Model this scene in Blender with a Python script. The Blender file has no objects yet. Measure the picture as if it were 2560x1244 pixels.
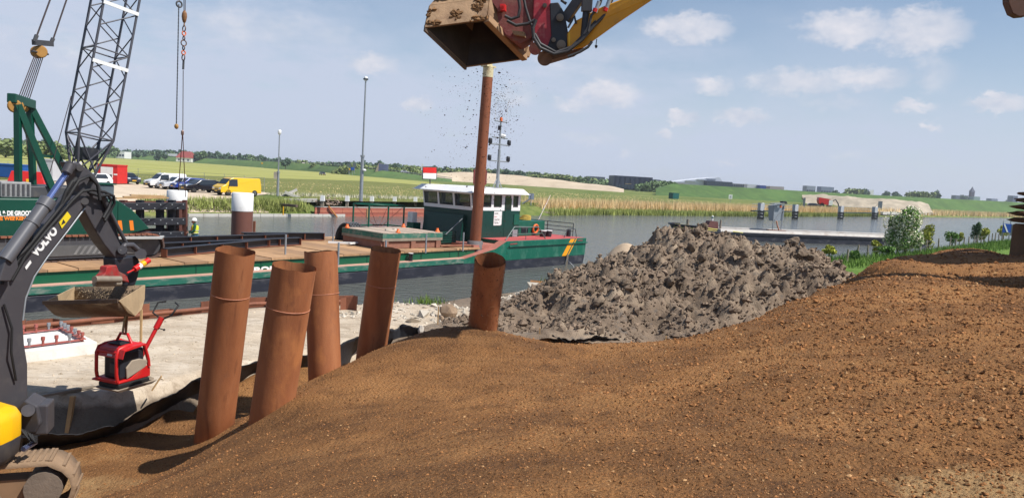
import bpy, bmesh, math, random
import numpy as np
from mathutils import Vector, Matrix
R_=random.Random(7); NR=np.random.default_rng(11)
S=bpy.context.scene
COL=S.collection
# ------------------------------------------------------------------ camera
F_PX=1924.0; ROLL=math.radians(3.4); PITCH=math.atan(177*math.cos(ROLL)/F_PX); EYE=5.5
cd=bpy.data.cameras.new('camera'); cam=bpy.data.objects.new('camera',cd); COL.objects.link(cam)
cd.sensor_width=36; cd.lens=F_PX/2560*36; cd.clip_start=.05; cd.clip_end=20000
CR=(Matrix.Rotation(math.pi/2-PITCH,3,'X')@Matrix.Rotation(ROLL,3,'Z'))
cam.matrix_world=Matrix.Translation((0,0,EYE))@CR.to_4x4()
S.camera=cam
# ------------------------------------------------------------------ sky, sun, exposure
SUN_EL=math.radians(55); SUN_AZ=math.radians(-20)      # azimuth of the sun measured from +X
TO_SUN=Vector((math.cos(SUN_EL)*math.cos(SUN_AZ),math.cos(SUN_EL)*math.sin(SUN_AZ),math.sin(SUN_EL)))
ld=bpy.data.lights.new('sun','SUN'); ld.energy=5.0; ld.angle=math.radians(.5); ld.color=(1,.955,.89)
sun=bpy.data.objects.new('sun',ld); COL.objects.link(sun); sun.rotation_euler=TO_SUN.to_track_quat('Z','Y').to_euler(); sun.location=(40,-20,80)
S.view_settings.view_transform='Standard'; S.view_settings.look='None'; S.view_settings.exposure=0.28; S.view_settings.gamma=1
S.view_settings.use_curve_mapping=False
W=bpy.data.worlds.new('World'); S.world=W; W.use_nodes=True
def world():
    nt=W.node_tree; nt.nodes.clear(); N=nt.nodes.new; L=nt.links.new
    out=N('ShaderNodeOutputWorld'); bg=N('ShaderNodeBackground'); L(bg.outputs[0],out.inputs[0]); bg.inputs[1].default_value=.092
    sky=N('ShaderNodeTexSky'); sky.sky_type='NISHITA'; sky.sun_disc=False
    sky.sun_elevation=SUN_EL; sky.sun_rotation=math.pi/2-SUN_AZ
    sky.altitude=0; sky.air_density=1.0; sky.dust_density=.35; sky.ozone_density=2.0
    tc=N('ShaderNodeTexCoord'); sep=N('ShaderNodeSeparateXYZ'); L(tc.outputs['Generated'],sep.inputs[0])
    def m(op,a,b=None,c=None):
        n=N('ShaderNodeMath'); n.operation=op
        for i,v in enumerate((a,b,c)):
            if v is None: continue
            if isinstance(v,(int,float)): n.inputs[i].default_value=v
            else: L(v,n.inputs[i])
        return n.outputs[0]
    az=m('ARCTAN2',sep.outputs[0],sep.outputs[1]); el=m('ARCSINE',sep.outputs[2])
    # noise in (azimuth, elevation stretched) so clouds are flatter toward the horizon
    def noise(sx,sy,sc,det,rough=.55,off=0):
        cb=N('ShaderNodeCombineXYZ'); L(m('MULTIPLY',az,sx),cb.inputs[0]); L(m('MULTIPLY',el,sy),cb.inputs[1]); cb.inputs[2].default_value=off
        t=N('ShaderNodeTexNoise'); t.inputs['Scale'].default_value=sc; t.inputs['Detail'].default_value=det; t.inputs['Roughness'].default_value=rough
        L(cb.outputs[0],t.inputs['Vector']); return t.outputs['Fac']
    n1=noise(1,1.6,24,6,.6); n2=noise(1,1.6,60,4,.6,3.1); big=noise(1,2.6,3.0,3,.5,7.7)
    az2=m('ADD',az,m('MULTIPLY',m('SUBTRACT',n1,.5),.06)); el2=m('ADD',el,m('MULTIPLY',m('SUBTRACT',n2,.5),.028))
    acc=None; low=None
    def angs(px,py):
        d=CR@Vector(((px-1280)/F_PX,(622-py)/F_PX,-1)); d.normalize()
        return math.atan2(d.x,d.y),math.asin(d.z)
    CL=[(1725,72,120,46,1),(2110,72,120,50,1),(2305,78,110,62,1),(2330,185,60,60,.5),(1990,205,150,42,.75),(2170,195,110,36,.75),(925,160,85,32,.75),(1045,262,50,24,.8),
        (1525,235,95,42,.95),(1430,262,80,26,.6),(1700,293,42,26,.9),(1850,290,85,24,.85),(1785,215,60,30,.7),(1660,335,40,18,.8),(2280,265,70,18,.8),(2490,258,80,26,.95),
        (2330,318,30,16,.75),(1300,235,70,45,.5),(520,105,60,30,.3),(830,270,60,22,.25),(620,118,50,16,.25),(1560,385,30,12,.5),(1810,405,50,12,.5),(2130,385,60,14,.35),
        (640,70,330,60,.42),(150,120,300,80,.38),(1420,150,260,80,.35),(1480,345,90,24,.45),(520,195,60,16,.25),(2080,255,110,24,.4)]
    for px,py,rx,ry,amp in CL:
        a,e=angs(px,py)
        dx=m('MULTIPLY',m('SUBTRACT',az2,a),F_PX/rx/1.05); dy=m('MULTIPLY',m('SUBTRACT',el2,e),F_PX/ry/1.05)
        q=m('MULTIPLY',m('SUBTRACT',1.0,m('MINIMUM',m('ADD',m('MULTIPLY',dx,dx),m('MULTIPLY',dy,dy)),1.0)),amp)
        acc=q if acc is None else m('MAXIMUM',acc,q)
    # the rest of the sky carries the same scattered fair-weather cumulus
    gen=m('MULTIPLY',m('MAXIMUM',m('SUBTRACT',noise(1,2.2,7,5,.6,1.3),.56),0),1.6)
    acc=m('MAXIMUM',acc,m('MINIMUM',gen,.45))
    mr=N('ShaderNodeMapRange'); mr.interpolation_type='SMOOTHSTEP'; L(m('ADD',acc,m('MULTIPLY',m('SUBTRACT',n1,.5),.55)),mr.inputs[0]); mr.inputs[1].default_value=.12; mr.inputs[2].default_value=.85
    mr.inputs[3].default_value=0; mr.inputs[4].default_value=.85
    # thin veil, thicker toward the horizon
    veil=m('MINIMUM',m('ADD',m('MULTIPLY',m('POWER',m('MAXIMUM',m('SUBTRACT',1.0,m('MULTIPLY',el,3.2)),0),1.5),.95),m('MULTIPLY',m('MAXIMUM',m('SUBTRACT',big,.46),0),1.1)),.96)
    v2=None
    for px,py,rx,ry,amp in[(420,190,900,230,1.15),(120,60,560,200,.95),(1420,190,520,150,.85),(900,300,900,140,.8),(2050,330,800,120,.45),(620,40,360,80,.75)]:
        a,e=angs(px,py); dx=m('MULTIPLY',m('SUBTRACT',az2,a),F_PX/rx); dy=m('MULTIPLY',m('SUBTRACT',el2,e),F_PX/ry)
        q=m('MULTIPLY',m('SUBTRACT',1.0,m('MINIMUM',m('ADD',m('MULTIPLY',dx,dx),m('MULTIPLY',dy,dy)),1.0)),amp); v2=q if v2 is None else m('MAXIMUM',v2,q)
    wisp=noise(1,3.2,9,6,.62,5.5)
    veil=m('MINIMUM',m('ADD',veil,m('MULTIPLY',v2,m('MAXIMUM',m('MULTIPLY',m('SUBTRACT',wisp,.28),2.0),0))),.97)
    mx=N('ShaderNodeMix'); mx.data_type='RGBA'; L(veil,mx.inputs[0]); L(sky.outputs[0],mx.inputs[6]); mx.inputs[7].default_value=(5.15,5.75,7.1,1)
    shade=N('ShaderNodeMapRange'); L(n1,shade.inputs[0]); shade.inputs[1].default_value=.3; shade.inputs[2].default_value=.7
    cc=N('ShaderNodeMix'); cc.data_type='RGBA'; L(shade.outputs[0],cc.inputs[0]); cc.inputs[6].default_value=(5.0,5.5,6.6,1); cc.inputs[7].default_value=(7.6,7.4,7.8,1)
    m2=N('ShaderNodeMix'); m2.data_type='RGBA'; L(mr.outputs[0],m2.inputs[0]); L(mx.outputs[2],m2.inputs[6]); L(cc.outputs[2],m2.inputs[7])
    L(m2.outputs[2],bg.inputs[0])
world()
# ------------------------------------------------------------------ pixel helpers
def ray(px,py): return CR@Vector(((px-1280)/F_PX,(622-py)/F_PX,-1.0))
EYEV=Vector((0,0,EYE))
def G(px,py,z):
    d=ray(px,py); return EYEV+d*((z-EYE)/d.z)
def D(px,py,Y):
    d=ray(px,py); return EYEV+d*(Y/d.y)
def onplane(px,py,p,n):
    d=ray(px,py); return EYEV+d*((p-EYEV).dot(n)/d.dot(n))
# ------------------------------------------------------------------ noise
def _h(i,j,s):
    x=(i.astype(np.int64)*374761393+j.astype(np.int64)*668265263+s*974634779)&0xffffffff
    x=((x^(x>>13))*1274126177)&0xffffffff
    return ((x^(x>>16))&0xffff)/65535.0
def vnoise(x,y,s=0):
    i=np.floor(x);j=np.floor(y);fx=x-i;fy=y-j;fx=fx*fx*(3-2*fx);fy=fy*fy*(3-2*fy)
    return (_h(i,j,s)*(1-fx)+_h(i+1,j,s)*fx)*(1-fy)+(_h(i,j+1,s)*(1-fx)+_h(i+1,j+1,s)*fx)*fy-.5
def fbm(x,y,o=4,s=0,g=.5):
    r=0;a=1.
    for k in range(o): r=r+a*vnoise(x*2**k+17.3*k,y*2**k-9.1*k,s+k); a*=g
    return r
class RBF:
    def __init__(s,P):
        P=np.array(P,float); s.p=P[:,:2]; n=len(P)
        d=np.hypot(*(s.p[:,None]-s.p[None]).transpose(2,0,1))
        A=np.zeros((n+3,n+3)); A[:n,:n]=d-np.eye(n)*.02; A[:n,n]=1; A[:n,n+1:n+3]=s.p; A[n,:n]=1; A[n+1:n+3,:n]=s.p.T
        s.w=np.linalg.solve(A,np.concatenate([P[:,2],[0,0,0]]))
    def __call__(s,x,y):
        sh=np.shape(x); x=np.ravel(x);y=np.ravel(y);o=np.empty(len(x)); n=len(s.p)
        for a in range(0,len(x),20000):
            X=x[a:a+20000];Y=y[a:a+20000]
            d=np.sqrt((X[:,None]-s.p[:,0])**2+(Y[:,None]-s.p[:,1])**2+.04)
            o[a:a+20000]=d@s.w[:n]+s.w[n]+s.w[n+1]*X+s.w[n+2]*Y
        return o.reshape(sh)
# ------------------------------------------------------------------ materials
def c(r,g,b,k=.85):
    f=lambda v:(v/255/12.92 if v<=10 else ((v/255+.055)/1.055)**2.4)*k
    return (f(r),f(g),f(b))
MATS={}
def M(name,col=(.5,.5,.5),rough=.6,metal=0,var=.18,vs=1.5,bump=0,bs=25,dirt=None,ds=1.2,damt=.5,coord='Object',stretch=None,dt=.55,spec=.5,attr=None,aw=1.0):
    if name in MATS: return MATS[name]
    m=bpy.data.materials.new(name); m.use_nodes=True; MATS[name]=m
    nt=m.node_tree; N=nt.nodes.new; L=nt.links.new; b=nt.nodes['Principled BSDF']
    b.inputs['Roughness'].default_value=rough; b.inputs['Metallic'].default_value=metal; b.inputs['Specular IOR Level'].default_value=spec
    tc=N('ShaderNodeTexCoord'); vec=tc.outputs[coord]
    if stretch:
        mp=N('ShaderNodeMapping'); mp.inputs['Scale'].default_value=stretch; L(vec,mp.inputs[0]); vec=mp.outputs[0]
    def noi(sc,det=4,ro=.6):
        t=N('ShaderNodeTexNoise'); t.inputs['Scale'].default_value=sc; t.inputs['Detail'].default_value=det; t.inputs['Roughness'].default_value=ro; L(vec,t.inputs['Vector']); return t.outputs['Fac']
    r=N('ShaderNodeValToRGB'); L(noi(vs),r.inputs[0])
    e=r.color_ramp.elements; e[0].position=.3; e[1].position=.72
    e[0].color=(*[max(0,x*(1-var)) for x in col],1); e[1].color=(*[min(1,x*(1+var)) for x in col],1)
    o=r.outputs[0]
    if dirt:
        rr=N('ShaderNodeMapRange'); L(noi(ds,6,.65),rr.inputs[0]); rr.inputs[1].default_value=dt-.07; rr.inputs[2].default_value=dt+.1; rr.inputs[4].default_value=damt
        mx=N('ShaderNodeMix'); mx.data_type='RGBA'; L(rr.outputs[0],mx.inputs[0]); L(o,mx.inputs[6]); mx.inputs[7].default_value=(*dirt,1); o=mx.outputs[2]
    if attr:
        at=N('ShaderNodeAttribute'); at.attribute_name=attr
        mx=N('ShaderNodeMix'); mx.data_type='RGBA'; mx.blend_type='MULTIPLY'; mx.inputs[0].default_value=aw; L(o,mx.inputs[6]); L(at.outputs['Color'],mx.inputs[7]); o=mx.outputs[2]
    L(o,b.inputs['Base Color'])
    if bump:
        bp=N('ShaderNodeBump'); bp.inputs['Strength'].default_value=min(1,bump); bp.inputs['Distance'].default_value=.02*max(1,bump); L(noi(bs,5,.65),bp.inputs['Height']); L(bp.outputs[0],b.inputs['Normal'])
    return m
def glass(name,col=(.02,.025,.03),rough=.05,alpha=1.0):
    m=M(name,col,rough,0,.05,spec=.8)
    if alpha<1:
        b=m.node_tree.nodes['Principled BSDF']; b.inputs['Alpha'].default_value=alpha
    return m
# ------------------------------------------------------------------ mesh builder
def V3(p): return Vector(p)
class MB:
    def __init__(s): s.v=[];s.f=[];s.sm=[]
    def add(s,vs,fs,sm=False):
        o=len(s.v); s.v+= [tuple(x) for x in vs]; s.f+=[tuple(o+i for i in f) for f in fs]; s.sm+=[sm]*len(fs); return s
    def box(s,c0,size,rz=0,M4=None,taper=1):
        x,y,z=[d/2 for d in size]; P=[]
        for sz in(-1,1):
            k=taper if sz>0 else 1
            for sx,sy in((-1,-1),(1,-1),(1,1),(-1,1)): P.append(Vector((sx*x*k,sy*y*k,sz*z)))
        Mx=M4 if M4 is not None else Matrix.Rotation(rz,3,'Z')
        P=[Mx@p+V3(c0) for p in P]
        return s.add(P,[(3,2,1,0),(4,5,6,7),(0,1,5,4),(1,2,6,5),(2,3,7,6),(3,0,4,7)])
    def hexa(s,P): return s.add(P,[(3,2,1,0),(4,5,6,7),(0,1,5,4),(1,2,6,5),(2,3,7,6),(3,0,4,7)])
    def beam(s,a,b,w,h,up=(0,0,1)):
        a=V3(a);b=V3(b);d=(b-a).normalized();u=V3(up)
        if abs(d.dot(u))>.98:u=Vector((1,0,0))
        r=d.cross(u).normalized();u=r.cross(d)
        q=lambda p:[p-r*w/2-u*h/2,p+r*w/2-u*h/2,p+r*w/2+u*h/2,p-r*w/2+u*h/2]
        return s.add(q(a)+q(b),[(3,2,1,0),(4,5,6,7),(0,1,5,4),(1,2,6,5),(2,3,7,6),(3,0,4,7)])
    def tube(s,a,b,r0,r1=None,n=12,cap=True):
        r1=r0 if r1 is None else r1;a=V3(a);b=V3(b);d=(b-a).normalized()
        u=d.orthogonal().normalized();w=d.cross(u); P=[]
        for p,r in((a,r0),(b,r1)):
            for i in range(n):
                t=2*math.pi*i/n;P.append(p+u*math.cos(t)*r+w*math.sin(t)*r)
        s.add(P,[(i,(i+1)%n,n+(i+1)%n,n+i) for i in range(n)],True)
        if cap: s.add(P,[tuple(range(n))[::-1],tuple(range(n,2*n))])
        return s
    def path(s,pts,r,n=8,closed=False,cap=True):
        pts=[V3(p) for p in pts]; m=len(pts); P=[]; u=None
        for i,p in enumerate(pts):
            d=(pts[(i+1)%m if closed else min(i+1,m-1)]-pts[(i-1)%m if closed else max(i-1,0)]).normalized()
            u=d.orthogonal().normalized() if u is None else (u-d*u.dot(d)).normalized()
            w=d.cross(u); rr=r[i] if isinstance(r,(list,tuple)) else r
            for k in range(n):
                t=2*math.pi*k/n;P.append(p+u*math.cos(t)*rr+w*math.sin(t)*rr)
        fs=[]
        for i in range(m if closed else m-1):
            j=(i+1)%m
            fs+=[(i*n+k,i*n+(k+1)%n,j*n+(k+1)%n,j*n+k) for k in range(n)]
        s.add(P,fs,True)
        if cap and not closed: s.add(P,[tuple(range(n))[::-1],tuple(range((m-1)*n,m*n))])
        return s
    def prism(s,pts,vec):
        pts=[V3(p) for p in pts];v=V3(vec);n=len(pts)
        return s.add(pts+[p+v for p in pts],[tuple(range(n))[::-1],tuple(range(n,2*n))]+[(i,(i+1)%n,n+(i+1)%n,n+i) for i in range(n)])
    def lathe(s,prof,o=(0,0,0),axis=(0,0,1),n=24,cap=True):
        o=V3(o);d=V3(axis).normalized();u=d.orthogonal().normalized();w=d.cross(u);P=[]
        for r,z in prof:
            for i in range(n):
                t=2*math.pi*i/n;P.append(o+d*z+u*math.cos(t)*r+w*math.sin(t)*r)
        fs=[]
        for k in range(len(prof)-1): fs+=[(k*n+i,k*n+(i+1)%n,(k+1)*n+(i+1)%n,(k+1)*n+i) for i in range(n)]
        s.add(P,fs,True)
        if cap: s.add(P,[tuple(range(n))[::-1],tuple(range((len(prof)-1)*n,len(prof)*n))])
        return s
    def torus(s,o,axis,Rr,r,n=24,k=8):
        o=V3(o);d=V3(axis).normalized();u=d.orthogonal().normalized();w=d.cross(u)
        return s.path([o+u*math.cos(2*math.pi*i/n)*Rr+w*math.sin(2*math.pi*i/n)*Rr for i in range(n)],r,k,True)
    def blob(s,o,size,seed=0,sub=1,amp=.25,flat=1):
        rr=random.Random(seed);bm=bmesh.new();bmesh.ops.create_icosphere(bm,subdivisions=sub,radius=1)
        P=[]
        for v in bm.verts:
            k=1+amp*(rr.random()*2-1);P.append(Vector((v.co.x*size[0]*k,v.co.y*size[1]*k,v.co.z*size[2]*k*flat))+V3(o))
        s.add(P,[tuple(v.index for v in f.verts) for f in bm.faces]);bm.free();return s
    def sheet(s,rows):
        m=len(rows[0]);P=[p for r in rows for p in r]
        return s.add(P,[(i*m+j,i*m+j+1,(i+1)*m+j+1,(i+1)*m+j) for i in range(len(rows)-1) for j in range(m-1)],True)
    def mesh(s,name):
        me=bpy.data.meshes.new(name);me.from_pydata(s.v,[],s.f);me.polygons.foreach_set('use_smooth',s.sm);me.update();return me
WL={}
def tag(o,label=None,cat=None,group=None,kind=None):
    if label:o['label']=label
    if cat:o['category']=cat
    if group:o['group']=group
    if kind:o['kind']=kind
    return o
def thing(name,label,cat,loc=(0,0,0),group=None,rz=0):
    o=bpy.data.objects.new(name,None);COL.objects.link(o);o.location=loc;o.rotation_euler=(0,0,rz);o.empty_display_size=.2
    WL[o.name]=Matrix.Translation(V3(loc));return tag(o,label,cat,group)
def link(me,name,mat,parent=None,bevel=0,solid=0,fix=False,sub=0):
    o=bpy.data.objects.new(name,me);COL.objects.link(o)
    if mat is not None and not me.materials:
        for k in (mat if isinstance(mat,(list,tuple)) else [mat]): me.materials.append(k)
    if parent:
        o.parent=parent
        if parent.name in WL:o.matrix_parent_inverse=WL[parent.name].inverted()
    if solid:
        d=o.modifiers.new('solid','SOLIDIFY');d.thickness=solid;d.offset=0
    if bevel:
        d=o.modifiers.new('bevel','BEVEL');d.width=bevel;d.segments=2;d.limit_method='ANGLE'
    if fix:
        bm=bmesh.new();bm.from_mesh(me);bmesh.ops.recalc_face_normals(bm,faces=bm.faces);bm.to_mesh(me);bm.free()
    return o
def part(mb,name,mat,parent=None,**k):
    return link(mb.mesh(name),name,mat,parent,**k)
def solo(mb,name,mat,label,cat,group=None,**k):
    return tag(part(mb,name,mat,None,**k),label,cat,group)
def copy_tree(o,parent=None):
    c_=o.copy();COL.objects.link(c_);c_.parent=parent
    if o.name in WL:WL[c_.name]=Matrix.Identity(4)
    for ch in o.children:copy_tree(ch,c_)
    return c_
def npmesh(name,Vv,Fq,mat,smooth=True,tone=None):
    me=bpy.data.meshes.new(name);nv=len(Vv);Fq=np.asarray(Fq,np.int32);nf,k=Fq.shape
    me.vertices.add(nv);me.vertices.foreach_set('co',np.asarray(Vv,np.float32).ravel())
    me.loops.add(nf*k);me.loops.foreach_set('vertex_index',Fq.ravel())
    me.polygons.add(nf);me.polygons.foreach_set('loop_start',np.arange(0,nf*k,k,dtype=np.int32));me.polygons.foreach_set('loop_total',np.full(nf,k,np.int32))
    me.polygons.foreach_set('use_smooth',np.full(nf,smooth))
    if tone is not None:
        a=me.color_attributes.new('tone','FLOAT_COLOR','POINT');q=np.ones((nv,4),np.float32);q[:,:3]=tone if np.ndim(tone)>1 else np.asarray(tone)[:,None];a.data.foreach_set('color',q.ravel())
    me.update(calc_edges=True);me.validate()
    for m in (mat if isinstance(mat,(list,tuple)) else [mat]):me.materials.append(m)
    o=bpy.data.objects.new(name,me);COL.objects.link(o);return o
def gridmesh(name,X,Y,Z,mat,keep=None,**k):
    h,w=X.shape;Vv=np.stack([X,Y,Z],-1).reshape(-1,3);i=np.arange(h*w).reshape(h,w)
    Fq=np.stack([i[:-1,:-1],i[:-1,1:],i[1:,1:],i[1:,:-1]],-1).reshape(-1,4)
    if keep is not None:
        kk=(keep[:-1,:-1]|keep[1:,1:]|keep[:-1,1:]|keep[1:,:-1]).ravel();Fq=Fq[kk]
        used=np.unique(Fq);mp=np.zeros(h*w,np.int64);mp[used]=np.arange(len(used));Fq=mp[Fq];Vv=Vv[used]
    return npmesh(name,Vv,Fq,mat,**k)
OCT=np.array([[1,0,0],[-1,0,0],[0,1,0],[0,-1,0],[0,0,1],[0,0,-1]],float);OF=np.array([[0,2,4],[2,1,4],[1,3,4],[3,0,4],[2,0,5],[1,2,5],[3,1,5],[0,3,5]])
def clods(name,P,sz,mat,tone,flat=.75,smooth=False):
    n=len(P);B=OCT[None]*(1+NR.uniform(-.35,.35,(n,6,1)))*sz[:,None,None]*NR.uniform(.7,1.3,(n,1,3))*np.array([1,1,flat])
    a=NR.uniform(0,6.28,n);t=NR.uniform(-.7,.7,n);ca,sa,ct,st=np.cos(a),np.sin(a),np.cos(t),np.sin(t)
    x,y,z=B[...,0],B[...,1],B[...,2];y,z=y*ct[:,None]-z*st[:,None],y*st[:,None]+z*ct[:,None];x,y=x*ca[:,None]-y*sa[:,None],x*sa[:,None]+y*ca[:,None]
    Vv=np.stack([x,y,z],-1)+P[:,None,:]
    Fq=(OF[None]+(np.arange(n)*6)[:,None,None]).reshape(-1,3)
    tn=np.repeat(tone,6,0)
    return npmesh(name,Vv.reshape(-1,3),Fq,mat,smooth,tone=tn)
def leafcloud(n,rad,size,seed,clusters=14,o=(0,0,0),shell=.6,flat=.8,csz=.42):
    r=np.random.default_rng(seed);rad=np.array(rad)
    cdir=r.normal(size=(clusters,3));cdir/=np.linalg.norm(cdir,axis=1)[:,None];cc=cdir*r.uniform(.25,.8,(clusters,1))*rad
    k=r.integers(0,clusters,n);d=r.normal(size=(n,3));d/=np.linalg.norm(d,axis=1)[:,None]
    P=cc[k]+d*(r.uniform(shell,1,(n,1)))*rad*csz*r.uniform(.7,1.2,(clusters,1))[k]
    u=r.normal(size=(n,3));u/=np.linalg.norm(u,axis=1)[:,None];w=np.cross(u,r.normal(size=(n,3)));w/=np.linalg.norm(w,axis=1)[:,None]
    s=size*r.uniform(.6,1.3,(n,1))
    Vv=np.stack([P-u*s-w*s*.5,P+u*s-w*s*.6,P+u*s*.8+w*s*.6,P-u*s*.9+w*s*.5],1)+np.array(o)
    return Vv.reshape(-1,3),np.arange(n*4).reshape(n,4),np.repeat(r.uniform(.55,1.35,n),4)
def text(body,o,r,u,h,mat,parent,name='lettering',bold=.0,shear=0,ex=.002,sx=1,width=None):
    cu=bpy.data.curves.new(name,'FONT');cu.body=body;cu.size=h*1.37;cu.offset=bold;cu.extrude=ex;cu.shear=shear
    tmp=bpy.data.objects.new(name,cu);me=bpy.data.meshes.new_from_object(tmp);bpy.data.objects.remove(tmp);bpy.data.curves.remove(cu)
    if width:
        xs=[v.co.x for v in me.vertices];sx=width/(max(xs)-min(xs))
    me.materials.clear();me.materials.append(mat);ob=bpy.data.objects.new(name,me);COL.objects.link(ob)
    r=V3(r).normalized();u=V3(u);u=(u-r*u.dot(r)).normalized();n=r.cross(u)
    Mx=Matrix((( r.x*sx,u.x,n.x,o[0]),(r.y*sx,u.y,n.y,o[1]),(r.z*sx,u.z,n.z,o[2]),(0,0,0,1)))
    if parent:
        ob.parent=parent
        ob.matrix_parent_inverse=WL[parent.name].inverted() if parent.name in WL else Matrix.Identity(4)
    ob.matrix_basis=Mx
    return ob
# common materials
RUST=M('rusty_steel',c(140,86,62),.75,0,.22,2.2,.35,40,dirt=c(105,64,48),ds=2.5,damt=.6,stretch=(1,1,.25))
GREEN=M('green_paint',c(14,92,72),.45,0,.12,1,.05,20,dirt=c(40,110,92),ds=4,damt=.35,dt=.6)
DGREEN=M('dark_green_paint',c(12,62,54),.4,0,.12,1.2,.04,20,dirt=c(70,80,70),ds=6,damt=.25,dt=.62)
WHITE=M('white_paint',c(238,238,236,.9),.45,0,.04,2,.02,20,dirt=c(150,140,125),ds=3,damt=.3,dt=.64)
BLACK=M('black_paint',c(38,40,48),.5,0,.2,2,.1,30,dirt=c(90,85,80),ds=5,damt=.3,dt=.62)
BLACKR=M('black_rubber',c(28,28,30),.7,0,.2,3,.1,40)
STEEL=M('galvanised_steel',c(165,170,175),.45,.4,.15,4,.05,30)
DKST=M('dark_grey_paint',c(72,72,76),.5,0,.12,2,.08,40,dirt=c(120,112,100),ds=3,damt=.3,dt=.6)
ORANGE=M('orange_paint',c(240,130,30),.5,0,.1)
RED=M('red_paint',c(214,36,34),.4,0,.1,2,.03,20,dirt=c(140,80,60),ds=5,damt=.3,dt=.63)
YELLOW=M('yellow_paint',c(244,186,16),.4,0,.08,1.5,.03,15)
WOODP=M('pale_timber',c(196,160,112),.8,0,.2,3,.2,20,stretch=(1,1,1))
WOODG=M('grey_timber',c(150,138,122),.85,0,.2,3,.3,20)
CONC=M('concrete',c(205,202,194),.85,0,.12,2,.3,30,dirt=c(150,140,128),ds=2,damt=.4)
GLASS=glass('window_glass')
ORNG=M('orange_plastic',c(235,110,40),.5,0,.08)
CHROME=M('chrome_rod',c(150,165,215),.18,.85,.05)
# ================================================================== SETTING
# ---- water
def water_mat():
    m=bpy.data.materials.new('canal_water');m.use_nodes=True;nt=m.node_tree;N=nt.nodes.new;L=nt.links.new;b=nt.nodes['Principled BSDF']
    b.inputs['Base Color'].default_value=(*c(110,113,108,.66),1);b.inputs['Roughness'].default_value=.12;b.inputs['IOR'].default_value=1.33
    tc=N('ShaderNodeTexCoord');h=None
    for sc,st,w in(((.9,1.6,1),1.6,1),((1.4,.8,1),5,.28),((.12,.25,1),1,1.2)):
        mp=N('ShaderNodeMapping');mp.inputs['Scale'].default_value=sc;mp.inputs['Rotation'].default_value=(0,0,.6);L(tc.outputs['Object'],mp.inputs[0])
        t=N('ShaderNodeTexNoise');t.inputs['Scale'].default_value=st;t.inputs['Detail'].default_value=4;L(mp.outputs[0],t.inputs['Vector'])
        mm=N('ShaderNodeMath');mm.operation='MULTIPLY';mm.inputs[1].default_value=w;L(t.outputs['Fac'],mm.inputs[0])
        if h is None:h=mm.outputs[0]
        else:
            a=N('ShaderNodeMath');a.operation='ADD';L(h,a.inputs[0]);L(mm.outputs[0],a.inputs[1]);h=a.outputs[0]
    bp=N('ShaderNodeBump');bp.inputs['Strength'].default_value=.75;bp.inputs['Distance'].default_value=.2;L(h,bp.inputs['Height']);L(bp.outputs[0],b.inputs['Normal'])
    return m
FE=[(-700,-700),(-160,-60),(-30.7,75.1),(-26.6,79.3),(-22.2,84.5),(-11.4,97.5),(6,122),(15,135),(57,180),(122,258),(253,402),(900,1080)]
NE=[(-400,-330),(-60,-22),(-20,8),(-9.9,14.9),(-6.5,19.2),(-4.0,20.6),(-4.0,25),(-2.5,27.5),(2.2,35.5),(12,44.5),(25,57),(55,91),(110,150),(300,340),(900,930)]
mb=MB();mb.add([(-900,-900,0),(1000,-900,0),(1000,1300,0),(-900,1300,0)],[(0,1,2,3)]);tag(part(mb,'canal_water',water_mat()),kind='structure')
def sdist(x,y,PL):
    """signed distance to a polyline, positive on its right-hand side"""
    best=np.full(np.shape(x),1e9);sg=np.ones(np.shape(x))
    for (ax,ay),(bx,by) in zip(PL[:-1],PL[1:]):
        dx,dy=bx-ax,by-ay;L=dx*dx+dy*dy;t=np.clip(((x-ax)*dx+(y-ay)*dy)/L,0,1);qx,qy=ax+t*dx-x,ay+t*dy-y;d=np.hypot(qx,qy)
        cr=dx*(y-ay)-dy*(x-ax);m=d<best-1e-9;best=np.where(m,d,best);sg=np.where(m,np.where(cr<0,1,-1),sg)
    return best*sg
TE=[(-60,9.5),(-14,10.6),(-6.9,11.13),(-5.74,11.3),(-5.36,12.0),(-5.06,12.9),(-4.53,14),(-3.18,16),(-2.65,17.5),(-1.5,18),(1.2,17.3),(3.46,17.6),(5.56,19.9),(8,24),(12,28.5),(20,33),(60,40)]
def ground_z(x,y):
    d=sdist(x,y,NE);sheet=(y<20.8)&(x<0)
    w=np.where(sheet,.15,4.2);z=np.where(sheet,np.where(d>.1,1.9,-1.2),-.9+2.8*np.clip((d+1.2)/(w+1.2),0,1)**.8)
    e=sdist(x,y,TE)       # positive = camera side = dug out
    z=z-np.clip((e)/.16,0,1)*1.0*(x<14)
    z=z+.05*fbm(x*.7,y*.7,4,3)*(d>.5)+.12*fbm(x*.13,y*.13,3,5)*(d>3)
    return z
def axis(segs):
    a=[]
    for s,e,st in segs:a+=list(np.arange(s,e,st))
    return np.array(a+[segs[-1][1]])
gx=axis([(-400,-60,20),(-60,-14,2),(-14,14,.2),(14,60,1),(60,160,6),(160,900,60)]);gy=axis([(-330,-30,20),(-30,8,2),(8,34,.2),(34,100,1),(100,220,6),(220,930,60)])
GX,GY=np.meshgrid(gx,gy);GZ=ground_z(GX,GY)
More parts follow.
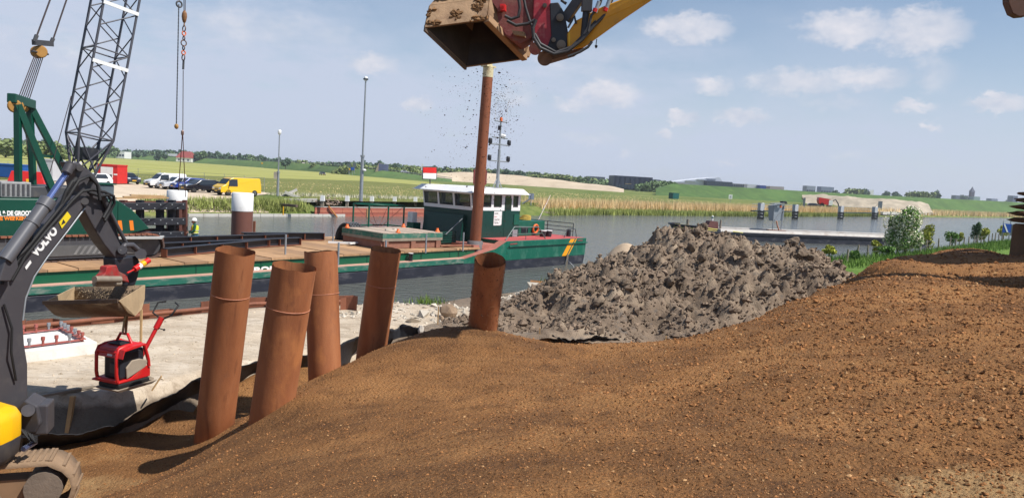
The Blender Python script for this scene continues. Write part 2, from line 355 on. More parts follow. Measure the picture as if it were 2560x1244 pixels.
def mixmat(name,build):
    m=bpy.data.materials.new(name);m.use_nodes=True;nt=m.node_tree;N=nt.nodes.new;L=nt.links.new;b=nt.nodes['Principled BSDF'];b.inputs['Roughness'].default_value=.9;b.inputs['Specular IOR Level'].default_value=.2
    tc=N('ShaderNodeTexCoord')
    def noi(sc,det=5,ro=.6,st=None):
        v=tc.outputs['Object']
        if st:
            mp=N('ShaderNodeMapping');mp.inputs['Scale'].default_value=st;L(v,mp.inputs[0]);v=mp.outputs[0]
        t=N('ShaderNodeTexNoise');t.inputs['Scale'].default_value=sc;t.inputs['Detail'].default_value=det;t.inputs['Roughness'].default_value=ro;L(v,t.inputs['Vector']);return t.outputs['Fac']
    def ramp(f,stops):
        r=N('ShaderNodeValToRGB');L(f,r.inputs[0]);e=r.color_ramp.elements
        while len(e)<len(stops):e.new(.5)
        for q,(p,cl) in zip(e,stops):q.position=p;q.color=(*cl,1)
        return r.outputs[0]
    def mix(f,a,bb,mode='MIX'):
        x=N('ShaderNodeMix');x.data_type='RGBA';x.blend_type=mode
        if isinstance(f,(int,float)):x.inputs[0].default_value=f
        else:L(f,x.inputs[0])
        for i,q in((6,a),(7,bb)):
            if isinstance(q,tuple):x.inputs[i].default_value=(*q,1)
            else:L(q,x.inputs[i])
        return x.outputs[2]
    def mth(op,a,bb=0):
        n=N('ShaderNodeMath');n.operation=op
        for i,q in enumerate((a,bb)):
            if isinstance(q,(int,float)):n.inputs[i].default_value=q
            else:L(q,n.inputs[i])
        return n.outputs[0]
    def rng(f,a,bb,lo=0,hi=1):
        r=N('ShaderNodeMapRange');L(f,r.inputs[0]);r.inputs[1].default_value=a;r.inputs[2].default_value=bb;r.inputs[3].default_value=lo;r.inputs[4].default_value=hi;return r.outputs[0]
    sep=N('ShaderNodeSeparateXYZ');L(tc.outputs['Object'],sep.inputs[0])
    col,hgt,dist=build(noi,ramp,mix,mth,rng,sep.outputs,N,L,tc)
    L(col,b.inputs['Base Color'])
    if hgt is not None:
        bp=N('ShaderNodeBump');bp.inputs['Strength'].default_value=.9;bp.inputs['Distance'].default_value=dist;L(hgt,bp.inputs['Height']);L(bp.outputs[0],b.inputs['Normal'])
    return m
def near_ground(noi,ramp,mix,mth,rng,xyz,N,L,tc):
    sand=ramp(noi(1.2,6,.65),[(.25,c(176,158,136)),(.5,c(206,190,168)),(.75,c(226,214,196))])
    sand=mix(rng(noi(5,6,.7,(1,2.2,1)),.52,.66,0,.6),sand,c(150,132,112))
    sand=mix(rng(noi(1.1,6,.6,(.5,3.2,1)),.52,.6,0,.45),sand,c(170,152,130))
    grass=ramp(noi(1.6,6,.7),[(.3,c(62,92,34)),(.55,c(104,134,54)),(.75,c(142,156,84))])
    # bank material: grass begins some way down the quay on the right, past the rubble
    f=rng(mth('ADD',xyz[0],mth('MULTIPLY',noi(.35,4),6)),12.5,14.5)
    col=mix(f,sand,grass)
    # shade on the trench's dug face, painted in as a grey-brown clay tone
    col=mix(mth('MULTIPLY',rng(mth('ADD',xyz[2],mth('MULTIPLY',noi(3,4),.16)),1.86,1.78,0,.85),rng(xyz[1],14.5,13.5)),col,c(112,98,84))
    h=mth('ADD',mth('MULTIPLY',noi(4,6,.7,(1,2.5,1)),.8),mth('MULTIPLY',noi(26,5,.7),.25))
    return col,h,.07
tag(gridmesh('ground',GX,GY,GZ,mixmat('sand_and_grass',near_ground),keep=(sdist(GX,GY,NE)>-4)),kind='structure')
# ---- compost heap
cp=[]
def P3(px,py,Y,dz=0):
    p=D(px,py,Y);cp.append((p.x,p.y,p.z+dz));return p
for q in[(420,1244,6.9),(700,1244,5.3),(1000,1244,4.6),(1280,1244,4.3),(1700,1244,4.2),(2100,1244,4.2),(2560,1244,4.2),
  (490,1168,8.45),(560,1112,8.6),(640,1072,8.75),(745,987,9.2),(770,950,10.6),(850,916,10.9),(895,890,11.5),(968,858,11.8),(1080,826,12),(1170,814,11.9),(1250,819,11.9),(1320,848,12),(1420,862,12.3),(1500,856,12.5),(1640,866,12.5),(1720,850,12.7),(1800,826,13),(1880,796,13.4),(1960,750,14),(2050,716,15.5),(2110,692,17),(2170,683,18.5),
  (1000,1000,8.6),(800,1060,7.8),(650,1150,7),(1280,1000,8),(1280,900,10.2),(1100,900,10.4),(1700,1000,7.5),(2100,900,8.5),(2500,900,8),(2300,760,13),(2500,720,15.5),(2050,820,10.5),(1650,920,10),(2560,1050,5.6),(2100,1080,5.7),(1480,900,10.6),
  (2185,652,21),(2250,636,22.5),(2330,630,24),(2420,616,24.5),(2480,640,24.5),(2545,652,23),(2250,692,18.5),(2360,694,18.5),(2450,668,18.8),(2545,656,19.5),(2330,668,21),(2210,668,20)]:P3(*q)
def PX(px,Y,z):
    d=ray(px,800);cp.append((d.x/d.y*Y,Y,z))
for px,Y,z in[(2560,60,1.0),(1320,14,2.1),(1420,14.3,1.75),(1640,14.5,1.8),(1800,15.3,2.0),(1960,17,2.1),(2110,20.5,2.1),(2185,25,2.1),(2250,27,2.0),(2420,30,2.0),(2560,30,2.0),(1170,14,1.9),(1210,16,1.3),(985,14,1.35),(895,13.4,1.35),(800,12.6,1.35),(2700,24,3.9),(2700,15,4.0),(3200,10,4.1),(2300,34,1.5),(1800,26,1.2),(1400,22,1.0)]:PX(px,Y,z)
for px,py,z_ in((440,1006,1.6),(500,974,1.64),(560,950,1.68),(620,930,1.7),(700,914,1.72),(780,905,1.74)):
    p=G(px,py,z_);cp.append((p.x,p.y,p.z))
for px,py in[(560,1010),(500,1060),(420,1120),(350,1110),(250,1160),(200,1120),(120,1170),(60,1240),(250,1240),(330,1080),(380,1200)]:
    p=G(px,py,1.12 if px>480 else 1.31);cp.append((p.x,p.y,p.z))
for q in[(0,0,3.75),(-2,-1,3.5),(3,-1,3.9),(8,0,4.0),(14,3,4.1),(-4,2,2.6),(-6,3,1.6),(-8,5,1.3),(-12,6,1.3),(-12,10,1.3),(-9,2,1.3),(20,10,4.1),(20,20,4.0),(9,6,4.0),(0,-6,3.4),(-6,-6,1.4),(-18,3,1.3),(-8,12.5,1.1),(-6,15,1.0),(18,32,2.0),(24,26,3.4)]:cp.append(q)
CF=RBF(cp)
def comp_z(x,y,detail=True):
    z=np.maximum(CF(x,y),1.1+.08*vnoise(x*.5,y*.5,9))
    r=np.hypot(x,y)
    q=np.clip(.3+.5*(x+1.5)/5,.3,1)*(.6+.8*np.clip(.5+1.3*fbm(x*.5,y*.5,2,27),0,1))
    z=z+.06*fbm(x*.9,y*.9,4,21)+q*(.03*np.maximum(0,fbm(x*3.4,y*3.4,3,33))+.026*fbm(x*8.5,y*8.5,3,31,.6)+.005*fbm(x*26,y*26,2,39)*(r<6))
    # vehicle ruts and slumps along the slope
    z=z+.05*np.abs(fbm(x*.35+y*.12,y*1.5-x*.4,3,44))*np.clip((x+1)/4,0,1)
    return z
rr=np.exp(np.linspace(math.log(1.2),math.log(40),430));aa=np.radians(np.linspace(-72,56,560))
RR,AA=np.meshgrid(rr,aa,indexing='ij');CX=RR*np.sin(AA);CY=RR*np.cos(AA)-.2;CZ=comp_z(CX,CY)
te=sdist(CX,CY,TE)
keep=((te>-.25)|((CZ>ground_z(CX,CY)-.12)&(CX>1)))&(CY<33)
def compost(noi,ramp,mix,mth,rng,xyz,N,L,tc):
    base=ramp(noi(.55,6,.62),[(.3,c(132,92,56)),(.5,c(168,119,72)),(.7,c(196,143,90))])
    base=mix(rng(noi(2.6,6,.7),.5,.66,0,.6),base,c(96,66,42))
    base=mix(rng(noi(.32,5,.6),.46,.62,0,.55),base,c(100,70,46))
    base=mix(rng(noi(.9,5,.65,(.5,2.4,1)),.5,.62,0,.45),base,c(178,130,82))
    base=mix(rng(noi(60,3,.7),.5,.7,0,.5),base,c(70,46,30))
    v=N('ShaderNodeTexVoronoi');v.inputs['Scale'].default_value=52;L(tc.outputs['Object'],v.inputs['Vector'])
    sp=rng(v.outputs['Distance'],.22,.1,0,1);n2=rng(noi(30,2),.5,.58,0,1)
    col=mix(mth('MULTIPLY',mth('MULTIPLY',sp,n2),.75),base,c(206,166,116))
    v2=N('ShaderNodeTexVoronoi');v2.inputs['Scale'].default_value=28;L(tc.outputs['Object'],v2.inputs['Vector'])
    h=mth('ADD',mth('MULTIPLY',noi(22,6,.75),1.0),mth('MULTIPLY',mth('SUBTRACT',.5,v2.outputs['Distance']),.5))
    # paler sandy patches low on the right and by the tracks on the left
    d1=N('ShaderNodeVectorMath');d1.operation='DISTANCE';L(tc.outputs['Object'],d1.inputs[0]);d1.inputs[1].default_value=(2.75,4.25,3.85)
    d2=N('ShaderNodeVectorMath');d2.operation='DISTANCE';L(tc.outputs['Object'],d2.inputs[0]);d2.inputs[1].default_value=(-5.6,9.3,1.3)
    s1=rng(mth('ADD',d1.outputs['Value'],mth('MULTIPLY',noi(3,5),1.0)),1.05,.9,0,.75);s2=rng(mth('ADD',d2.outputs['Value'],mth('MULTIPLY',noi(1.6,5),2.6)),2.2,1.7,0,.6)
    col=mix(mth('MAXIMUM',s1,s2),col,c(196,160,112))
    return col,h,.06
COMP=mixmat('compost_soil',compost)
tag(gridmesh('compost_heap',CX,CY,CZ,COMP,keep=keep),kind='structure')
n=205000;r=1.9*np.exp(NR.uniform(0,1,n)**.85*math.log(30/1.9));a=np.radians(NR.uniform(-46,44,n));x=r*np.sin(a);y=r*np.cos(a)
m=(sdist(x,y,TE)>0.1)&(y<31);x,y,r=x[m],y[m],r[m];z=comp_z(x,y);n=len(x)
sz=np.clip(NR.lognormal(-5.2,.55,n),.0022,.022)*np.clip((r/6)**.75,.6,2.2)*np.clip(.7+.15*x,.6,1.35)*np.where(r>9,.85,1)
tone=np.array(c(144,100,62,1))*NR.uniform(.35,1.4,(n,1));lt=NR.random(n)<.065;tone[lt]=np.array(c(186,146,102,1))*NR.uniform(.6,1.1,(lt.sum(),1))
TONE=M('loose_grains',(1,1,1),.9,0,.02,attr='tone',spec=.2)
tag(clods('loose_soil_grains',np.stack([x,y,z+sz*.2],-1),sz,TONE,tone),kind='stuff')
# ---- clay heap
kp=[]
for px,py,Y in[(1690,566,24),(1735,562,24.3),(1790,602,24),(1830,622,23.6),(1880,612,24),(1950,626,24),(1990,645,23.6),(2030,638,24),(2075,668,25),(2105,690,25.5),(1640,622,23.5),(1560,662,22.5),(1450,696,21),(1360,722,19.6),(1300,745,18.4),(1500,790,17.6),(1600,730,19.5),(1700,760,18.4),(1700,680,20.8),(1850,680,20.5),(1950,700,20.3),(1800,740,18.8),(2000,672,22),(1900,652,22),(1760,645,22.3),(1400,800,17.2),(1260,768,17.6)]:
    p=D(px,py,Y);kp.append(tuple(p))
for px,py in[(1240,806),(1330,826),(1420,846),(1640,856),(1760,840),(1900,800),(1240,770)]:
    p=G(px,py,1.85);kp.append(tuple(p))
for q in[(-1.2,20,1.7),(-.8,24,1.5),(2,28,1.4),(5,31,1.3),(9,31,1.4),(13,31.5,1.6),(14.5,27,1.6),(12,22,1.7),(8,19,1.7),(10.5,33,1.2),(0,17.6,1.8),(16,30,1.2),(0,31,1),(18,24,1.2),(-4,22,1.2),(10,16,1),(3,14,1)]:kp.append(q)
KF=RBF(kp)
def clay_z(x,y):
    z=KF(x,y);e=np.clip((z-1.9)/.6,0,1)
    q=fbm(x*1.1,y*1.1,5,61,.58);rid=np.abs(fbm(x*2.3+9,y*2.3,4,71,.6))
    smooth_=np.clip((19.4-y)/1.6,0,1)          # lower front face scraped smooth
    return z+e*(1-.4*smooth_)*(.42*q+.36*(rid-.15)+.34*(np.abs(vnoise(x*2.6,y*2.6,85))+.5*np.abs(vnoise(x*5.7+3,y*5.7,86))-.3)-.22*np.maximum(0,.13-np.abs(vnoise(x*1.9+7,y*2.1,88)))/.13)+.11*fbm(x*5,y*5,4,81,.65)*e
kx,ky=np.meshgrid(np.arange(-2.5,17,.065),np.arange(16.4,33,.075));kz=clay_z(kx,ky)
def claymat(noi,ramp,mix,mth,rng,xyz,N,L,tc):
    col=ramp(noi(.9,6,.65),[(.28,c(108,93,79)),(.5,c(142,124,106)),(.72,c(176,158,136))])
    col=mix(rng(noi(3.2,5,.7),.56,.66,0,.6),col,c(98,96,94))
    return col,mth('ADD',noi(9,6,.72),mth('MULTIPLY',noi(38,4,.7),.3)),.07
CLAY=mixmat('clay_soil',claymat)
heap=tag(gridmesh('clay_heap',kx,ky,kz,CLAY,keep=(kz>ground_z(kx,ky)-.03)&(sdist(kx,ky,NE)>1.2)),kind='structure')
n=24000;x=NR.uniform(-1.5,15,n);y=NR.uniform(16.8,28,n);z=clay_z(x,y);m=(KF(x,y)>2.0)&(NR.random(n)<np.where(y<19.2,.8,1));x,y,z=x[m],y[m],z[m];n=len(x)
sz=np.clip(NR.lognormal(-3.35,.5,n),.012,.12);tone=np.array(c(128,111,95,1))*NR.uniform(.6,1.15,(n,1))
o=clods('crumbled_clay',np.stack([x,y,z+sz*.25],-1),sz,TONE,tone,.85,False);o.parent=heap;o['kind']='stuff'
PROTO=[]
for k in range(6):
    b_=MB().blob((0,0,0),(1,.8,.7),k+40,3,.1)
    b_.v=[tuple(Vector(q)*(1+.22*math.sin(3*q[0]+k)+.2*math.sin(4*q[1]+2*k)*math.cos(3*q[2]+k))) for q in b_.v];PROTO.append(b_.mesh('clod'))
for me in PROTO:me.materials.append(CLAY)
cnt=0
while cnt<150:
    x=R_.uniform(-1,14.2);y=R_.uniform(17.8,25.5);k0=float(KF(np.array([x]),np.array([y]))[0])
    if k0<2.05:continue
    ob=bpy.data.objects.new('clod',PROTO[cnt%6]);COL.objects.link(ob);ob.parent=heap;s=min(.26,R_.lognormvariate(-2.1,.45))*(.6 if y<19.5 else 1);ob.scale=(s,s*R_.uniform(.7,1.1),s*R_.uniform(.6,1))
    ob.location=(x,y,float(clay_z(np.array([x]),np.array([y]))[0])+s*.2);ob.rotation_euler=(R_.uniform(-.6,.6),R_.uniform(-.6,.6),R_.uniform(0,6));cnt+=1
# small pale heap behind its left shoulder
hx,hy=np.meshgrid(np.linspace(-1,9,120),np.linspace(24,35,120));p0=D(1560,690,28.5)
hz=-.6+3.9*np.exp(-(((hx-p0.x)/1.9)**2+((hy-p0.y)/2.4)**2))+.12*fbm(hx*1.4,hy*1.4,4,91)
tag(gridmesh('sand_heap',hx,hy,hz,M('heap_sand',c(186,164,138),.95,0,.15,2,.6,14),keep=(hz>ground_z(hx,hy)-.02)&(hz>-.1)),kind='structure')
# ---- far land
def offset_rows(PL,offs):
    P=np.array(PL,float);T=np.gradient(P,axis=0);T/=np.linalg.norm(T,axis=1)[:,None];Nn=np.stack([-T[:,1],T[:,0]],1)
    return P,Nn
def densify(PL,m=8):
    o=[]
    for a,b in zip(PL[:-1],PL[1:]):
        for k in range(m):o.append((a[0]+(b[0]-a[0])*k/m,a[1]+(b[1]-a[1])*k/m))
    return o+[PL[-1]]
FEd=densify(FE,6);FP,FN=offset_rows(FEd,None)
FN=np.where(np.hypot(*(FP-np.array([-700,-700])).T)[:,None]>900,FN,FN)
rows=[];zs=[(-1,-.9),(0,.06),(.45,.3),(2.2,1.15),(5,1.75),(30,1.75),(90,1.75),(260,1.74),(900,1.72)]
def farmat(noi,ramp,mix,mth,rng,xyz,N,L,tc):
    g=ramp(noi(.05,6,.6),[(.3,c(86,106,50)),(.5,c(122,132,70)),(.7,c(146,146,90))])
    g=mix(rng(noi(.6,6,.7),.45,.62,0,.6),g,c(70,96,40))
    g=mix(rng(noi(.22,6,.75,(1,1,1)),.58,.66,0,.5),g,c(186,176,138))
    return g,noi(1.5,6,.7),.35
FARM=mixmat('rough_grassland',farmat)
X=np.array([[p[0]+n_[0]*o for p,n_ in zip(FP,FN)] for o,_ in zs]);Y=np.array([[p[1]+n_[1]*o for p,n_ in zip(FP,FN)] for o,_ in zs]);Z=np.array([[z]*len(FP) for _,z in zs])
tag(gridmesh('far_bank',X,Y,Z,FARM),kind='structure')
# open countryside to the horizon, kept clear of the canal
mb=MB();Q=[(-3600,700),(-700,640),(-330,300),(-100,190),(0,300),(150,480),(420,820),(1000,1500),(4200,3800),(4200,5200),(-3600,5200)];mb.add([(a,b,1.70) for a,b in Q],[tuple(range(len(Q)))])
tag(part(mb,'countryside',FARM),kind='structure')
def sheet(name,pix,z,mat,kind='structure'):
    mb=MB();mb.add([G(px,py,z) for px,py in pix],[tuple(range(len(pix)))]);return tag(part(mb,name,mat,fix=True),kind=kind)
def mown(noi,ramp,mix,mth,rng,xyz,N,L,tc):
    g=ramp(noi(.06,5,.6,(.35,2.2,1)),[(.3,c(146,148,78)),(.5,c(166,166,94)),(.7,c(182,180,112))])
    g=mix(rng(noi(.02,4,.6,(.6,9,1)),.54,.6,0,.45),g,c(122,130,58))
    return g,None,0
MOWN=mixmat('mown_meadow',mown)
sheet('mown_field',[(-260,440),(0,436),(300,432),(470,438),(700,446),(900,452),(1000,458),(1060,463),(1100,466),(1110,460),(1060,454),(980,447),(900,440),(800,430),(700,424),(600,414),(500,408),(380,401),(200,391),(0,382),(-260,372)],1.775,MOWN)
def pasture(noi,ramp,mix,mth,rng,xyz,N,L,tc):
    g=ramp(noi(.12,6,.65),[(.3,c(112,118,62)),(.55,c(132,134,78)),(.75,c(152,150,98))])
    g=mix(rng(noi(1.1,6,.75,(1,.5,1)),.5,.62,0,.55),g,c(96,112,48))
    return g,noi(1.2,6,.75),.4
sheet('pasture',[(-260,452),(0,447),(280,448),(420,452),(660,478),(800,500),(900,503),(1060,505),(1300,506),(1340,470),(1100,467),(1060,463.5),(1000,458.5),(900,452.5),(700,446.5),(470,438.5),(300,432.5),(0,436.5),(-260,440.5)],1.78,mixmat('pasture_grass',pasture))
sandlot=M('parking_sand',c(208,190,166),.95,0,.12,.5,.5,8,dirt=c(168,150,128),ds=.7,damt=.4)
def bankpt(px):
    d=ray(px,520);k=d.x/d.y
    for (ax,ay),(bx,by),n_ in zip(FEd[:-1],FEd[1:],FN):
        f0=ax-k*ay;f1=bx-k*by
        if f0*f1<=0 and ay>0:
            t=f0/(f0-f1);return Vector((ax+(bx-ax)*t,ay+(by-ay)*t,0)),Vector((n_[0],n_[1],0))
PT=[(-260,446),(0,450),(240,452),(300,452),(380,464),(520,470),(660,480),(690,486),(760,492)]
rows=[]
for o_,z_ in((.5,.36),(1.2,.72),(2.2,1.2),(3.5,1.5),(5.2,1.79)):rows.append([tuple(p_+n_*o_+Vector((0,0,z_))) for p_,n_ in[bankpt(px) for px in range(-200,700,20)]])
rows.append([tuple(G(px,float(np.interp(px,[q[0] for q in PT],[q[1] for q in PT])),1.79)) for px in range(-200,700,20)])
A_=np.array(rows);tag(gridmesh('parking_lot',A_[...,0],A_[...,1],A_[...,2],sandlot),kind='structure')
# grassy bank edge with pale concrete kerb on the left of the timber wall
mb=MB();pa=G(470,541,0);pb=G(862,541,0)
for k in range(12):
    a=pa.lerp(pb,k/12);b=pa.lerp(pb,(k+.97)/12);mb.beam(a+Vector((0,0,.13)),b+Vector((0,0,.13)),.25,.3)
tag(part(mb,'quay_kerb',CONC),kind='structure')
# highway embankment
EB=[(-260,358,352,980),(0,384,369,900),(250,398,383,860),(450,407,393,780),(560,411,398,720),(640,415,402,650),(720,422,406,590),(800,430,411,534),(860,436,416,460),(920,442,422,420),(1000,448,431,395),(1070,452,441,380),(1130,455,448,380)]
rows=[[],[],[],[]]
for px,yb,yt,Y in EB:
    p=D(px,yb,Y);t=D(px,yt,Y+22);rows[0].append((p.x,p.y,1.6));rows[1].append((t.x,t.y,max(t.z,1.7)));t2=D(px,yt,Y+55);rows[2].append((t2.x,t2.y,max(t.z,1.7)));t3=D(px,yt,Y+85);rows[3].append((t3.x,t3.y,1.5))
dk=M('embankment_grass',c(80,110,52),.95,0,.25,.08,.5,1.5,dirt=c(112,128,64),ds=.3,damt=.6)
A_=np.array(rows);tag(gridmesh('embankment',A_[...,0],A_[...,1],A_[...,2],dk),kind='structure')
mb=MB();L0=rows[1];L1=rows[2]
mb.sheet([[Vector(a).lerp(Vector(b),.1)+Vector((0,0,.03)) for a,b in zip(L0,L1)],[Vector(a).lerp(Vector(b),.75)+Vector((0,0,.03)) for a,b in zip(L0,L1)]])
tag(part(mb,'highway',M('asphalt_far',c(120,122,126),.9)),kind='structure')
fr=thing('guard_rail','long pale guard rail along the highway embankment','guard rail',Vector(L0[3]))
part(MB().path([Vector(a)+Vector((0,1,.75)) for a in L0],.18,4),'rail',STEEL,fr)
for a,b in zip(L0[:-1],L0[1:]):
    for k in range(3):
        p=Vector(a).lerp(Vector(b),k/3)+Vector((0,1,0));part(MB().box(p+Vector((0,0,.3)),(.2,.2,.9)),'post',STEEL,fr)
# great sand body right of the wheelhouse
sb=[(1040,446,442,430),(1090,452,433,440),(1150,456,430,450),(1220,460,432,450),(1300,464,440,440),(1380,467,448,430),(1450,470,457,420),(1520,473,464,410),(1560,474,472,400)]
rows=[[],[],[],[]]
for i,(px,yb,yt,Y) in enumerate(sb):
    p=D(px,yb,Y-20);m_=D(px,yb*.3+yt*.7,Y-5);t=D(px,yt,Y+10);q=D(px,yt,Y+60)
    rows[0].append((p.x,p.y,1.5));rows[1].append((m_.x,m_.y,m_.z));rows[2].append(tuple(t));rows[3].append((q.x,q.y,1.4))
def dens(rows,m=10):
    o=[]
    for r in rows:
        r=np.array(r);t=np.linspace(0,len(r)-1,(len(r)-1)*m+1);o.append(np.stack([np.interp(t,range(len(r)),r[:,k]) for k in range(3)],1))
    r=np.array(o);t=np.linspace(0,len(r)-1,(len(r)-1)*6+1);q=np.empty((len(t),r.shape[1],3))
    for j in range(r.shape[1]):
        for k in range(3):q[:,j,k]=np.interp(t,range(len(r)),r[:,j,k])
    return q
q=dens(rows);q[...,2]+=.6*fbm(q[...,0]*.06,q[...,1]*.06,4,5)
tag(gridmesh('sand_body',q[...,0],q[...,1],q[...,2],M('bulk_sand',c(206,188,162),.95,0,.12,.05,.5,.4,dirt=c(170,150,124),ds=.08,damt=.5)),kind='structure')
# dike on the right
dkp=[(1640,474,470,340),(1680,478,459,345),(1760,482,463,360),(1900,488,471,385),(2100,500,483,430),(2300,514,493,490),(2535,527,505,570),(2700,536,514,620),(2900,548,524,700)]
rows=[[],[],[],[]]
for px,yb,yt,Y in dkp:
    p=D(px,yb,Y);t=D(px,yt,Y+26);t2=D(px,yt,Y+34);t3=D(px,yt,Y+70);rows[0].append((p.x,p.y,1.5));rows[1].append(tuple(t));rows[2].append((t2.x,t2.y,t.z));rows[3].append((t3.x,t3.y,1.4))
q=dens(rows,6);tag(gridmesh('dike',q[...,0],q[...,1],q[...,2],M('dike_grass',c(72,102,46),.95,0,.25,.06,.4,1,dirt=c(104,130,62),ds=.25,damt=.5)),kind='structure')
sheet('dirt_track',[(1655,478),(1690,481),(1900,491),(1940,491),(1960,486),(1900,485),(1760,478),(1700,475)],1.8,M('track_soil',c(150,116,92),.95,0,.15,.1))
# long pale spoil banks at the dike foot
q=[(2010,488,Y_) for Y_ in(1,)]
rows=[[],[],[]]
for px,yb,yt,Y in[(2005,490,488,300),(2060,494,486,298),(2120,500,489,292),(2180,508,496,288),(2240,512,499,286),(2290,514,504,286),(2320,512,509,290)]:
    p=D(px,yb,Y);t=D(px,yt,Y+6);u_=D(px,yt,Y+16);rows[0].append((p.x,p.y-4,p.z-2.6));rows[1].append(tuple(t));rows[2].append((u_.x,u_.y,p.z-1.5))
q=dens(rows);q[...,2]+=.7*fbm(q[...,0]*.3,q[...,1]*.3,4,15)*(q[...,2]>2)
tag(gridmesh('spoil_bank',q[...,0],q[...,1],q[...,2],M('spoil_sand',c(178,166,146),.95,0,.25,.3,.8,1.5)),kind='structure')
# reeds
def blades(name,pts,hgt,wid,mat,lean=.15,kind='stuff',tone=None):
    n=len(pts);a=NR.uniform(0,3.14,n);h=hgt*NR.uniform(.6,1.15,n);w=wid*NR.uniform(.6,1.3,n);dx,dy=np.cos(a)*w,np.sin(a)*w;lx,ly=NR.normal(0,lean,n)*h,NR.normal(0,lean,n)*h
    A=pts-np.stack([dx,dy,0*dx],-1);B=pts+np.stack([dx,dy,0*dx],-1);Cc=pts+np.stack([lx,ly,h],-1)
    Vv=np.stack([A,B,Cc],1).reshape(-1,3);t=np.repeat(NR.uniform(.6,1.3,n) if tone is None else tone,3,0)
    return tag(npmesh(name,Vv,np.arange(n*3).reshape(n,3),mat,False,tone=t),kind=kind)
def along(PL,n,o0,o1):
    P=np.array(PL);L=np.hypot(*np.diff(P,axis=0).T);cum=np.concatenate([[0],np.cumsum(L)]);s=NR.uniform(0,cum[-1],n);i=np.searchsorted(cum,s)-1;i=np.clip(i,0,len(L)-1)
    t=(s-cum[i])/L[i];D_=(P[i+1]-P[i])/L[i][:,None];q=P[i]+(P[i+1]-P[i])*t[:,None]+np.stack([-D_[:,1],D_[:,0]],1)*NR.uniform(o0,o1,n)[:,None];return q
RP=[(5.5,121.5),(15,135),(57,180),(88,217),(122,258)]
REEDT=M('reed_straw',c(236,206,156,1),.9,0,.15,.3,attr='tone');REEDG=M('reed_green',c(148,156,84,1),.9,0,.2,.3,attr='tone')
q=along(RP,26000,1.5,6.5);blades('dry_reeds',np.stack([q[:,0],q[:,1],np.full(len(q),.5)],-1),2.2,.06,REEDT,.1)
q=along(RP,16000,-.4,2.2);blades('green_reeds',np.stack([q[:,0],q[:,1],np.full(len(q),-.1)],-1),1.25,.07,REEDG,.12)
q=along([(122,258),(253,402),(500,660)],9000,.5,7);blades('dry_reeds_beyond_the_landing',np.stack([q[:,0],q[:,1],np.full(len(q),.4)],-1),2.6,.16,REEDT,.1)
q=along([(-34,71.5),(-30.7,75.1),(-26.6,79.3),(-22.2,84.5)],7000,.4,3.6);blades('quay_grass',np.stack([q[:,0],q[:,1],.1+NR.uniform(0,1.2,len(q))],-1),.75,.05,REEDG,.3)
q=along([(-22.2,84.5),(-11.4,97.5),(6,122)],9000,2.5,9);blades('verge_grass',np.stack([q[:,0],q[:,1],np.full(len(q),1.5)],-1),.4,.05,REEDG,.3)
q=along([(-24,88),(-12.4,101.5),(4,124)],2500,3,9);blades('cow_parsley',np.stack([q[:,0],q[:,1],np.full(len(q),1.6)],-1),.6,.06,M('parsley_flowers',c(224,218,190),.9,attr='tone'),.2)
q=along([(-24,100),(0,128),(30,165),(80,228)],5000,4,60);blades('rough_tussocks',np.stack([q[:,0],q[:,1],np.full(len(q),1.6)],-1),.35,.12,REEDT,.3)
# bank grass on the right by the fence
q=along([(13,40),(25,52),(55,85)],15000,-3.5,4.5);zz=ground_z(q[:,0],q[:,1]);m=zz>.9;blades('bank_grass',np.stack([q[m,0],q[m,1],zz[m]-.03],-1),.42,.025,M('bank_grass_green',c(104,138,50),.9,0,.2,.5,attr='tone'),.3)
# ================================================================== NEAR THINGS
# ---- five steel pipe piles standing in the compost
def pilemat(noi,ramp,mix,mth,rng,xyz,N,L,tc):
    col=ramp(noi(3.2,6,.6,(1,1,.14)),[(.25,c(134,82,54)),(.5,c(166,106,70)),(.75,c(188,128,88))])
    col=mix(rng(noi(5,6,.7,(1,1,.5)),.56,.68,0,.4),col,c(138,94,72))
    col=mix(rng(noi(7,4,.6,(1,1,.06)),.6,.68,0,.45),col,c(108,66,48))
    col=mix(rng(noi(1.3,5,.6,(1,1,.6)),.6,.68,0,.5),col,c(206,136,82))
    col=mix(rng(noi(34,3,.6),.66,.72,0,.3),col,c(104,66,48))
    return col,mth('ADD',noi(40,5,.7),mth('MULTIPLY',noi(7,4,.6),.6)),.004
PIPE=mixmat('pile_rust',pilemat);PIPE.node_tree.nodes['Principled BSDF'].inputs['Roughness'].default_value=.72
CUT=M('pile_bright_edge',c(186,110,70),.6,0,.2,8)
CHALK=M('chalk_ring',c(190,126,96),.6,0,.3,20)  # pinkish chalk mark round the pipe, built as a thin ring
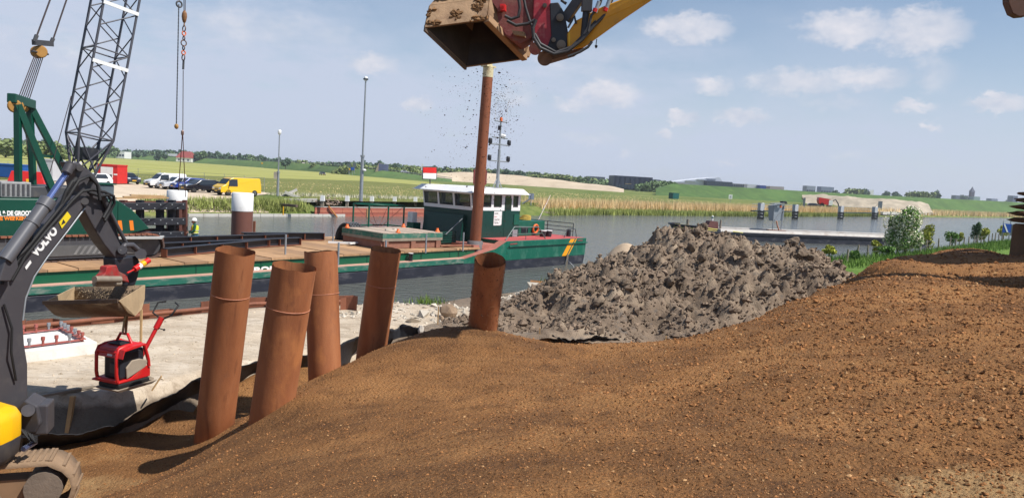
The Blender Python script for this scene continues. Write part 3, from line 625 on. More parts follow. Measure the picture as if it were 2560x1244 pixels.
def pile(label,top,bot,Yt,Yb,rad,ring_pos,extra=1.6):
    a=D(*top,Yt);b=D(*bot,Yb);d=(b-a).normalized();b=b+d*extra
    t=thing('steel_pile',label,'pile',b,'steel piles standing in the compost')
    u=d.orthogonal().normalized();w=d.cross(u);n=40;ln=(b-a).length;mb=MB();P=[]
    rg=random.Random(int(top[0]));ph=rg.uniform(0,6)
    prof=[(rad,0),(rad,.05),(rad,ln*.25),(rad,ln*.5),(rad,ln)];inn=[(rad-.016,ln*.8),(rad-.016,.05),(rad-.016,0)]
    for r,z in prof+inn:
        for i in range(n):
            q=2*math.pi*i/n;dent=(1+.016*math.sin(2*q+ph)+.006*math.sin(5*q+ph)*(z<.1))
            P.append(a+d*(z+(.007*math.sin(3*q+ph)+.004*math.sin(7*q) if z<.02 else 0))+(u*math.cos(q)+w*math.sin(q))*r*dent)
    K=len(prof)+len(inn);mb.add(P,[(k*n+i,k*n+(i+1)%n,(k+1)*n+(i+1)%n,(k+1)*n+i) for k in range(K-1) for i in range(n)],True)
    part(mb,'pipe_wall',PIPE,t,fix=True)
    if ring_pos:
        s_=a+d*ring_pos;part(MB().torus(s_,d,rad*1.004,.006,40,6),'chalk_ring',CHALK,t)
    return t,a,b,d
pile('tall rusty steel pile nearest the excavator, its foot deepest',(589,627),(531,1118),10.44,10.75,.256,.62)
pile('rusty steel pile with wide open rim, nearest the camera',(736,666),(680,1028),9.4,9.55,.262,.52)
pile('rusty steel pile with ochre streaks, standing behind the widest-looking one',(802,628),(812,932),11.25,11.15,.243,.62)
pile('rusty steel pile whose shaft lies mostly in shadow',(965,624),(929,878),11.8,12.0,.228,.55)
p5=pile('soil-spattered steel pile right under the dumping bucket',(1226,650),(1206,822),11.4,11.9,.232,0)
# ---- geotextile
GEO=M('geotextile_black',c(38,40,46),.6,0,.2,3,.5,9,spec=.4)
def ribbon(name,label,top,bot,seed,waves=.028):
    tp=np.array([tuple(G(x,y,z)) for x,y,z in top]);bt=np.array([tuple(G(x,y+12,z-.2)) for x,y,z in bot]);m=len(top);rows=[]
    T=np.linspace(0,m-1,m*14)
    a=np.stack([np.interp(T,range(m),tp[:,k]) for k in range(3)],1);b=np.stack([np.interp(T,np.linspace(0,m-1,len(bot)),bt[:,k]) for k in range(3)],1)
    A=[]
    for f in np.linspace(0,1,9):
        q=a*(1-f)+b*f;nz=fbm(T*2.3+seed,np.full(len(T),f*2.2),3,seed);q=q.copy();q[:,2]+=nz*waves*2;q[:,1]-=.03+np.abs(nz)*waves*1.2;A.append(q)
    A=np.array(A);o=gridmesh(name,A[...,0],A[...,1],A[...,2],GEO);o.modifiers.new('solid','SOLIDIFY').thickness=.008
    return tag(o,label,'geotextile')
ribbon('geotextile_sheet','crumpled black geotextile along the sand trench left of the piles',[(60,1088,1.6),(130,1082,1.62),(210,1080,1.55),(290,1060,1.6),(350,1025,1.75),(420,990,1.9),(480,952,1.95),(540,932,1.98),(650,898,1.98),(760,884,1.98),(840,866,2.0),(890,842,2.08),(920,836,2.08)],
  [(60,1116,1.34),(130,1112,1.32),(210,1106,1.3),(290,1084,1.3),(350,1046,1.6),(430,1002,1.74),(500,968,1.8),(560,948,1.84),(650,918,1.86),(760,905,1.86),(850,900,1.8),(900,890,1.45),(930,880,1.5)],3)
ribbon('geotextile_sheet','black geotextile draped between the shaded pile and the stones',[(900,838,2.05),(960,822,2.08),(1000,812,2.1),(1040,816,2.1),(1090,824,2.0)],[(900,880,1.6),(960,866,1.7),(1000,856,1.8),(1040,842,1.9),(1090,836,1.95)],8,.06)
ribbon('geotextile_sheet','black geotextile rolled up in front of the clay heap',[(1375,842,2.1),(1420,850,2.1),(1450,846,2.15),(1500,843,2.16),(1560,850,2.06),(1640,856,2.0),(1720,846,2.0),(1780,826,2.0),(1830,812,2.05)],[(1375,866,1.75),(1440,872,1.7),(1500,872,1.7),(1560,876,1.7),(1640,880,1.7),(1720,872,1.7),(1780,850,1.75),(1830,838,1.8)],5,.07)
# ---- sheet pile wall at the quay edge
sw=thing('sheet_pile_wall','rusty corrugated sheet pile wall along the sand platform','sheet pile',(-7.5,17.5,0))
line=[Vector((-16.5,11.0,0)),Vector((-10.1,14.75,0)),Vector((-6.6,19.1,0)),Vector((-4.1,20.5,0))];seg=[]
for a,b in zip(line[:-1],line[1:]):
    L_=(b-a).length;k=max(1,round(L_/.62))
    for i in range(k):seg.append((a.lerp(b,i/k),a.lerp(b,(i+1)/k)))
for i,(a,b) in enumerate(seg):
    d=(b-a).normalized();nn=Vector((-d.y,d.x,0));s=1 if i%2 else -1;tp=2.06+.07*math.sin(i*1.7)+(.12 if i%5<2 else 0)
    mb=MB();off=[(0,0),(.12,s*.16),(.88,s*.16),(1,0)];w_=(b-a).length
    for (f0,o0),(f1,o1) in zip(off[:-1],off[1:]):
        p=a+d*f0*w_+nn*(o0-.1);q=a+d*f1*w_+nn*(o1-.1);mb.prism([p+Vector((0,0,-1.4)),q+Vector((0,0,-1.4)),q+Vector((0,0,tp)),p+Vector((0,0,tp))],nn*.012)
    part(mb,'sheet',RUST,sw)
part(MB().path([a+Vector((.25,-.1,2.0)) for a,_ in seg],.05,6),'capping_bar',RUST,sw)
p=G(870,776,1.9);mb=MB()
for k,(x0,y0) in enumerate([(0,0),(.12,.12),(.3,.12),(.42,0)][:-1]):
    x1,y1=[(0,0),(.12,.12),(.3,.12),(.42,0)][k+1];mb.prism([p+Vector((x0-.2,y0,-1.5)),p+Vector((x1-.2,y1,-1.5)),p+Vector((x1-.2,y1,.32+.03*k)),p+Vector((x0-.2,y0,.3+.03*k))],Vector((0,.012,0)))
solo(mb,'sheet_pile','%s'and RUST,'single rusty sheet pile stub sticking up behind the streaked pile','sheet pile')
# ---- concrete foundation with anchor bolts
f=thing('foundation_block','white concrete foundation with a bolted steel frame on top','foundation',G(150,880,1.9))
A0,A1,A2=G(243,884,1.9),G(172,846,1.9),G(40,912,1.9);e1=(A2-A0);e2=(A1-A0);hgt=Vector((0,0,.22))
e1=e1*1.5
part(MB().hexa([A0-hgt*.2,A0+e1-hgt*.2,A0+e1+e2-hgt*.2,A0+e2-hgt*.2,A0+hgt,A0+e1+hgt,A0+e1+e2+hgt,A0+e2+hgt]),'plinth',M('white_concrete',c(232,230,224,.9),.8,0,.06,2,.2,30,dirt=c(180,165,145),ds=3,damt=.3),f,bevel=.015)
RBOLT=M('bolt_primer',c(168,92,82),.6,0,.15)
def fp(s,t,z=0):return A0+e1*s+e2*t+hgt+Vector((0,0,z))
fm=part(MB().beam(fp(.1,.12,.035),fp(1,.12,.035),.09,.015).beam(fp(.1,.88,.035),fp(1,.88,.035),.09,.015).beam(fp(.1,.08,.052),fp(.1,.92,.052),.09,.015),'anchor_frame',RBOLT,f)
for s,t in[(.1+.11*k,.12) for k in range(8)]+[(.1+.11*k,.88) for k in range(8)]+[(.1,.12+.76*k/6) for k in range(1,6)]:
    part(MB().tube(fp(s,t,.0),fp(s,t,.15),.022,n=8).tube(fp(s,t,.11),fp(s,t,.17),.034,n=6),'anchor_bolt',STEEL if R_.random()<.6 else RBOLT,f)
# ---- stakes, boards
def stake(px,py,hpx,z,label,r=.018,lean=0):
    p=G(px,py,z);h=hpx*p.y/F_PX;return solo(MB().beam(p-Vector((0,0,.15)),p+Vector((lean*h,0,h)),r*2,r*2,(1,0,0)),'wooden_stake',WOODP,label,'stake')
stake(352,862,92,1.9,'tall pale wooden stake standing behind the hanging compactor')
stake(1094,816,52,1.95,'slim wooden stake in the rubble beside the brown boulder',.014)
stake(1348,850,32,2.0,'short wooden stake at the foot of the clay heap',.014)
stake(1664,858,20,2.0,'tiny pale stake sticking out near the geotextile before the heap',.012)
stake(168,1064,80,1.45,'dusty wooden stake leaning in the dark trench',.03,.18)
pa,pb=G(92,990,1.95),G(212,968,1.95)
solo(MB().beam(pa,pb,.09,.035).beam(pa+Vector((.1,.1,.0)),pb+Vector((.08,.1,0)),.06,.03),'wooden_board',WOODG,'grey wooden board lying along the trench edge below the compactor','board')
pa,pb=G(380,975,1.95),G(372,920,1.95);solo(MB().beam(pa,pa+Vector((.12,.05,.22)),.05,.02),'wooden_board',WOODP,'short pale board stuck in the sand right of the compactor','board')
# ---- stones
STONE=M('pale_stone',c(198,190,178),.9,0,.15,3,.7,14,dirt=c(150,136,118),ds=3,damt=.5)
STB=M('brown_stone',c(160,136,112),.9,0,.15,3,.7,14)
def rock(px,py,z,wpx,hpx,label,mat=STONE,seed=0,group=None):
    p=G(px,py,z);k=p.y/F_PX;b_=MB().blob((0,0,0),(wpx*k*.5,wpx*k*.4,hpx*k*.5),seed,2,.16);o=solo(b_,'boulder',mat,label,'boulder',group);o.location=p+Vector((0,0,hpx*k*.3));o.rotation_euler=(0,0,seed);return o
rock(1120,792,1.9,44,44,'big brown boulder on the rubble left of the spattered pile',STB,3)
rock(1104,806,1.9,18,22,'small brown stone leaning below the big brown boulder',STB,5)
rock(1052,834,1.95,20,28,'pale upright stone on the black geotextile',STONE,8)
rock(1385,738,1.55,56,24,'long flat pale slab of broken concrete by the water',STONE,9)
rock(1330,742,1.45,46,18,'flat pale concrete chunk left of the long slab',STONE,11)
rock(1412,712,1.3,62,34,'large pale concrete lump at the waterline under the stern',STONE,13)
rock(1422,692,1.6,26,16,'small pale concrete lump on top of the large one',STONE,15)
rock(1398,694,1.6,14,18,'narrow white concrete piece with bent wires',STONE,17)
rock(1270,752,1.5,30,16,'pale broken stone just right of the spattered pile',STONE,19)
rock(1150,808,1.9,26,14,'low brown stone at the left foot of the spattered pile',STB,21)
rock(1540,740,1.9,40,22,'pale clod-like stone on the left shoulder of the clay heap',STONE,25)
p=G(1400,690,1.8);mb=MB();k=p.y/F_PX
mb.path([p+Vector((-30*k,0,8*k)),p+Vector((-18*k,0,22*k)),p,],.012,5).path([p+Vector((6*k,0,10*k)),p+Vector((14*k,0,44*k)),p+Vector((30*k,0,30*k)),p+Vector((44*k,0,6*k))],.012,5)
solo(mb,'bent_wire',STEEL,'bent reinforcement wires sticking out of the concrete at the waterline','wire')
# rubble carpet on the bank (nobody could count it)
n=9000;x=NR.uniform(-4.2,7,n);y=NR.uniform(17.5,38,n);dd=sdist(x,y,NE);m=(dd>-.6)&(dd<7.5)&(KF(x,y)<2.1)&(sdist(x,y,TE)<-.2)&(y>18.2);x,y=x[m],y[m];sz=np.clip(NR.lognormal(-3.3,.6,len(x)),.015,.22)
tone=np.array(c(206,196,180,1))*NR.uniform(.5,1.1,(len(x),1));tag(clods('rubble',np.stack([x,y,ground_z(x,y)+sz*.15],-1),sz,TONE,tone),kind='stuff')
n=5000;x=NR.uniform(-14,0,n);y=NR.uniform(11.5,19.5,n);m=(sdist(x,y,NE)>.4)&(sdist(x,y,TE)<-.1);x,y=x[m],y[m];sz=np.clip(NR.lognormal(-4.6,.5,len(x)),.004,.05)
tone=np.array(c(200,184,160,1))*NR.uniform(.5,1.1,(len(x),1));tag(clods('sand_crumbs',np.stack([x,y,ground_z(x,y)+sz*.1],-1),sz,TONE,tone),kind='stuff')
n=420;x=NR.uniform(34,60,n);t=NR.uniform(-2,1.8,n);y=x*1.02+33+t;x2=x-12;tone=np.array(c(200,196,186,1))*NR.uniform(.6,1.1,(n,1))
q=along([(12,44.5),(25,57),(55,91)],1500,-2.6,.4);zz=ground_z(q[:,0],q[:,1]);sz=NR.uniform(.1,.35,len(q));tag(clods('bank_riprap',np.stack([q[:,0],q[:,1],zz],-1),sz,TONE,np.array(c(206,202,194,1))*NR.uniform(.6,1.1,(len(q),1))),kind='stuff')
for px,py,z,k in[(1065,752,1.3,90),(1105,752,1.3,30),(1255,748,1.5,40),(1380,700,1.3,30),(1545,692,2.2,30),(1040,752,1.3,25)]:
    p=G(px,py,z);q=np.stack([p.x+NR.normal(0,.22,k),p.y+NR.normal(0,.2,k),np.full(k,p.z-.1)],-1)
    blades('grass_tuft',q,.3,.016,M('tuft_green',c(112,140,52),.9,0,.2,1,attr='tone'),.35)
# ---- small excavator on the left
X1=thing('mini_excavator','grey and yellow compact excavator at the left edge holding the compactor','excavator',G(60,1240,1.3))
PA=D(75,1000,9.2);PB=D(330,640,10.7);ax=(PB-PA);ax.z=0;ax.normalize();PN=Vector((ax.y,-ax.x,0))   # PN points to the camera side
if PN.dot(-PA)<0:PN=-PN
VG=M('excavator_grey',c(74,72,76),.42,0,.08,2,.06,40,dirt=c(110,104,98),ds=4,damt=.25,dt=.6)
def vp(px,py,off=0):return onplane(px,py,PA+PN*off,PN)
def plate(pts,w,off=0):return MB().prism([vp(x,y,off+w/2) for x,y in pts],-PN*w)
BO=[(-60,1060),(-20,800),(0,700),(22,650),(90,582),(150,527),(192,488),(216,490),(212,515),(176,568),(120,640),(86,690),(66,740),(57,790),(62,860),(70,910),(70,1000),(58,1060)]
boom=part(plate(BO,.26),'boom',VG,X1,bevel=.02,fix=True)
r_=(vp(175,568,.14)-vp(86,690,.14));u_=Vector((0,0,1))
text('VOLVO',vp(90,642,.133),vp(146,576,.133)-vp(90,642,.133),PN.cross(vp(146,576)-vp(90,642)),.105,WHITE,boom,bold=.008,width=(vp(146,576,.133)-vp(90,642,.133)).length)
# plates on the boom: warning sticker and small label
part(MB().prism([vp(147,556,.135),vp(168,529,.135),vp(177,541,.135),vp(154,571,.135)],PN*.006),'warning_sticker',M('sticker_yellow',c(240,214,40),.5,0,.05),boom)
part(MB().prism([vp(153,562,.142),vp(158,548,.142),vp(164,556,.142)],PN*.002),'sticker_sign',BLACK,boom)
part(MB().prism([vp(62,668,.135),vp(75,650,.135),vp(78,656,.135),vp(65,674,.135)],PN*.006),'boom_label',WHITE,boom)
ed=MB();ed.path([vp(212,520,.1),vp(176,568,.1),vp(120,640,.1),vp(86,690,.1),vp(64,745,.1),vp(57,800,.1)],.012,6);part(ed,'boom_edge_plate',STEEL,boom)
ST=[(178,405),(200,408),(238,437),(250,460),(264,490),(286,545),(300,600),(320,622),(318,640),(292,648),(262,612),(240,577),(215,532),(204,500),(190,440)]
stick=part(plate(ST,.2,-.02),'stick',VG,X1,bevel=.015,fix=True)
for x_,y_,r_ in((200,420,.04),(232,447,.03),(212,503,.045)):part(MB().tube(vp(x_,y_,.16),vp(x_,y_,-.18),r_,n=14),'pivot_pin',M('pin_steel',c(96,92,92),.4,.3,.1),X1)
cyl=part(MB().tube(vp(12,650,.26),vp(112,512,.26),.078,n=20).tube(vp(108,518,.26),vp(121,499,.26),.09,n=20).tube(vp(78,560,.26),vp(82,554,.26),.088,n=20),'arm_cylinder',M('cylinder_grey',c(104,104,108),.35,.2,.08),X1)
part(MB().tube(vp(119,502,.26),vp(170,428,.26),.04,n=14),'piston_rod',CHROME,cyl)
part(MB().tube(vp(166,432,.3),vp(178,408,.3),.06,n=12).tube(vp(176,415,.34),vp(176,415,-.1),.05,n=12),'rod_eye',VG,cyl)
part(MB().prism([vp(-20,700,.2),vp(0,640,.2),vp(25,636,.2),vp(30,665,.2),vp(10,700,.2)],PN*.1),'cylinder_bracket',VG,X1,bevel=.01)
H=MB()
for pts,r in[([(22,690),(52,640),(100,580),(138,534),(172,490),(196,452),(222,440),(244,462),(250,500)],.022),([(30,700),(64,640),(112,582),(148,540),(180,502),(205,478),(230,474),(262,480),(284,490),(286,508),(262,552)],.02),
   ([(170,500),(172,470),(186,452),(192,448)],.024),([(150,520),(165,480),(180,455),(190,446)],.024),([(220,480),(250,490),(270,488),(278,500),(272,520),(258,545)],.02),([(5,710),(22,660),(60,628),(95,590)],.02),([(10,760),(30,820),(28,880),(40,950)],.014),([(60,640),(72,610),(78,585)],.018)]:
    H.path([vp(x,y,.16+.02*((i*7)%3)) for i,(x,y) in enumerate(pts)],r,7)
part(H,'hydraulic_hoses',BLACKR,X1)
part(MB().tube(vp(272,525,.12),vp(320,616,.12),.026,n=12).tube(vp(256,490,.12),vp(274,528,.12),.04,n=12),'bucket_cylinder',DKST,X1)
part(MB().path([vp(300,628,.12),vp(312,612,.12),vp(330,612,.12),vp(348,628,.12)],.04,8).tube(vp(352,634,.18),vp(352,634,-.15),.075,n=18).tube(vp(306,624,.16),vp(306,624,-.14),.06,n=16),'bucket_link',VG,X1)
MUDR0=M('dusty_red',c(168,44,42),.6,0,.2,6,.2,25,dirt=c(120,96,84),ds=8,damt=.7,dt=.52)
tr=part(plate([(288,645),(345,640),(352,660),(346,692),(338,714),(300,716),(290,690)],.22,-.02),'tilt_rotator',BLACK,X1,bevel=.02,fix=True)
part(plate([(254,692),(264,682),(268,666),(292,662),(298,678),(318,688),(324,706),(300,700),(254,698)],.12,.12),'quick_coupler',MUDR0,tr,bevel=.012,fix=True)
part(MB().tube(vp(236,698,.3),vp(300,698,.3),.045,n=12).tube(vp(236,708,.2),vp(300,708,.2),.04,n=12),'coupler_bars',M('worn_steel',c(150,138,122),.6,.2,.2,5),tr)
part(MB().tube(vp(318,682,.2),vp(338,672,.2),.012,n=10).tube(vp(336,673,.2),vp(372,650,.2),.04,n=14),'tilt_cylinder',RED,tr)
part(MB().tube(vp(345,668,.2),vp(352,663,.2),.042,n=14),'cylinder_band',WHITE,tr);part(MB().tube(vp(353,662,.2),vp(361,657,.2),.042,n=14),'cylinder_band',YELLOW,tr)
# ditching bucket
prof=[(360,712,10.95),(359,745,10.9),(352,772,10.75),(335,789,10.5),(318,782,10.3),(295,752,9.95)]
pr=[D(*q) for q in prof];Wd=D(108,756,10.2)-D(295,752,9.95);m=MB()
bk=MB();bk.sheet([pr,[p+Wd for p in pr]]);BKT=M('bucket_steel',c(120,100,80),.75,0,.25,4,.4,30,dirt=c(165,142,112),ds=3,damt=.7)
bucket=part(bk,'ditching_bucket',BKT,X1,solid=.02)
sd=D(300,745,10.0)
for k,nm in((0,'side_plate'),(1,'side_plate')):
    part(MB().prism([p+Wd*k for p in pr],-Wd.normalized()*.02*(1 if k==0 else -1)),nm,M('bucket_side',c(186,160,124),.8,0,.15,4,.3,30),bucket)
part(MB().beam(pr[5]+Wd*.0,pr[5]+Wd,.03,.05),'cutting_edge',M('edge_steel',c(96,78,66),.5,.2,.2,5),bucket)
nb=260;tt=NR.random(nb);uu=NR.random(nb);base=np.array([tuple(pr[0].lerp(pr[1],float(b)*.9)+Wd*(.03+.94*float(a))) for a,b in zip(tt,uu)])
o=clods('stuck_soil',base+np.array([0,-.03,0]),NR.uniform(.003,.014,nb),TONE,np.array(c(150,132,108,1))*NR.uniform(.6,1.1,(nb,1)));o.parent=bucket;o['kind']='stuff'
# upper body, counterweight and track at the left edge
rz=math.atan2(ax.y,ax.x)
YB=M('excavator_yellow',c(246,188,20),.35,0,.06,1.5,.02,15)
def body_ring(z,sc,c0):
    pts=[]
    for i in range(28):
        t=2*math.pi*i/28;q=(abs(math.cos(t))**.55*math.copysign(1,math.cos(t)),abs(math.sin(t))**.55*math.copysign(1,math.sin(t)))
        pts.append(Vector((c0.x+q[0]*.78*sc,c0.y+q[1]*.36*sc,z)))
    return pts
c0=Vector((D(66,1080,8.55).x-.78,8.3,0))
p_top=D(20,1010,8.6).z;p_mid=D(30,1128,7.97).z;p_bot=D(30,1192,8.0).z
rings=[body_ring(p_mid,1,c0),body_ring(p_mid+(p_top-p_mid)*.75,1,c0),body_ring(p_top,.94,c0),body_ring(p_top+.04,.8,c0)]
mb=MB();mb.sheet([r+[r[0]] for r in rings]);mb.add(rings[-1],[tuple(range(28))]);hood=part(mb,'engine_hood',YB,X1,fix=True)
rings=[body_ring(p_bot,.86,c0),body_ring(p_bot+.1,.97,c0),body_ring(p_mid-.004,1.005,c0)];mb=MB();mb.sheet([r+[r[0]] for r in rings]);mb.add(rings[0],[tuple(range(28))[::-1]]);mb.add(rings[-1],[tuple(range(28))]);cwt=part(mb,'counterweight',DKST,X1,fix=True)
def onring(px,py,Y):return D(px,py,Y)
ly=c0.y-.37
text('PLUS',Vector((c0.x+.16,ly-.004,p_bot+.14)),(1,0,0),(0,0,1),.09,WHITE,cwt,bold=.004)
text('PER',Vector((c0.x+.25,ly-.004,p_mid+.27)),(1,0,0),(0,0,1),.085,M('logo_green',c(110,150,30),.5),hood,bold=.003)
text('www.gemper.nl',Vector((c0.x-.05,ly-.004,p_mid+.06)),(1,0,.06),(0,0,1),.03,BLACK,hood)
part(MB().path([Vector((c0.x+.42,ly-.003,p_mid+.28)),Vector((c0.x+.5,ly-.003,p_mid+.36)),Vector((c0.x+.53,ly-.003,p_mid+.46)),Vector((c0.x+.56,ly-.003,p_mid+.3))],.009,5),'logo_mark',BLACK,hood)
part(MB().box((c0.x-.5,c0.y+.2,p_top+.75),(.95,1.1,1.5)),'cab',DKST,X1,bevel=.08)
part(MB().box((c0.x-.2,c0.y+.1,p_bot-.05),(1.0,1.0,.2)),'slew_ring',BLACK,X1)
# swing post
q=D(88,1030,8.7);part(MB().box(D(95,1040,8.9),(.28,.3,.36),.3),'valve_box',VG,X1,bevel=.02)
part(MB().prism([D(62,1000,8.7),D(92,1015,8.7),D(100,1060,8.7),D(88,1082,8.7),D(50,1082,8.7),D(40,1020,8.7)],Vector((-.1,.35,0))).tube(D(70,1025,8.6),D(70,1025,8.95),.07,n=16),'swing_post',VG,X1,bevel=.02,fix=True)
part(MB().tube(D(58,1122,8.4),D(88,1104,8.6),.03,n=10),'swing_rod',CHROME,X1)
hc=MB()
for k in range(6):hc.path([D(50+6*k,1070+3*k,8.55),D(70+3*k,1095+4*(k%3),8.45),D(92,1090+3*k,8.6)],.012,5)
part(hc,'swing_hoses',BLACKR,X1)
TRK=M('track_rubber',c(150,124,98),.9,0,.15,3,.5,18,dirt=c(110,88,68),ds=3,damt=.5)
def track(parent,x1,y0,width,L_,h,z0,dirx,mat,pads=34,name='track'):
    """a crawler: oval belt lying along dirx; front end at x1,y0"""
    dx=Vector((dirx[0],dirx[1],0)).normalized();sd_=Vector((-dx.y,dx.x,0));o=Vector((x1,y0,z0));r=h/2;loop=[]
    for i in range(9):t=-math.pi/2+math.pi*i/8;loop.append((-r+r*math.cos(t),r+r*math.sin(t)))
    for i in range(9):t=math.pi/2+math.pi*i/8;loop.append((-L_+r+r*math.cos(t),r+r*math.sin(t)))
    rows=[[o+dx*a+Vector((0,0,b))+sd_*s for a,b in loop+[loop[0]]] for s in(-width/2,width/2)]
    inn=[[o+dx*(a+ (-.05 if a>-r else .05))+Vector((0,0,r+(b-r)*.82))+sd_*s for a,b in loop+[loop[0]]] for s in(-width/2,width/2)]
    mb=MB();mb.sheet([inn[0],rows[0],rows[1],inn[1]]);b_=part(mb,name,mat,parent,fix=True)
    return b_,o,dx,sd_,r
tp=G(198,1214,1.55)
tk,o_,dx_,sd_,r_=track(X1,tp.x-.0,tp.y+.0,.42,2.4,.68,1.28,(.93,.36),TRK)
for i in range(30):
    t_=-.3-1.8*i/29;part(MB().beam(o_+dx_*t_+Vector((0,0,.68))-sd_*.2,o_+dx_*t_+Vector((0,0,.68))+sd_*.2,.03,.022),'track_lug',TRK,tk)
for i in range(7):
    t_=math.pi/2-math.pi*(i+.5)/7;q_=o_+dx_*(-r_+r_*math.cos(t_))+Vector((0,0,r_+r_*math.sin(t_)));part(MB().beam(q_-sd_*.2,q_+sd_*.2,.03,.03),'track_lug',TRK,tk)
wm=MB()
for a in(-.34,-.85,-1.2,-1.55,-2.06):
    wm.tube(o_+dx_*a+Vector((0,0,.34 if a in(-.34,-2.06) else .2))-sd_*.19,o_+dx_*a+Vector((0,0,.34 if a in(-.34,-2.06) else .2))+sd_*.19,.2 if a in(-.34,-2.06) else .1,n=18)
part(wm,'track_rollers',M('roller_mud',c(128,114,100),.85,0,.2,4,.4,20),X1)
part(MB().beam(o_+dx_*-.5+Vector((0,0,.34)),o_+dx_*-1.9+Vector((0,0,.34)),.24,.22),'track_frame',M('mud_frame',c(150,118,88),.9),X1)
# ---- plate compactor hanging from the bucket
K0=D(314,964,11.1)
KP=thing('plate_compactor','red vibratory plate compactor hanging from the excavator bucket','compactor',K0)
fd=Vector((-.35,-.94,0)).normalized();fs=Vector((-fd.y,fd.x,0));     # front direction, side
if fs.x<0:fs=-fs
def k3(f_,s_,z):return K0+(fd*f_+fs*s_)*.76+Vector((0,0,z))*.92
CRED=M('compactor_red',c(206,34,36),.4,0,.1,3,.03,20,dirt=c(150,96,74),ds=6,damt=.35,dt=.6)
BEIG=M('dusty_cover',c(164,150,132),.8,0,.12,4,.1,20)
bp=MB();bp.hexa([k3(-.38,-.27,.0),k3(.38,-.27,.0),k3(.38,.27,.0),k3(-.38,.27,.0),k3(-.48,-.3,.045),k3(.46,-.3,.045),k3(.46,.3,.045),k3(-.48,.3,.045)]);pl=part(bp,'base_plate',BEIG,KP)
for s in(-.24,-.12,0,.12,.24):part(MB().beam(k3(-.44,s,.055),k3(-.3,s,.12),.02,.05),'plate_rib',BEIG,pl)
part(MB().hexa([k3(-.34,-.26,.05),k3(.4,-.26,.05),k3(.4,.26,.05),k3(-.34,.26,.05),k3(-.34,-.26,.13),k3(.4,-.26,.13),k3(.4,.26,.13),k3(-.34,.26,.13)]),'rubber_mounts',BLACKR,KP,bevel=.02)
part(MB().prism([k3(.42,.25,.13),k3(-.36,.25,.13),k3(-.36,.25,.28),k3(-.25,.25,.33),k3(.1,.25,.18),k3(.42,.25,.16)],-fs*.5),'lower_frame',CRED,KP,bevel=.012)
part(MB().box(k3(.04,0,.4),(.44,.32,.42),math.atan2(fd.y,fd.x)),'engine',BLACK,KP,bevel=.04);part(MB().box(k3(.35,.08,.36),(.04,.12,.14),math.atan2(fd.y,fd.x)),'air_filter',DKST,KP,bevel=.01)
part(MB().prism([k3(.2,.215,.18),k3(-.24,.215,.3),k3(-.3,.215,.4),k3(-.1,.215,.46),k3(.08,.215,.46),k3(.22,.215,.36)],fs*.03),'side_cover',BEIG,KP,bevel=.012)
text('WACKER',k3(.1,.249,.27),-fd*1+Vector((0,0,.35)),Vector((0,0,1)),.03,BLACK,KP,bold=.001)
cage=MB()
for s in(-.25,.25):
    cage.path([k3(.42,s,.17),k3(.45,s,.3),k3(.45,s,.6),k3(.4,s,.68),k3(.25,s,.71),k3(-.1,s,.71),k3(-.2,s,.66),k3(-.3,s,.42),k3(-.32,s,.3)],.026,8)
cage.tube(k3(.44,-.25,.19),k3(.44,.25,.19),.026,n=8).tube(k3(.43,-.25,.63),k3(.43,.25,.63),.026,n=8)
part(cage,'protection_frame',CRED,KP)
part(MB().prism([k3(.455,-.25,.55),k3(.41,-.25,.69),k3(.2,-.25,.725),k3(-.1,-.25,.725),k3(-.1,-.25,.7),k3(.4,-.25,.66),k3(.44,-.25,.55)],fs*.5),'hood',CRED,KP,bevel=.01)
part(MB().hexa([k3(.28,-.17,.724),k3(.28,.17,.724),k3(0,.17,.728),k3(0,-.17,.728),k3(.28,-.17,.732),k3(.28,.17,.732),k3(0,.17,.736),k3(0,-.17,.736)]),'hood_grille',BLACKR,KP)
part(MB().prism([k3(.452,.02,.575),k3(.452,.14,.575),k3(.43,.14,.62),k3(.43,.02,.62)],fd*.006),'badge',WHITE,KP)
part(MB().path([k3(.05,-.2,.71),k3(.05,-.09,.86),k3(.05,.09,.86),k3(.05,.2,.71)],.022,8),'lifting_eye',CRED,KP)
hd=part(MB().tube(k3(-.28,.1,.45),k3(-.55,.2,.9),.03,n=10).tube(k3(-.54,.19,.88),k3(-.64,.24,1.06),.045,n=12),'guide_handle',CRED,KP)
e_=k3(-.64,.24,1.05);part(MB().path([e_+fs*-.05,e_+fs*-.18+Vector((0,0,.06)),e_+fs*-.2-fd*.12+Vector((0,0,.2)),e_+fs*-.1-fd*.18+Vector((0,0,.22))],.014,6).path([e_+fs*.05,e_+fs*.18+Vector((0,0,.06)),e_+fs*.2-fd*.12+Vector((0,0,.2)),e_+fs*.08-fd*.18+Vector((0,0,.22))],.014,6),'grips',BLACKR,hd)
part(MB().tube(k3(-.55,.2,.9),k3(-.55,.38,.88),.008,n=6).blob(k3(-.55,.39,.88),(.02,.02,.02),1),'lever',BLACKR,hd)
a=k3(.05,0,.87);b=D(318,786,10.5);b2=D(314,786,10.45)
solo(MB().beam(a+fs*.03,b,.05,.01,fd).beam(a-fs*.03,b2,.05,.01,fd),'lifting_strap',M('olive_webbing',c(150,142,112),.9),'olive webbing strap between excavator bucket and compactor','strap')
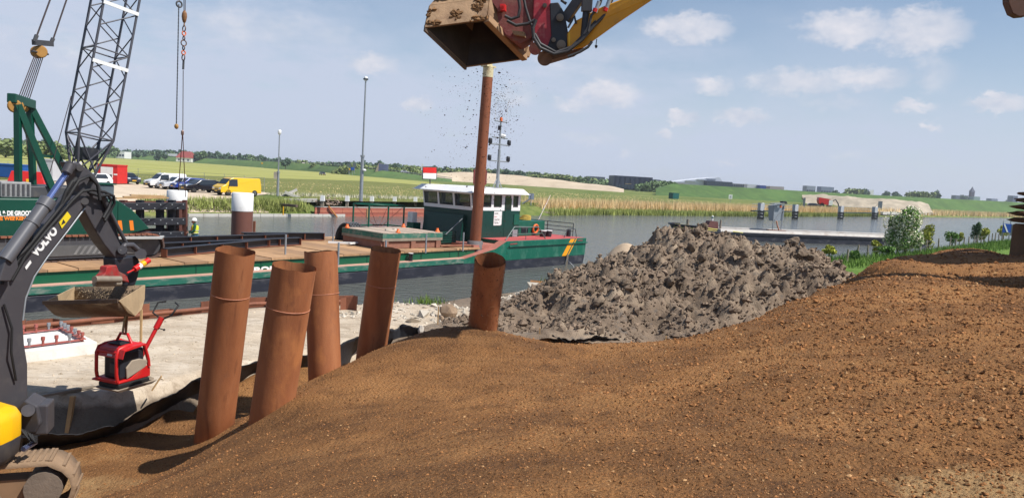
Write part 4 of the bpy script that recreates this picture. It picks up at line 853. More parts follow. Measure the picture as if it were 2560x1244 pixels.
# ---- big excavator reaching in from the right, dumping soil
X2=thing('large_excavator','yellow excavator arm with tilting bucket dumping soil from above','excavator',(13.2,15.2,4.0))
BY=10.6;DIRT=M('muddy_bucket',c(158,128,98),.85,0,.2,4,.5,22,dirt=c(112,82,60),ds=3,damt=.7)
MUDRED=M('muddy_red',c(140,72,70),.75,0,.2,5,.3,25,dirt=c(130,104,84),ds=5,damt=.6)
Pq=[D(1062,70,BY-.4),D(1165,168,BY+.4),D(1312,148,BY+.6),D(1216,50,BY-.2)];cen=sum(Pq,Vector())/4
nn=(Pq[1]-Pq[0]).cross(Pq[3]-Pq[0]).normalized();nn=nn if nn.y>0 else -nn
nn=(nn*.45+Vector((.2,.25,.85))).normalized()
r0=Pq;r1=[p+nn*.34+(cen-p)*.03 for p in Pq];r2=[p+nn*.62+(cen-p)*.22 for p in Pq];r3=[p+nn*.78+(cen-p)*.5 for p in Pq]
mb=MB()
for A__,B__ in((r0,r1),(r1,r2),(r2,r3)):
    for i in range(4):mb.add([A__[i],A__[(i+1)%4],B__[(i+1)%4],B__[i]],[(0,1,2,3)])
mb.add(r3,[(0,1,2,3)]);bucket2=part(mb,'tilt_bucket',DIRT,X2,solid=.03,fix=True)
mb=MB();sh=lambda R:[p+(sum(R,Vector())/4-p)*.05 for p in R]
for A__,B__ in((sh(r0),sh(r1)),(sh(r1),sh(r2)),(sh(r2),[p-nn*.06 for p in sh(r3)])):
    for i in range(4):mb.add([A__[i],A__[(i+1)%4],B__[(i+1)%4],B__[i]],[(0,1,2,3)])
mb.add([p-nn*.06 for p in sh(r3)],[(0,1,2,3)]);part(mb,'shade_lining',M('shade_steel',c(66,54,48),.7,.1,.25,4,.3,20,dirt=c(40,34,32),ds=3,damt=.6),bucket2,solid=.006,fix=True)  # added dark inset shell that paints in the shade inside the bucket
part(MB().beam(Pq[3]+nn*.02,Pq[2]+nn*.02,.09,.1,nn).beam(Pq[2]+nn*.05,Pq[2]+nn*.18+Vector((.03,0,0)),.09,.1),'side_cutter',M('tan_steel',c(166,132,100),.8,0,.15,4,.3,20),bucket2,bevel=.01)
part(MB().beam(Pq[0],Pq[1],.03,.09,nn),'cutting_edge',M('edge_dark',c(104,88,76),.6,.1,.2,5),bucket2)
nb=700;w_=NR.random((nb,2));base=np.array([tuple(r0[0].lerp(r0[3],float(a)).lerp(r1[0].lerp(r1[3],float(a)),float(b)*1.4)) for a,b in w_])
msk=vnoise(w_[:,0]*6,w_[:,1]*4,3)>.0
o=clods('clinging_soil',base[msk]+np.array([0,-.01,.01]),NR.uniform(.008,.04,msk.sum()),TONE,np.array(c(128,96,66,1))*NR.uniform(.6,1.1,(msk.sum(),1)));o.parent=bucket2;o['kind']='stuff'
def bx(pts,Y,t):return MB().prism([D(x,y,Y-t/2) for x,y in pts],Vector((.02,t,0)))
part(bx([(1246,-60),(1340,-60),(1338,30),(1332,92),(1300,112),(1262,88),(1238,50),(1240,10)],10.9,.5),'rotator_housing',MUDRED,X2,bevel=.02,fix=True)
part(bx([(1220,-10),(1250,-12),(1262,20),(1248,30),(1236,12)],10.7,.25),'bucket_bracket',MUDRED,X2,fix=True)
part(bx([(1250,10),(1262,10),(1262,26),(1250,26)],10.58,.1).tube(D(1256,18,10.5),D(1256,18,10.6),.02,n=10),'lock_pin_housing',RED,X2)
part(bx([(1280,76),(1310,80),(1312,92),(1284,86)],10.6,.1),'step_bracket',DIRT,X2)
RP_=M('scratched_red',c(176,44,58),.5,0,.18,6,.1,30,dirt=c(206,150,140),ds=9,damt=.3,dt=.6)
part(bx([(1336,-60),(1374,-60),(1376,20),(1392,62),(1372,124),(1352,118),(1336,80),(1332,40)],10.75,.3),'coupler_plate',RP_,X2,bevel=.012,fix=True)
part(MB().tube(D(1338,122,10.55),D(1338,122,10.95),.085,n=22),'coupler_hook',MUDRED,X2)
part(bx([(1374,8),(1396,6),(1412,34),(1420,80),(1418,126),(1384,130),(1368,118),(1378,90)],10.75,.34),'stick_link',BLACK,X2,bevel=.012,fix=True)
PINM=M('pin_metal',c(120,116,112),.4,.5,.15)
for x,y,r in((1400,44,.05),(1403,112,.062),(1362,14,.03),(1384,100,.03)):part(MB().tube(D(x,y,10.5),D(x,y,10.62),r,n=18).tube(D(x,y,10.46),D(x,y,10.5),r*.6,n=6),'pivot_pin',PINM,X2)
YST=M('excavator_orange_yellow',c(224,158,30),.5,0,.1,2,.1,20,dirt=c(160,116,60),ds=3,damt=.5)
# stick as a box girder that rises toward the machine, which stands out of view on the right
s0=[(1418,84),(1440,52),(1500,20),(1570,-8),(1700,-70),(1850,-145),(1895,-128),(1745,-56),(1628,2),(1545,58),(1462,118),(1418,128)]  # unseen upper end lengthened and slanted to shade the piles
def sy(x):return 10.75-(x-1418)*.00163
fr_=[D(x,y,sy(x)-.19) for x,y in s0];bk_=[D(x,y,sy(x)+.19) for x,y in s0];n_=len(s0)
part(MB().add(fr_+bk_,[tuple(range(n_))[::-1],tuple(range(n_,2*n_))]+[(i,(i+1)%n_,n_+(i+1)%n_,n_+i) for i in range(n_)]),'stick',YST,X2,bevel=.015,fix=True)
part(MB().tube(D(1362,146,10.55),D(1362,146,10.95),.1,n=22).prism([D(1346,140,10.58),D(1420,128,10.58),D(1460,118,10.58),D(1440,132,10.58),D(1372,152,10.58)],Vector((0,.34,0))),'stick_nose',M('nose_brown',c(110,78,56),.7,0,.2),X2,fix=True)
part(MB().prism([D(1420,86,10.552),D(1440,56,10.552),D(1436,90,10.552),D(1440,110,10.552),D(1422,120,10.552)],Vector((0,-.004,0))),'stick_collar',YELLOW,X2)
part(MB().beam(D(1412,50,10.7),D(1475,-40,10.6),.1,.13).beam(D(1466,30,10.5),D(1472,-60,10.45),.12,.14),'bucket_linkage',DKST,X2,bevel=.01)
part(MB().tube(D(1460,90,10.5),D(1466,30,10.5),.05,n=12).tube(D(1462,60,10.5),D(1465,35,10.5),.02,n=8),'bucket_ram',BLACK,X2)
for x,y in((1492,18),(1518,14)):part(MB().tube(D(x-4,y+14,10.4),D(x+6,y-14,10.4),.028,n=12),'hose_fitting',STEEL,X2);
for x,y in((1489,24),(1515,22)):part(MB().tube(D(x-3,y+6,10.39),D(x,y-2,10.39),.032,n=12),'fitting_cap',RED,X2)
hs=MB()
for pts,r,Y in[([(1296,-10),(1300,20),(1296,42),(1278,48),(1262,40)],.022,10.5),([(1308,-10),(1314,20),(1325,55),(1332,70)],.018,10.5),([(1268,52),(1290,64),(1318,60),(1338,50)],.022,10.5),([(1340,50),(1332,70),(1334,95),(1350,120),(1385,136),(1420,128),(1455,100),(1480,70),(1510,40),(1560,0)],.024,10.42),([(1336,85),(1350,110),(1390,132),(1430,118),(1470,78),(1500,40),(1530,0)],.024,10.46),([(1420,142),(1450,130),(1470,118),(1480,104)],.018,10.4),([(1470,80),(1478,40),(1500,10),(1506,-10)],.018,10.4),([(1416,10),(1404,2),(1408,-8)],.02,10.5),([(1420,70),(1432,48),(1436,40),(1440,60)],.014,10.5)]:
    hs.path([D(x,y,Y) for x,y in pts],r,8)
part(hs,'hydraulic_hoses',M('hose_grey',c(62,60,62),.6,0,.2,4),X2)
part(MB().path([D(1492,98,10.5),D(1490,112,10.5)],.006,5).blob(D(1490,116,10.5),(.022,.022,.026),2),'hanging_grease_plug',BLACK,X2)
# the machine itself, beyond the right edge
sp=D(1870,-138,10.05);bm_=MB();bm_.prism([sp+Vector((-.2,-.2,.2)),sp+Vector((.3,-.2,.5)),Vector((11.6,15.0,12.0)),Vector((13.0,15.0,7.6)),Vector((12.4,15.0,7.0)),Vector((10.9,15.0,10.9))],Vector((0,.45,0)));part(bm_,'boom',YST,X2,fix=True)
part(MB().box((13.6,15.2,6.3),(3.4,2.7,1.7)),'upper_body',YST,X2,bevel=.1);part(MB().box((12.8,14.2,7.2),(1.6,1.1,1.5)),'cab',GLASS,X2,bevel=.05)
for yy in(14.0,16.4):track(X2,15.6,yy,.6,4.2,.95,4.05,(1,0),BLACK)
# ---- second machine at the right edge: only the muddy end of its crawler shows
X3=thing('muddy_crawler','mud-caked crawler machine cut off by the right edge of the picture','excavator',(17,22.5,3.9))
MUD=M('mud_crust',c(120,88,62),.95,0,.25,4,.9,10,dirt=c(84,60,44),ds=2,damt=.7)
p0=D(2537,655,22);zb=3.75;zt=D(2545,474,22).z;hh=zt-zb
part(MB().box((p0.x+2.1,22.6,zb+hh*.28),(3.1,1.2,hh*.58)),'side_frame',MUD,X3,bevel=.08)
for k in range(5):
    zz=zb+hh*(.62+.085*k);o=part(MB().blob((0,0,0),(2.0,.62,hh*.056),k+3,3,.07),'track_shoe',MUD,X3);o.matrix_parent_inverse=WL[X3.name].inverted();o.location=(p0.x+2.05+.05*k,22.6,zz)
part(MB().box((p0.x+2.15,22.6,zb+hh*.60),(3.05,1.3,.05)).box((p0.x+2.15,22.6,zb+hh*.87),(3.0,1.25,.03)),'track_plate',STEEL,X3)
part(MB().box((16.75,19.95,zt+1.9),(3.9,2.5,3.5)),'upper_body',YST,X3,bevel=.1)  # unseen block, set off its track and enlarged to shade the right heap
part(MB().prism([D(2518,-60,20),D(2521,6,20),D(2532,34,20),D(2548,42,20),D(2570,40,20),D(2640,-60,20)],Vector((0,.25,0))),'linkage_plate',M('rust_brown',c(96,58,40),.7,0,.2),X3,fix=True,bevel=.02)
part(MB().prism([D(2680,-60,20),D(2720,-60,20),Vector((17.8,22,zt+2.2)),Vector((16.6,22,zt+2.2))],Vector((0,.3,0))),'boom',YST,X3,fix=True)
# ---- falling soil
n=2500;px=np.concatenate([NR.normal(1252,20,900),NR.normal(1224,30,900),NR.normal(1135,45,260),NR.normal(1210,60,440)]);py=np.concatenate([NR.normal(270,50,900),NR.uniform(170,800,900),NR.uniform(100,480,260),NR.uniform(200,520,440)])
Yd=NR.normal(11.2,.35,n);P_=np.array([tuple(D(a,b,float(q))) for a,b,q in zip(px,py,Yd)]);m=(P_[:,2]>2.9)&(py>168);P_=P_[m]
tag(clods('falling_soil',P_,np.clip(NR.lognormal(-5.5,.5,len(P_)),.002,.02),TONE,np.array(c(84,56,40,1))*NR.uniform(.5,1.2,(len(P_),1))),kind='stuff')
n=1400;q=NR.uniform(0,6.28,n);tq=NR.uniform(0,1,n)**1.3;ax5=p5[3];base=[]
u5=ax5.orthogonal().normalized();w5=ax5.cross(u5)
for a_,t_ in zip(q,tq):base.append(tuple(p5[1]+ax5*float(t_)*1.35+(u5*math.cos(a_)+w5*math.sin(a_))*.236))
tag(clods('spattered_soil',np.array(base),NR.uniform(.003,.009,n),TONE,np.array(c(150,110,76,1))*NR.uniform(.4,1.2,(n,1))),kind='stuff')
# ================================================================== WORK BARGE (local u along the hull to the right, v to the far side)
BO_=G(1460,657,0);BA_=G(361,755,0);bu=(BO_-BA_).normalized();bv=Vector((-bu.y,bu.x,0));RZB=math.atan2(bu.y,bu.x)
def bl(u,v,z):return BO_+bu*u+bv*v+Vector((0,0,z))
def bbox(u0,u1,v0,v1,z0,z1):return MB().hexa([bl(u0,v0,z0),bl(u1,v0,z0),bl(u1,v1,z0),bl(u0,v1,z0),bl(u0,v0,z1),bl(u1,v0,z1),bl(u1,v1,z1),bl(u0,v1,z1)])
def atv(px,py,v):   # point on the vertical plane at lateral position v
    return onplane(px,py,bl(0,v,0),bv)
DK=1.36
WB=thing('work_barge','green work barge with white wheelhouse moored along the canal','barge',bl(-18,4,0))
HB=M('hull_black',c(40,42,54),.5,0,.2,.6,.2,8,dirt=c(108,106,108),ds=1.2,damt=.45,dt=.58,stretch=(1,1,2.5))
HG=M('hull_green',c(10,98,78),.42,0,.14,.7,.08,10,dirt=c(96,140,122),ds=2.2,damt=.5,dt=.58,stretch=(1,1,.45))
DECKR=M('pink_deck_paint',c(176,112,98),.7,0,.12,2,.1,20,dirt=c(140,90,76),ds=4,damt=.4)
# black lower hull with a raked stern
part(MB().hexa([bl(-42,0,-.8),bl(-.35,0,-.8),bl(-.35,8.4,-.8),bl(-42,8.4,-.8),bl(-42,0,.56),bl(0,0,.56),bl(0,8.4,.56),bl(-42,8.4,.56)]),'lower_hull',HB,WB,bevel=.03)
up=part(MB().hexa([bl(-8.6,-.01,.563),bl(0,-.01,.563),bl(0,8.41,.563),bl(-8.6,8.41,.563),bl(-8.6,-.01,1.72),bl(.1,-.01,1.72),bl(.1,8.41,1.72),bl(-8.6,8.41,1.72)]),'stern_hull',HG,WB,bevel=.03)
part(MB().prism([bl(-8.6,-.008,.563),bl(-8.6,-.008,1.72),bl(-9.6,-.008,1.3),bl(-12.4,-.008,.82),bl(-12.4,-.008,.563)],bv*.6),'sheer_ramp',HG,WB)
part(MB().prism([bl(-8.62,.0,1.724),bl(-9.6,.0,1.304),bl(-12.4,.0,.826),bl(-12.4,.6,.826),bl(-9.6,.6,1.304),bl(-8.62,.6,1.724)],Vector((0,0,.006))),'ramp_walkway',DECKR,WB)
part(MB().beam(bl(-8.4,-.05,1.42),bl(.14,-.05,1.42),.1,.07),'rubbing_strake',HG,WB)
part(bbox(-42,-12.35,-.03,.1,.6,.84),'rub_plank',M('weathered_green',c(30,104,86),.7,0,.15,.8,.2,12,dirt=c(150,150,140),ds=1.8,damt=.6,dt=.56,stretch=(1,1,3)),WB)
part(bbox(-42,-12.2,.1,.5,.7,.875),'side_walkway',M('pink_walkway',c(206,160,142),.75,0,.1,1,.1,15,dirt=c(150,130,116),ds=3,damt=.4),WB)
part(bbox(-42,-10.9,.5,8.35,.563,1.28),'deck_coaming',M('coaming_green',c(8,92,62),.42,0,.1,.8,.05,15),WB)
for u in np.arange(-40,-11,3.0):part(bbox(u,u+.03,.485,.5,.875,1.27),'coaming_seam',DGREEN,WB)
PLK=[M('deck_plank_a',c(176,138,100),.85,0,.18,1.5,.3,14,dirt=c(130,104,80),ds=2,damt=.4,stretch=(1,3,1)),M('deck_plank_b',c(190,150,110),.85,0,.18,1.5,.3,14,dirt=c(140,112,86),ds=2,damt=.4,stretch=(1,3,1)),M('deck_plank_c',c(160,126,94),.85,0,.18,1.5,.3,14,stretch=(1,3,1))]
u=-41.5;i=0
while u<-11:
    w=1.0;part(bbox(u,u+w-.025,.42,8.38,1.283,DK+.008*((i*7)%4)),'deck_mat',PLK[(i*5)%3],WB);u+=w;i+=1
# lettering on the coaming
LET=M('white_letters',c(240,240,238,.9),.5,0,.03)
_p=atv(634,683,.492);text('BOER',_p,bu,Vector((0,0,1)),.27,LET,WB,bold=.02,width=(atv(706,680,.492)-_p).length)
for u_ in(-16.2,):
    part(MB().lathe([(.11,.875),(.11,1.2),(.14,1.22),(.14,1.27)],bl(u_,.28,0),n=14),'mooring_bollard',BLACK,WB);part(MB().lathe([(.135,1.271),(.135,1.29)],bl(u_,.28,0),n=14),'bollard_top',WHITE,WB)
# orange stripes on the stern side
for a,b in((0,.33),(.42,.5)):
    part(MB().prism([bl(-2.75+a*1.5,-.016,.6),bl(-2.75+b*1.5,-.016,.6),bl(-1.85+b*1.5,-.016,1.7),bl(-1.85+a*1.5,-.016,1.7)],-bv*.004),'orange_stripe',M('stripe_orange',c(250,166,20),.5,0,.05),up)
part(MB().beam(bl(-2.35,-.12,-.6),bl(-2.2,-.12,.7),.12,.12),'fender_post',WOODG,WB)
part(MB().beam(bl(-8.3,-.02,1.55),bl(-7.6,-.02,1.57),.02,.08),'hawse_slot',MUDRED,WB);part(MB().beam(bl(-1.0,-.02,1.58),bl(-.4,-.02,1.58),.02,.07),'hawse_slot',MUDRED,WB)
part(bbox(-10.9,-8.62,.6,8.3,1.25,1.5),'fore_step',DECKR,WB)
part(bbox(-8.6,.0,.12,8.28,1.722,1.735),'stern_deck',M('red_deck',c(190,86,84),.7,0,.1,2,.05,20),WB)
# wheelhouse
wh=part(bbox(-9.5,-4.9,2.0,6.2,1.5,3.42),'deckhouse',DGREEN,WB,bevel=.04)
WW=M('wheelhouse_white',c(240,240,240,.92),.4,0,.03,2,.02,20)
def wz(u,v,z):return bl(u,v,z)
pil=[]
z0,z1=3.42,4.5
win=MB();zs0,zs1=3.66,4.36
def frame_wall(p,q,openings,nm,out,lean=(0,0,0)):
    """white wall p->q from z0 to z1 with window openings (t0,t1); returns glass quads"""
    p=V3(p);q=V3(q);lv=V3(lean);d=q-p
    P_=lambda t,z:p+d*t+Vector((0,0,z))+lv*((z-z0)/(z1-z0))
    th=out*-.07;mb=MB()
    def slab(t0,t1,a,b):mb.hexa([P_(t0,a),P_(t1,a),P_(t1,a)+th,P_(t0,a)+th,P_(t0,b),P_(t1,b),P_(t1,b)+th,P_(t0,b)+th])
    slab(0,1,z0,zs0);slab(0,1,zs1,z1);x=0
    for t0,t1 in openings+[(1,1)]:
        if t0>x:slab(x,t0,zs0,zs1)
        x=t1
    w_=part(mb,nm,WW,wh,fix=True)
    for t0,t1 in openings:
        g=MB().hexa([P_(t0,zs0)+th*.5,P_(t1,zs0)+th*.5,P_(t1,zs0)+th*.6,P_(t0,zs0)+th*.6,P_(t0,zs1)+th*.5,P_(t1,zs1)+th*.5,P_(t1,zs1)+th*.6,P_(t0,zs1)+th*.6])
        part(g,'window_pane',glass('clear_pane',(.05,.06,.065),.03,.45),wh)
        fr=MB();a_,b_,c__,d_=P_(t0,zs0),P_(t1,zs0),P_(t1,zs1),P_(t0,zs1);fr.path([a_,b_,c__,d_],.025,5,True);part(fr,'window_seal',BLACKR,wh)
ex=-bu
frame_wall(bl(-9.55,6.15,0),bl(-9.55,2.05,0),[(.03,.3),(.35,.62),(.67,.97)],'front_wall',ex,lean=-bu*.18)
frame_wall(bl(-9.5,2.02,0),bl(-4.9,2.02,0),[(.09,.36),(.42,.58),(.66,.78),(.84,.94)],'side_wall',-bv)
frame_wall(bl(-4.92,2.05,0),bl(-4.92,6.15,0),[(.1,.4),(.55,.9)],'rear_wall',bu)
frame_wall(bl(-4.9,6.18,0),bl(-9.5,6.18,0),[(.06,.3),(.36,.6),(.66,.94)],'far_wall',bv)
part(bbox(-6.5,-5.85,1.985,1.998,1.55,4.2),'door',DGREEN,wh)
part(bbox(-6.45,-5.9,1.975,1.983,3.5,4.15),'door_window',GLASS,wh)
part(MB().hexa([bl(-10.15,1.6,4.5),bl(-4.5,1.6,4.5),bl(-4.5,6.6,4.5),bl(-10.15,6.6,4.5),bl(-9.75,1.95,4.82),bl(-4.75,1.95,4.82),bl(-4.75,6.25,4.82),bl(-9.75,6.25,4.82)]),'roof',WW,wh,bevel=.03)
part(bbox(-10.2,-4.46,1.56,6.64,4.47,4.497),'roof_edge',WW,wh)
part(bbox(-7.6,-6.6,2.1,3.0,4.825,4.84),'roof_hatch',BLACK,wh)
part(MB().tube(bl(-8.8,4.2,3.5),bl(-8.8,4.2,3.95),.1,n=10).box(bl(-9.0,4.2,3.62),(.6,1.0,.24),RZB).blob(bl(-8.8,4.2,4.1),(.2,.22,.2),3,2,.1),'helm_console',BLACK,WB)
part(MB().box(bl(-7.7,1.6,4.86),(.02,.02,.02)),'roof_stud',STEEL,WB)
# paper notice taped to the deckhouse
nt_=part(bbox(-7.55,-6.78,1.982,1.99,2.5,3.38),'paper_notice',WHITE,wh)
for k,(tx,hh_) in enumerate((('WORK',.09),('06-12',.09),('2267345',.12),('1.6.95u',.12))):text(tx,bl(-7.5,1.978,3.2-.2*k),bu,Vector((0,0,1)),hh_,BLACK if k!=1 else RED,wh,'notice_lettering',sx=.9)
part(bbox(-5.55,-5.0,1.96,1.99,2.5,3.2),'wall_locker',GREEN,wh,bevel=.01);part(bbox(-5.6,-5.1,1.97,1.99,1.75,2.2),'vent_cover',STEEL,wh)
part(MB().hexa([bl(-9.9,2.6,1.5),bl(-9.51,2.6,1.5),bl(-9.51,5.9,1.5),bl(-9.9,5.9,1.5),bl(-9.7,2.6,3.1),bl(-9.51,2.6,3.1),bl(-9.51,5.9,3.1),bl(-9.7,5.9,3.1)]),'front_casing',DGREEN,wh)
part(bbox(-10.35,-9.7,6.2,6.8,1.5,2.35),'side_locker',GREEN,WB,bevel=.02);part(bbox(-10.4,-10.0,6.25,6.7,2.36,3.0),'switch_box',WHITE,WB,bevel=.015)
# aft house, life ring, buckets, rails
aft=part(bbox(-4.88,-1.7,2.3,5.8,1.74,2.72),'aft_house',GREEN,WB,bevel=.02)
part(bbox(-4.3,-3.55,2.285,2.298,1.95,2.35),'aft_window',GLASS,aft)
rp=MB()
for k in range(5):rp.torus(bl(-3.1+.05*k,3.0,2.78+.045*k),(0,0.1*k,1),.42-.03*k,.035,26,6)
tag(part(rp,'mooring_rope',M('yellow_rope',c(200,172,84),.9,0,.15,8)),'coiled yellow rope on the aft house roof','rope')
tag(part(MB().torus(bl(-2.85,2.2,2.2),bv+Vector((0,0,.1)),.27,.07,28,10),'life_ring',ORNG),'orange life ring hanging on the green aft house','life ring')
for k,(uu,w_) in enumerate(((-2.95,'left'),(-2.3,'right'))):
    b_=thing('bucket','black bucket with white rim on the red deck, %s one below the life ring'%w_,'bucket',bl(uu,1.5,1.74),'buckets on the stern deck');part(MB().lathe([(.2,1.74),(.24,2.12)],bl(uu,1.5,0),n=18),'pail',BLACK,b_);part(MB().lathe([(.25,2.12),(.25,2.16)],bl(uu,1.5,0),n=18),'rim',WHITE,b_)
part(MB().box(bl(-4.2,3.2,3.05),(.7,.7,.6),RZB),'winch_cover',M('tarp_green',c(62,84,62),.8,0,.2,4,.3,10),WB,bevel=.1)
RAIL=M('dark_rail',c(52,56,62),.5,.2,.15)
def rail(pts,hs,nm):
    m=MB()
    for h in hs:m.path([p+Vector((0,0,h)) for p in pts],.025,6)
    for p in pts:m.tube(p,p+Vector((0,0,max(hs))),.028,n=6)
    return part(m,nm,RAIL,WB)
rail([bl(-1.6,7.6,1.735),bl(-.2,7.6,1.735),bl(-.15,5.6,1.735),bl(-.12,3.2,1.735),bl(-.12,1.0,1.735)],(.35,.62,.9),'stern_rail')
rail([bl(-1.65,5.4,1.735),bl(-.9,5.2,1.735),bl(-.4,4.8,1.735)],(.9,),'inner_rail')
part(MB().path([bl(-8.3,.35,1.73),bl(-7.5,.35,2.55),bl(-5.0,.35,2.5),bl(-4.2,.35,1.74)],.035,8).path([bl(-7.95,.35,2.1),bl(-4.6,.35,2.1)],.022,6).tube(bl(-6.3,.35,1.74),bl(-6.3,.35,2.52),.022,n=6),'grab_rail',M('rail_grey',c(110,122,118),.5,.2),WB)
part(MB().path([bl(-1.9,.5,1.73),bl(-1.5,.5,2.35),bl(-.6,.5,2.3),bl(-.4,.5,1.75)],.025,6),'low_hoop',RAIL,WB)
part(MB().lathe([(.16,1.73),(.16,2.2)],bl(-.35,1.2,0),n=14),'stern_bollard',BLACK,WB)
part(bbox(-.6,-.2,4.2,7.8,1.735,2.05),'stern_locker',BLACK,WB)
a=atv(1345,552,4.6);b=atv(1376,488,4.6)
part(MB().tube(a,b,.025,n=8),'flag_staff',M('staff_wood',c(226,214,200),.7),WB)
for k,(cl,f0,f1) in enumerate(((c(204,40,44),.62,.97),(c(232,232,236),.4,.68),(c(70,100,190),.12,.45))):
    p=a.lerp(b,f1);q=a.lerp(b,f0);part(MB().sheet([[p,p+bu*-.05+Vector((0,0,-.1)),q+bu*-.12],[p+Vector((.05,.03,0)),p+Vector((-.05,.03,-.15)),q+bu*-.2+Vector((0,.05,-.06))]]),'flag_stripe',M('flag_%d'%k,cl,.8),WB,solid=.01)
# mast on the roof
ms=onplane(1243,470,bl(0,3.4,0),bv);ms.z=4.82;mtop=onplane(1254,298,ms,bv);mh=mtop.z-ms.z
MA=thing('signal_mast','grey signal mast with crossbars and lamps on the wheelhouse roof','mast',ms)
part(MB().tube(ms,ms+Vector((0,0,mh)),.09,.05,n=10).tube(ms,ms+Vector((0,0,mh*.55)),.12,.09,n=10),'pole',STEEL,MA)
for sx in(-.45,.45):part(MB().tube(ms+bu*sx,ms+Vector((0,0,.7)),.03,n=6),'stay',STEEL,MA)
for f_,wd in((.965,.62),(.73,.75),(.63,.98),(.39,1.0)):part(MB().tube(ms+bu*-wd+Vector((0,0,mh*f_)),ms+bu*wd+Vector((0,0,mh*f_)),.045,n=6),'crossbar',STEEL,MA)
for f_,wd,cl in((.63,.95,RED),(.39,.95,DGREEN)):
    for sx in(-1,1):part(MB().lathe([(.09,0),(.13,.05),(.13,.3),(.08,.36)],ms+bu*sx*wd+Vector((0,0,mh*f_)),n=10),'lamp',BLACK,MA)
part(MB().lathe([(.1,0),(.1,.2),(.06,.25)],ms+Vector((0,0,mh*.97)),n=12),'beacon',ORNG,MA)
part(MB().blob(ms+bu*.25+Vector((0,0,mh*.76)),(.22,.22,.14),4,2,.03),'radar_dome',WHITE,MA);part(MB().box(ms+bu*-.12+Vector((0,0,mh*.87)),(.2,.2,.28)),'horn',BLACK,MA)
for sx in(-.6,.6):part(MB().tube(ms+bu*sx+Vector((0,0,mh*.96)),ms+bu*sx+Vector((0,0,mh*.96+1.5)),.012,n=5),'antenna',WHITE,MA)
# board and red panel on the roof
p=atv(1075,462,5.6);pp=p+Vector((0,0,-.1))
sg=thing('navigation_board','red over white navigation board standing on the wheelhouse roof edge','sign',pp)
q=lambda x,y:atv(x,y,5.6)
part(MB().prism([q(1058,418),q(1091,419),q(1091,433),q(1058,432)],bv*.04),'red_half',RED,sg);part(MB().prism([q(1058,432.6),q(1091,433.6),q(1090,447),q(1058,446)],bv*.04),'white_half',WHITE,sg)
part(MB().path([q(1056.5,416.5),q(1092.5,417.5),q(1091.5,448.5),q(1056.5,447.5)],.025,5,True),'frame',DKST,sg);part(MB().tube(q(1075,447),q(1075,470),.04,n=6),'stand',DKST,sg)
q=lambda x,y:atv(x,y,3.2)
solo(MB().prism([q(1185,424),q(1218,426),q(1216,462),q(1184,460)],bv*.05),'roof_board',M('dull_red_panel',c(120,48,46),.6,0,.1),'dull red panel half hidden behind the tall spud pole','panel')
# spud pole
a=bl(-9.9,1.05,0);pt=onplane(1187,617,a,bv);tp=onplane(1221,170,a,bv);zb_=pt+(pt-tp).normalized()*3.2
SPD=thing('spud_pole','tall rusty spud pole rising through the barge deck','spud pole',Vector((pt.x,pt.y,0)))
body=tp-(tp-pt).normalized()*.55
part(MB().tube(zb_,body,.34,.30,n=28),'shaft',M('spud_rust',c(150,84,50),.65,0,.2,1.2,.2,30,dirt=c(96,54,38),ds=1.4,damt=.55,stretch=(1,1,.15)),SPD)
dd_=(tp-pt).normalized();sd1=dd_.cross(bv).normalized()
part(MB().tube(body,tp,.31,n=24).box(tp+Vector((0,0,.08)),(.8,.5,.1),RZB).box(tp+Vector((0,0,.2)),(.35,.3,.3),RZB),'head_cap',M('cream_paint',c(222,208,168),.6,0,.1,4,.1,20,dirt=c(150,110,70),ds=4,damt=.6),SPD)
part(MB().beam(pt-bv*.02+sd1*-.3,body+sd1*-.27-bv*.02,.05,.06,bv),'guide_rib',RUST,SPD)
part(MB().lathe([(.47,-.42),(.47,.35),(.4,.38)],pt,n=28),'deck_collar',M('collar_grey',c(104,98,98),.7,0,.15,4),SPD)
# ---- deck cargo
def steel_beam(label,p,q,h,w,mat,rib=5):
    p=V3(p);q=V3(q);d=(q-p).normalized();s=Vector((-d.y,d.x,0));t=thing('steel_beam',label,'beam',p,'black steel beams on the barge deck')
    part(MB().beam(p+Vector((0,0,h)),q+Vector((0,0,h)),w,.03),'top_flange',BLACK,t);part(MB().beam(p+Vector((0,0,.02)),q+Vector((0,0,.02)),w,.03),'bottom_flange',RUST,t)
    part(MB().beam(p+Vector((0,0,h/2)),q+Vector((0,0,h/2)),.03,h-.04),'web',BLACK,t)
    for k in range(rib):
        x=p.lerp(q,k/(rib-1));part(MB().box(x+Vector((0,0,h/2)),(.03,w*.9,h-.05),math.atan2(d.y,d.x)),'stiffener',RUST,t)
    return t
def dk(px,py,z=DK+.03):return G(px,py,z)
steel_beam('short black steel beam lying nearest the deck edge, behind the tall pile',dk(410,643),dk(668,616),.36,.34,BLACK)
steel_beam('long black steel beam behind the short one on deck',dk(382,630),dk(748,612),.38,.34,BLACK,7)
steel_beam('longest black steel beam, middle of the deck stack',dk(330,616),dk(715,602),.38,.34,BLACK,7)
steel_beam('black steel beam at the far deck edge, in front of the brown dolphin',dk(605,600),dk(808,600),.4,.36,BLACK,5)
for (x,y,zt,lb) in((832,606,.9,'far galvanised deck post beside the black drum'),(713,640,1.0,'galvanised deck post right of the BOER lettering'),(845,660,.95,'galvanised deck post at the near edge of the deck centre'),(963,650,.95,'galvanised deck post in front of the platform, behind the shaded pile'),(1064,630,.95,'galvanised deck post at the near right corner of the platform'),(1157,625,1.0,'galvanised deck post just left of the spud pole')):
    p=dk(x,y,1.3);solo(MB().tube(p-Vector((0,0,.05)),p+Vector((0,0,zt)),.045,n=10),'deck_post',STEEL,lb,'post')
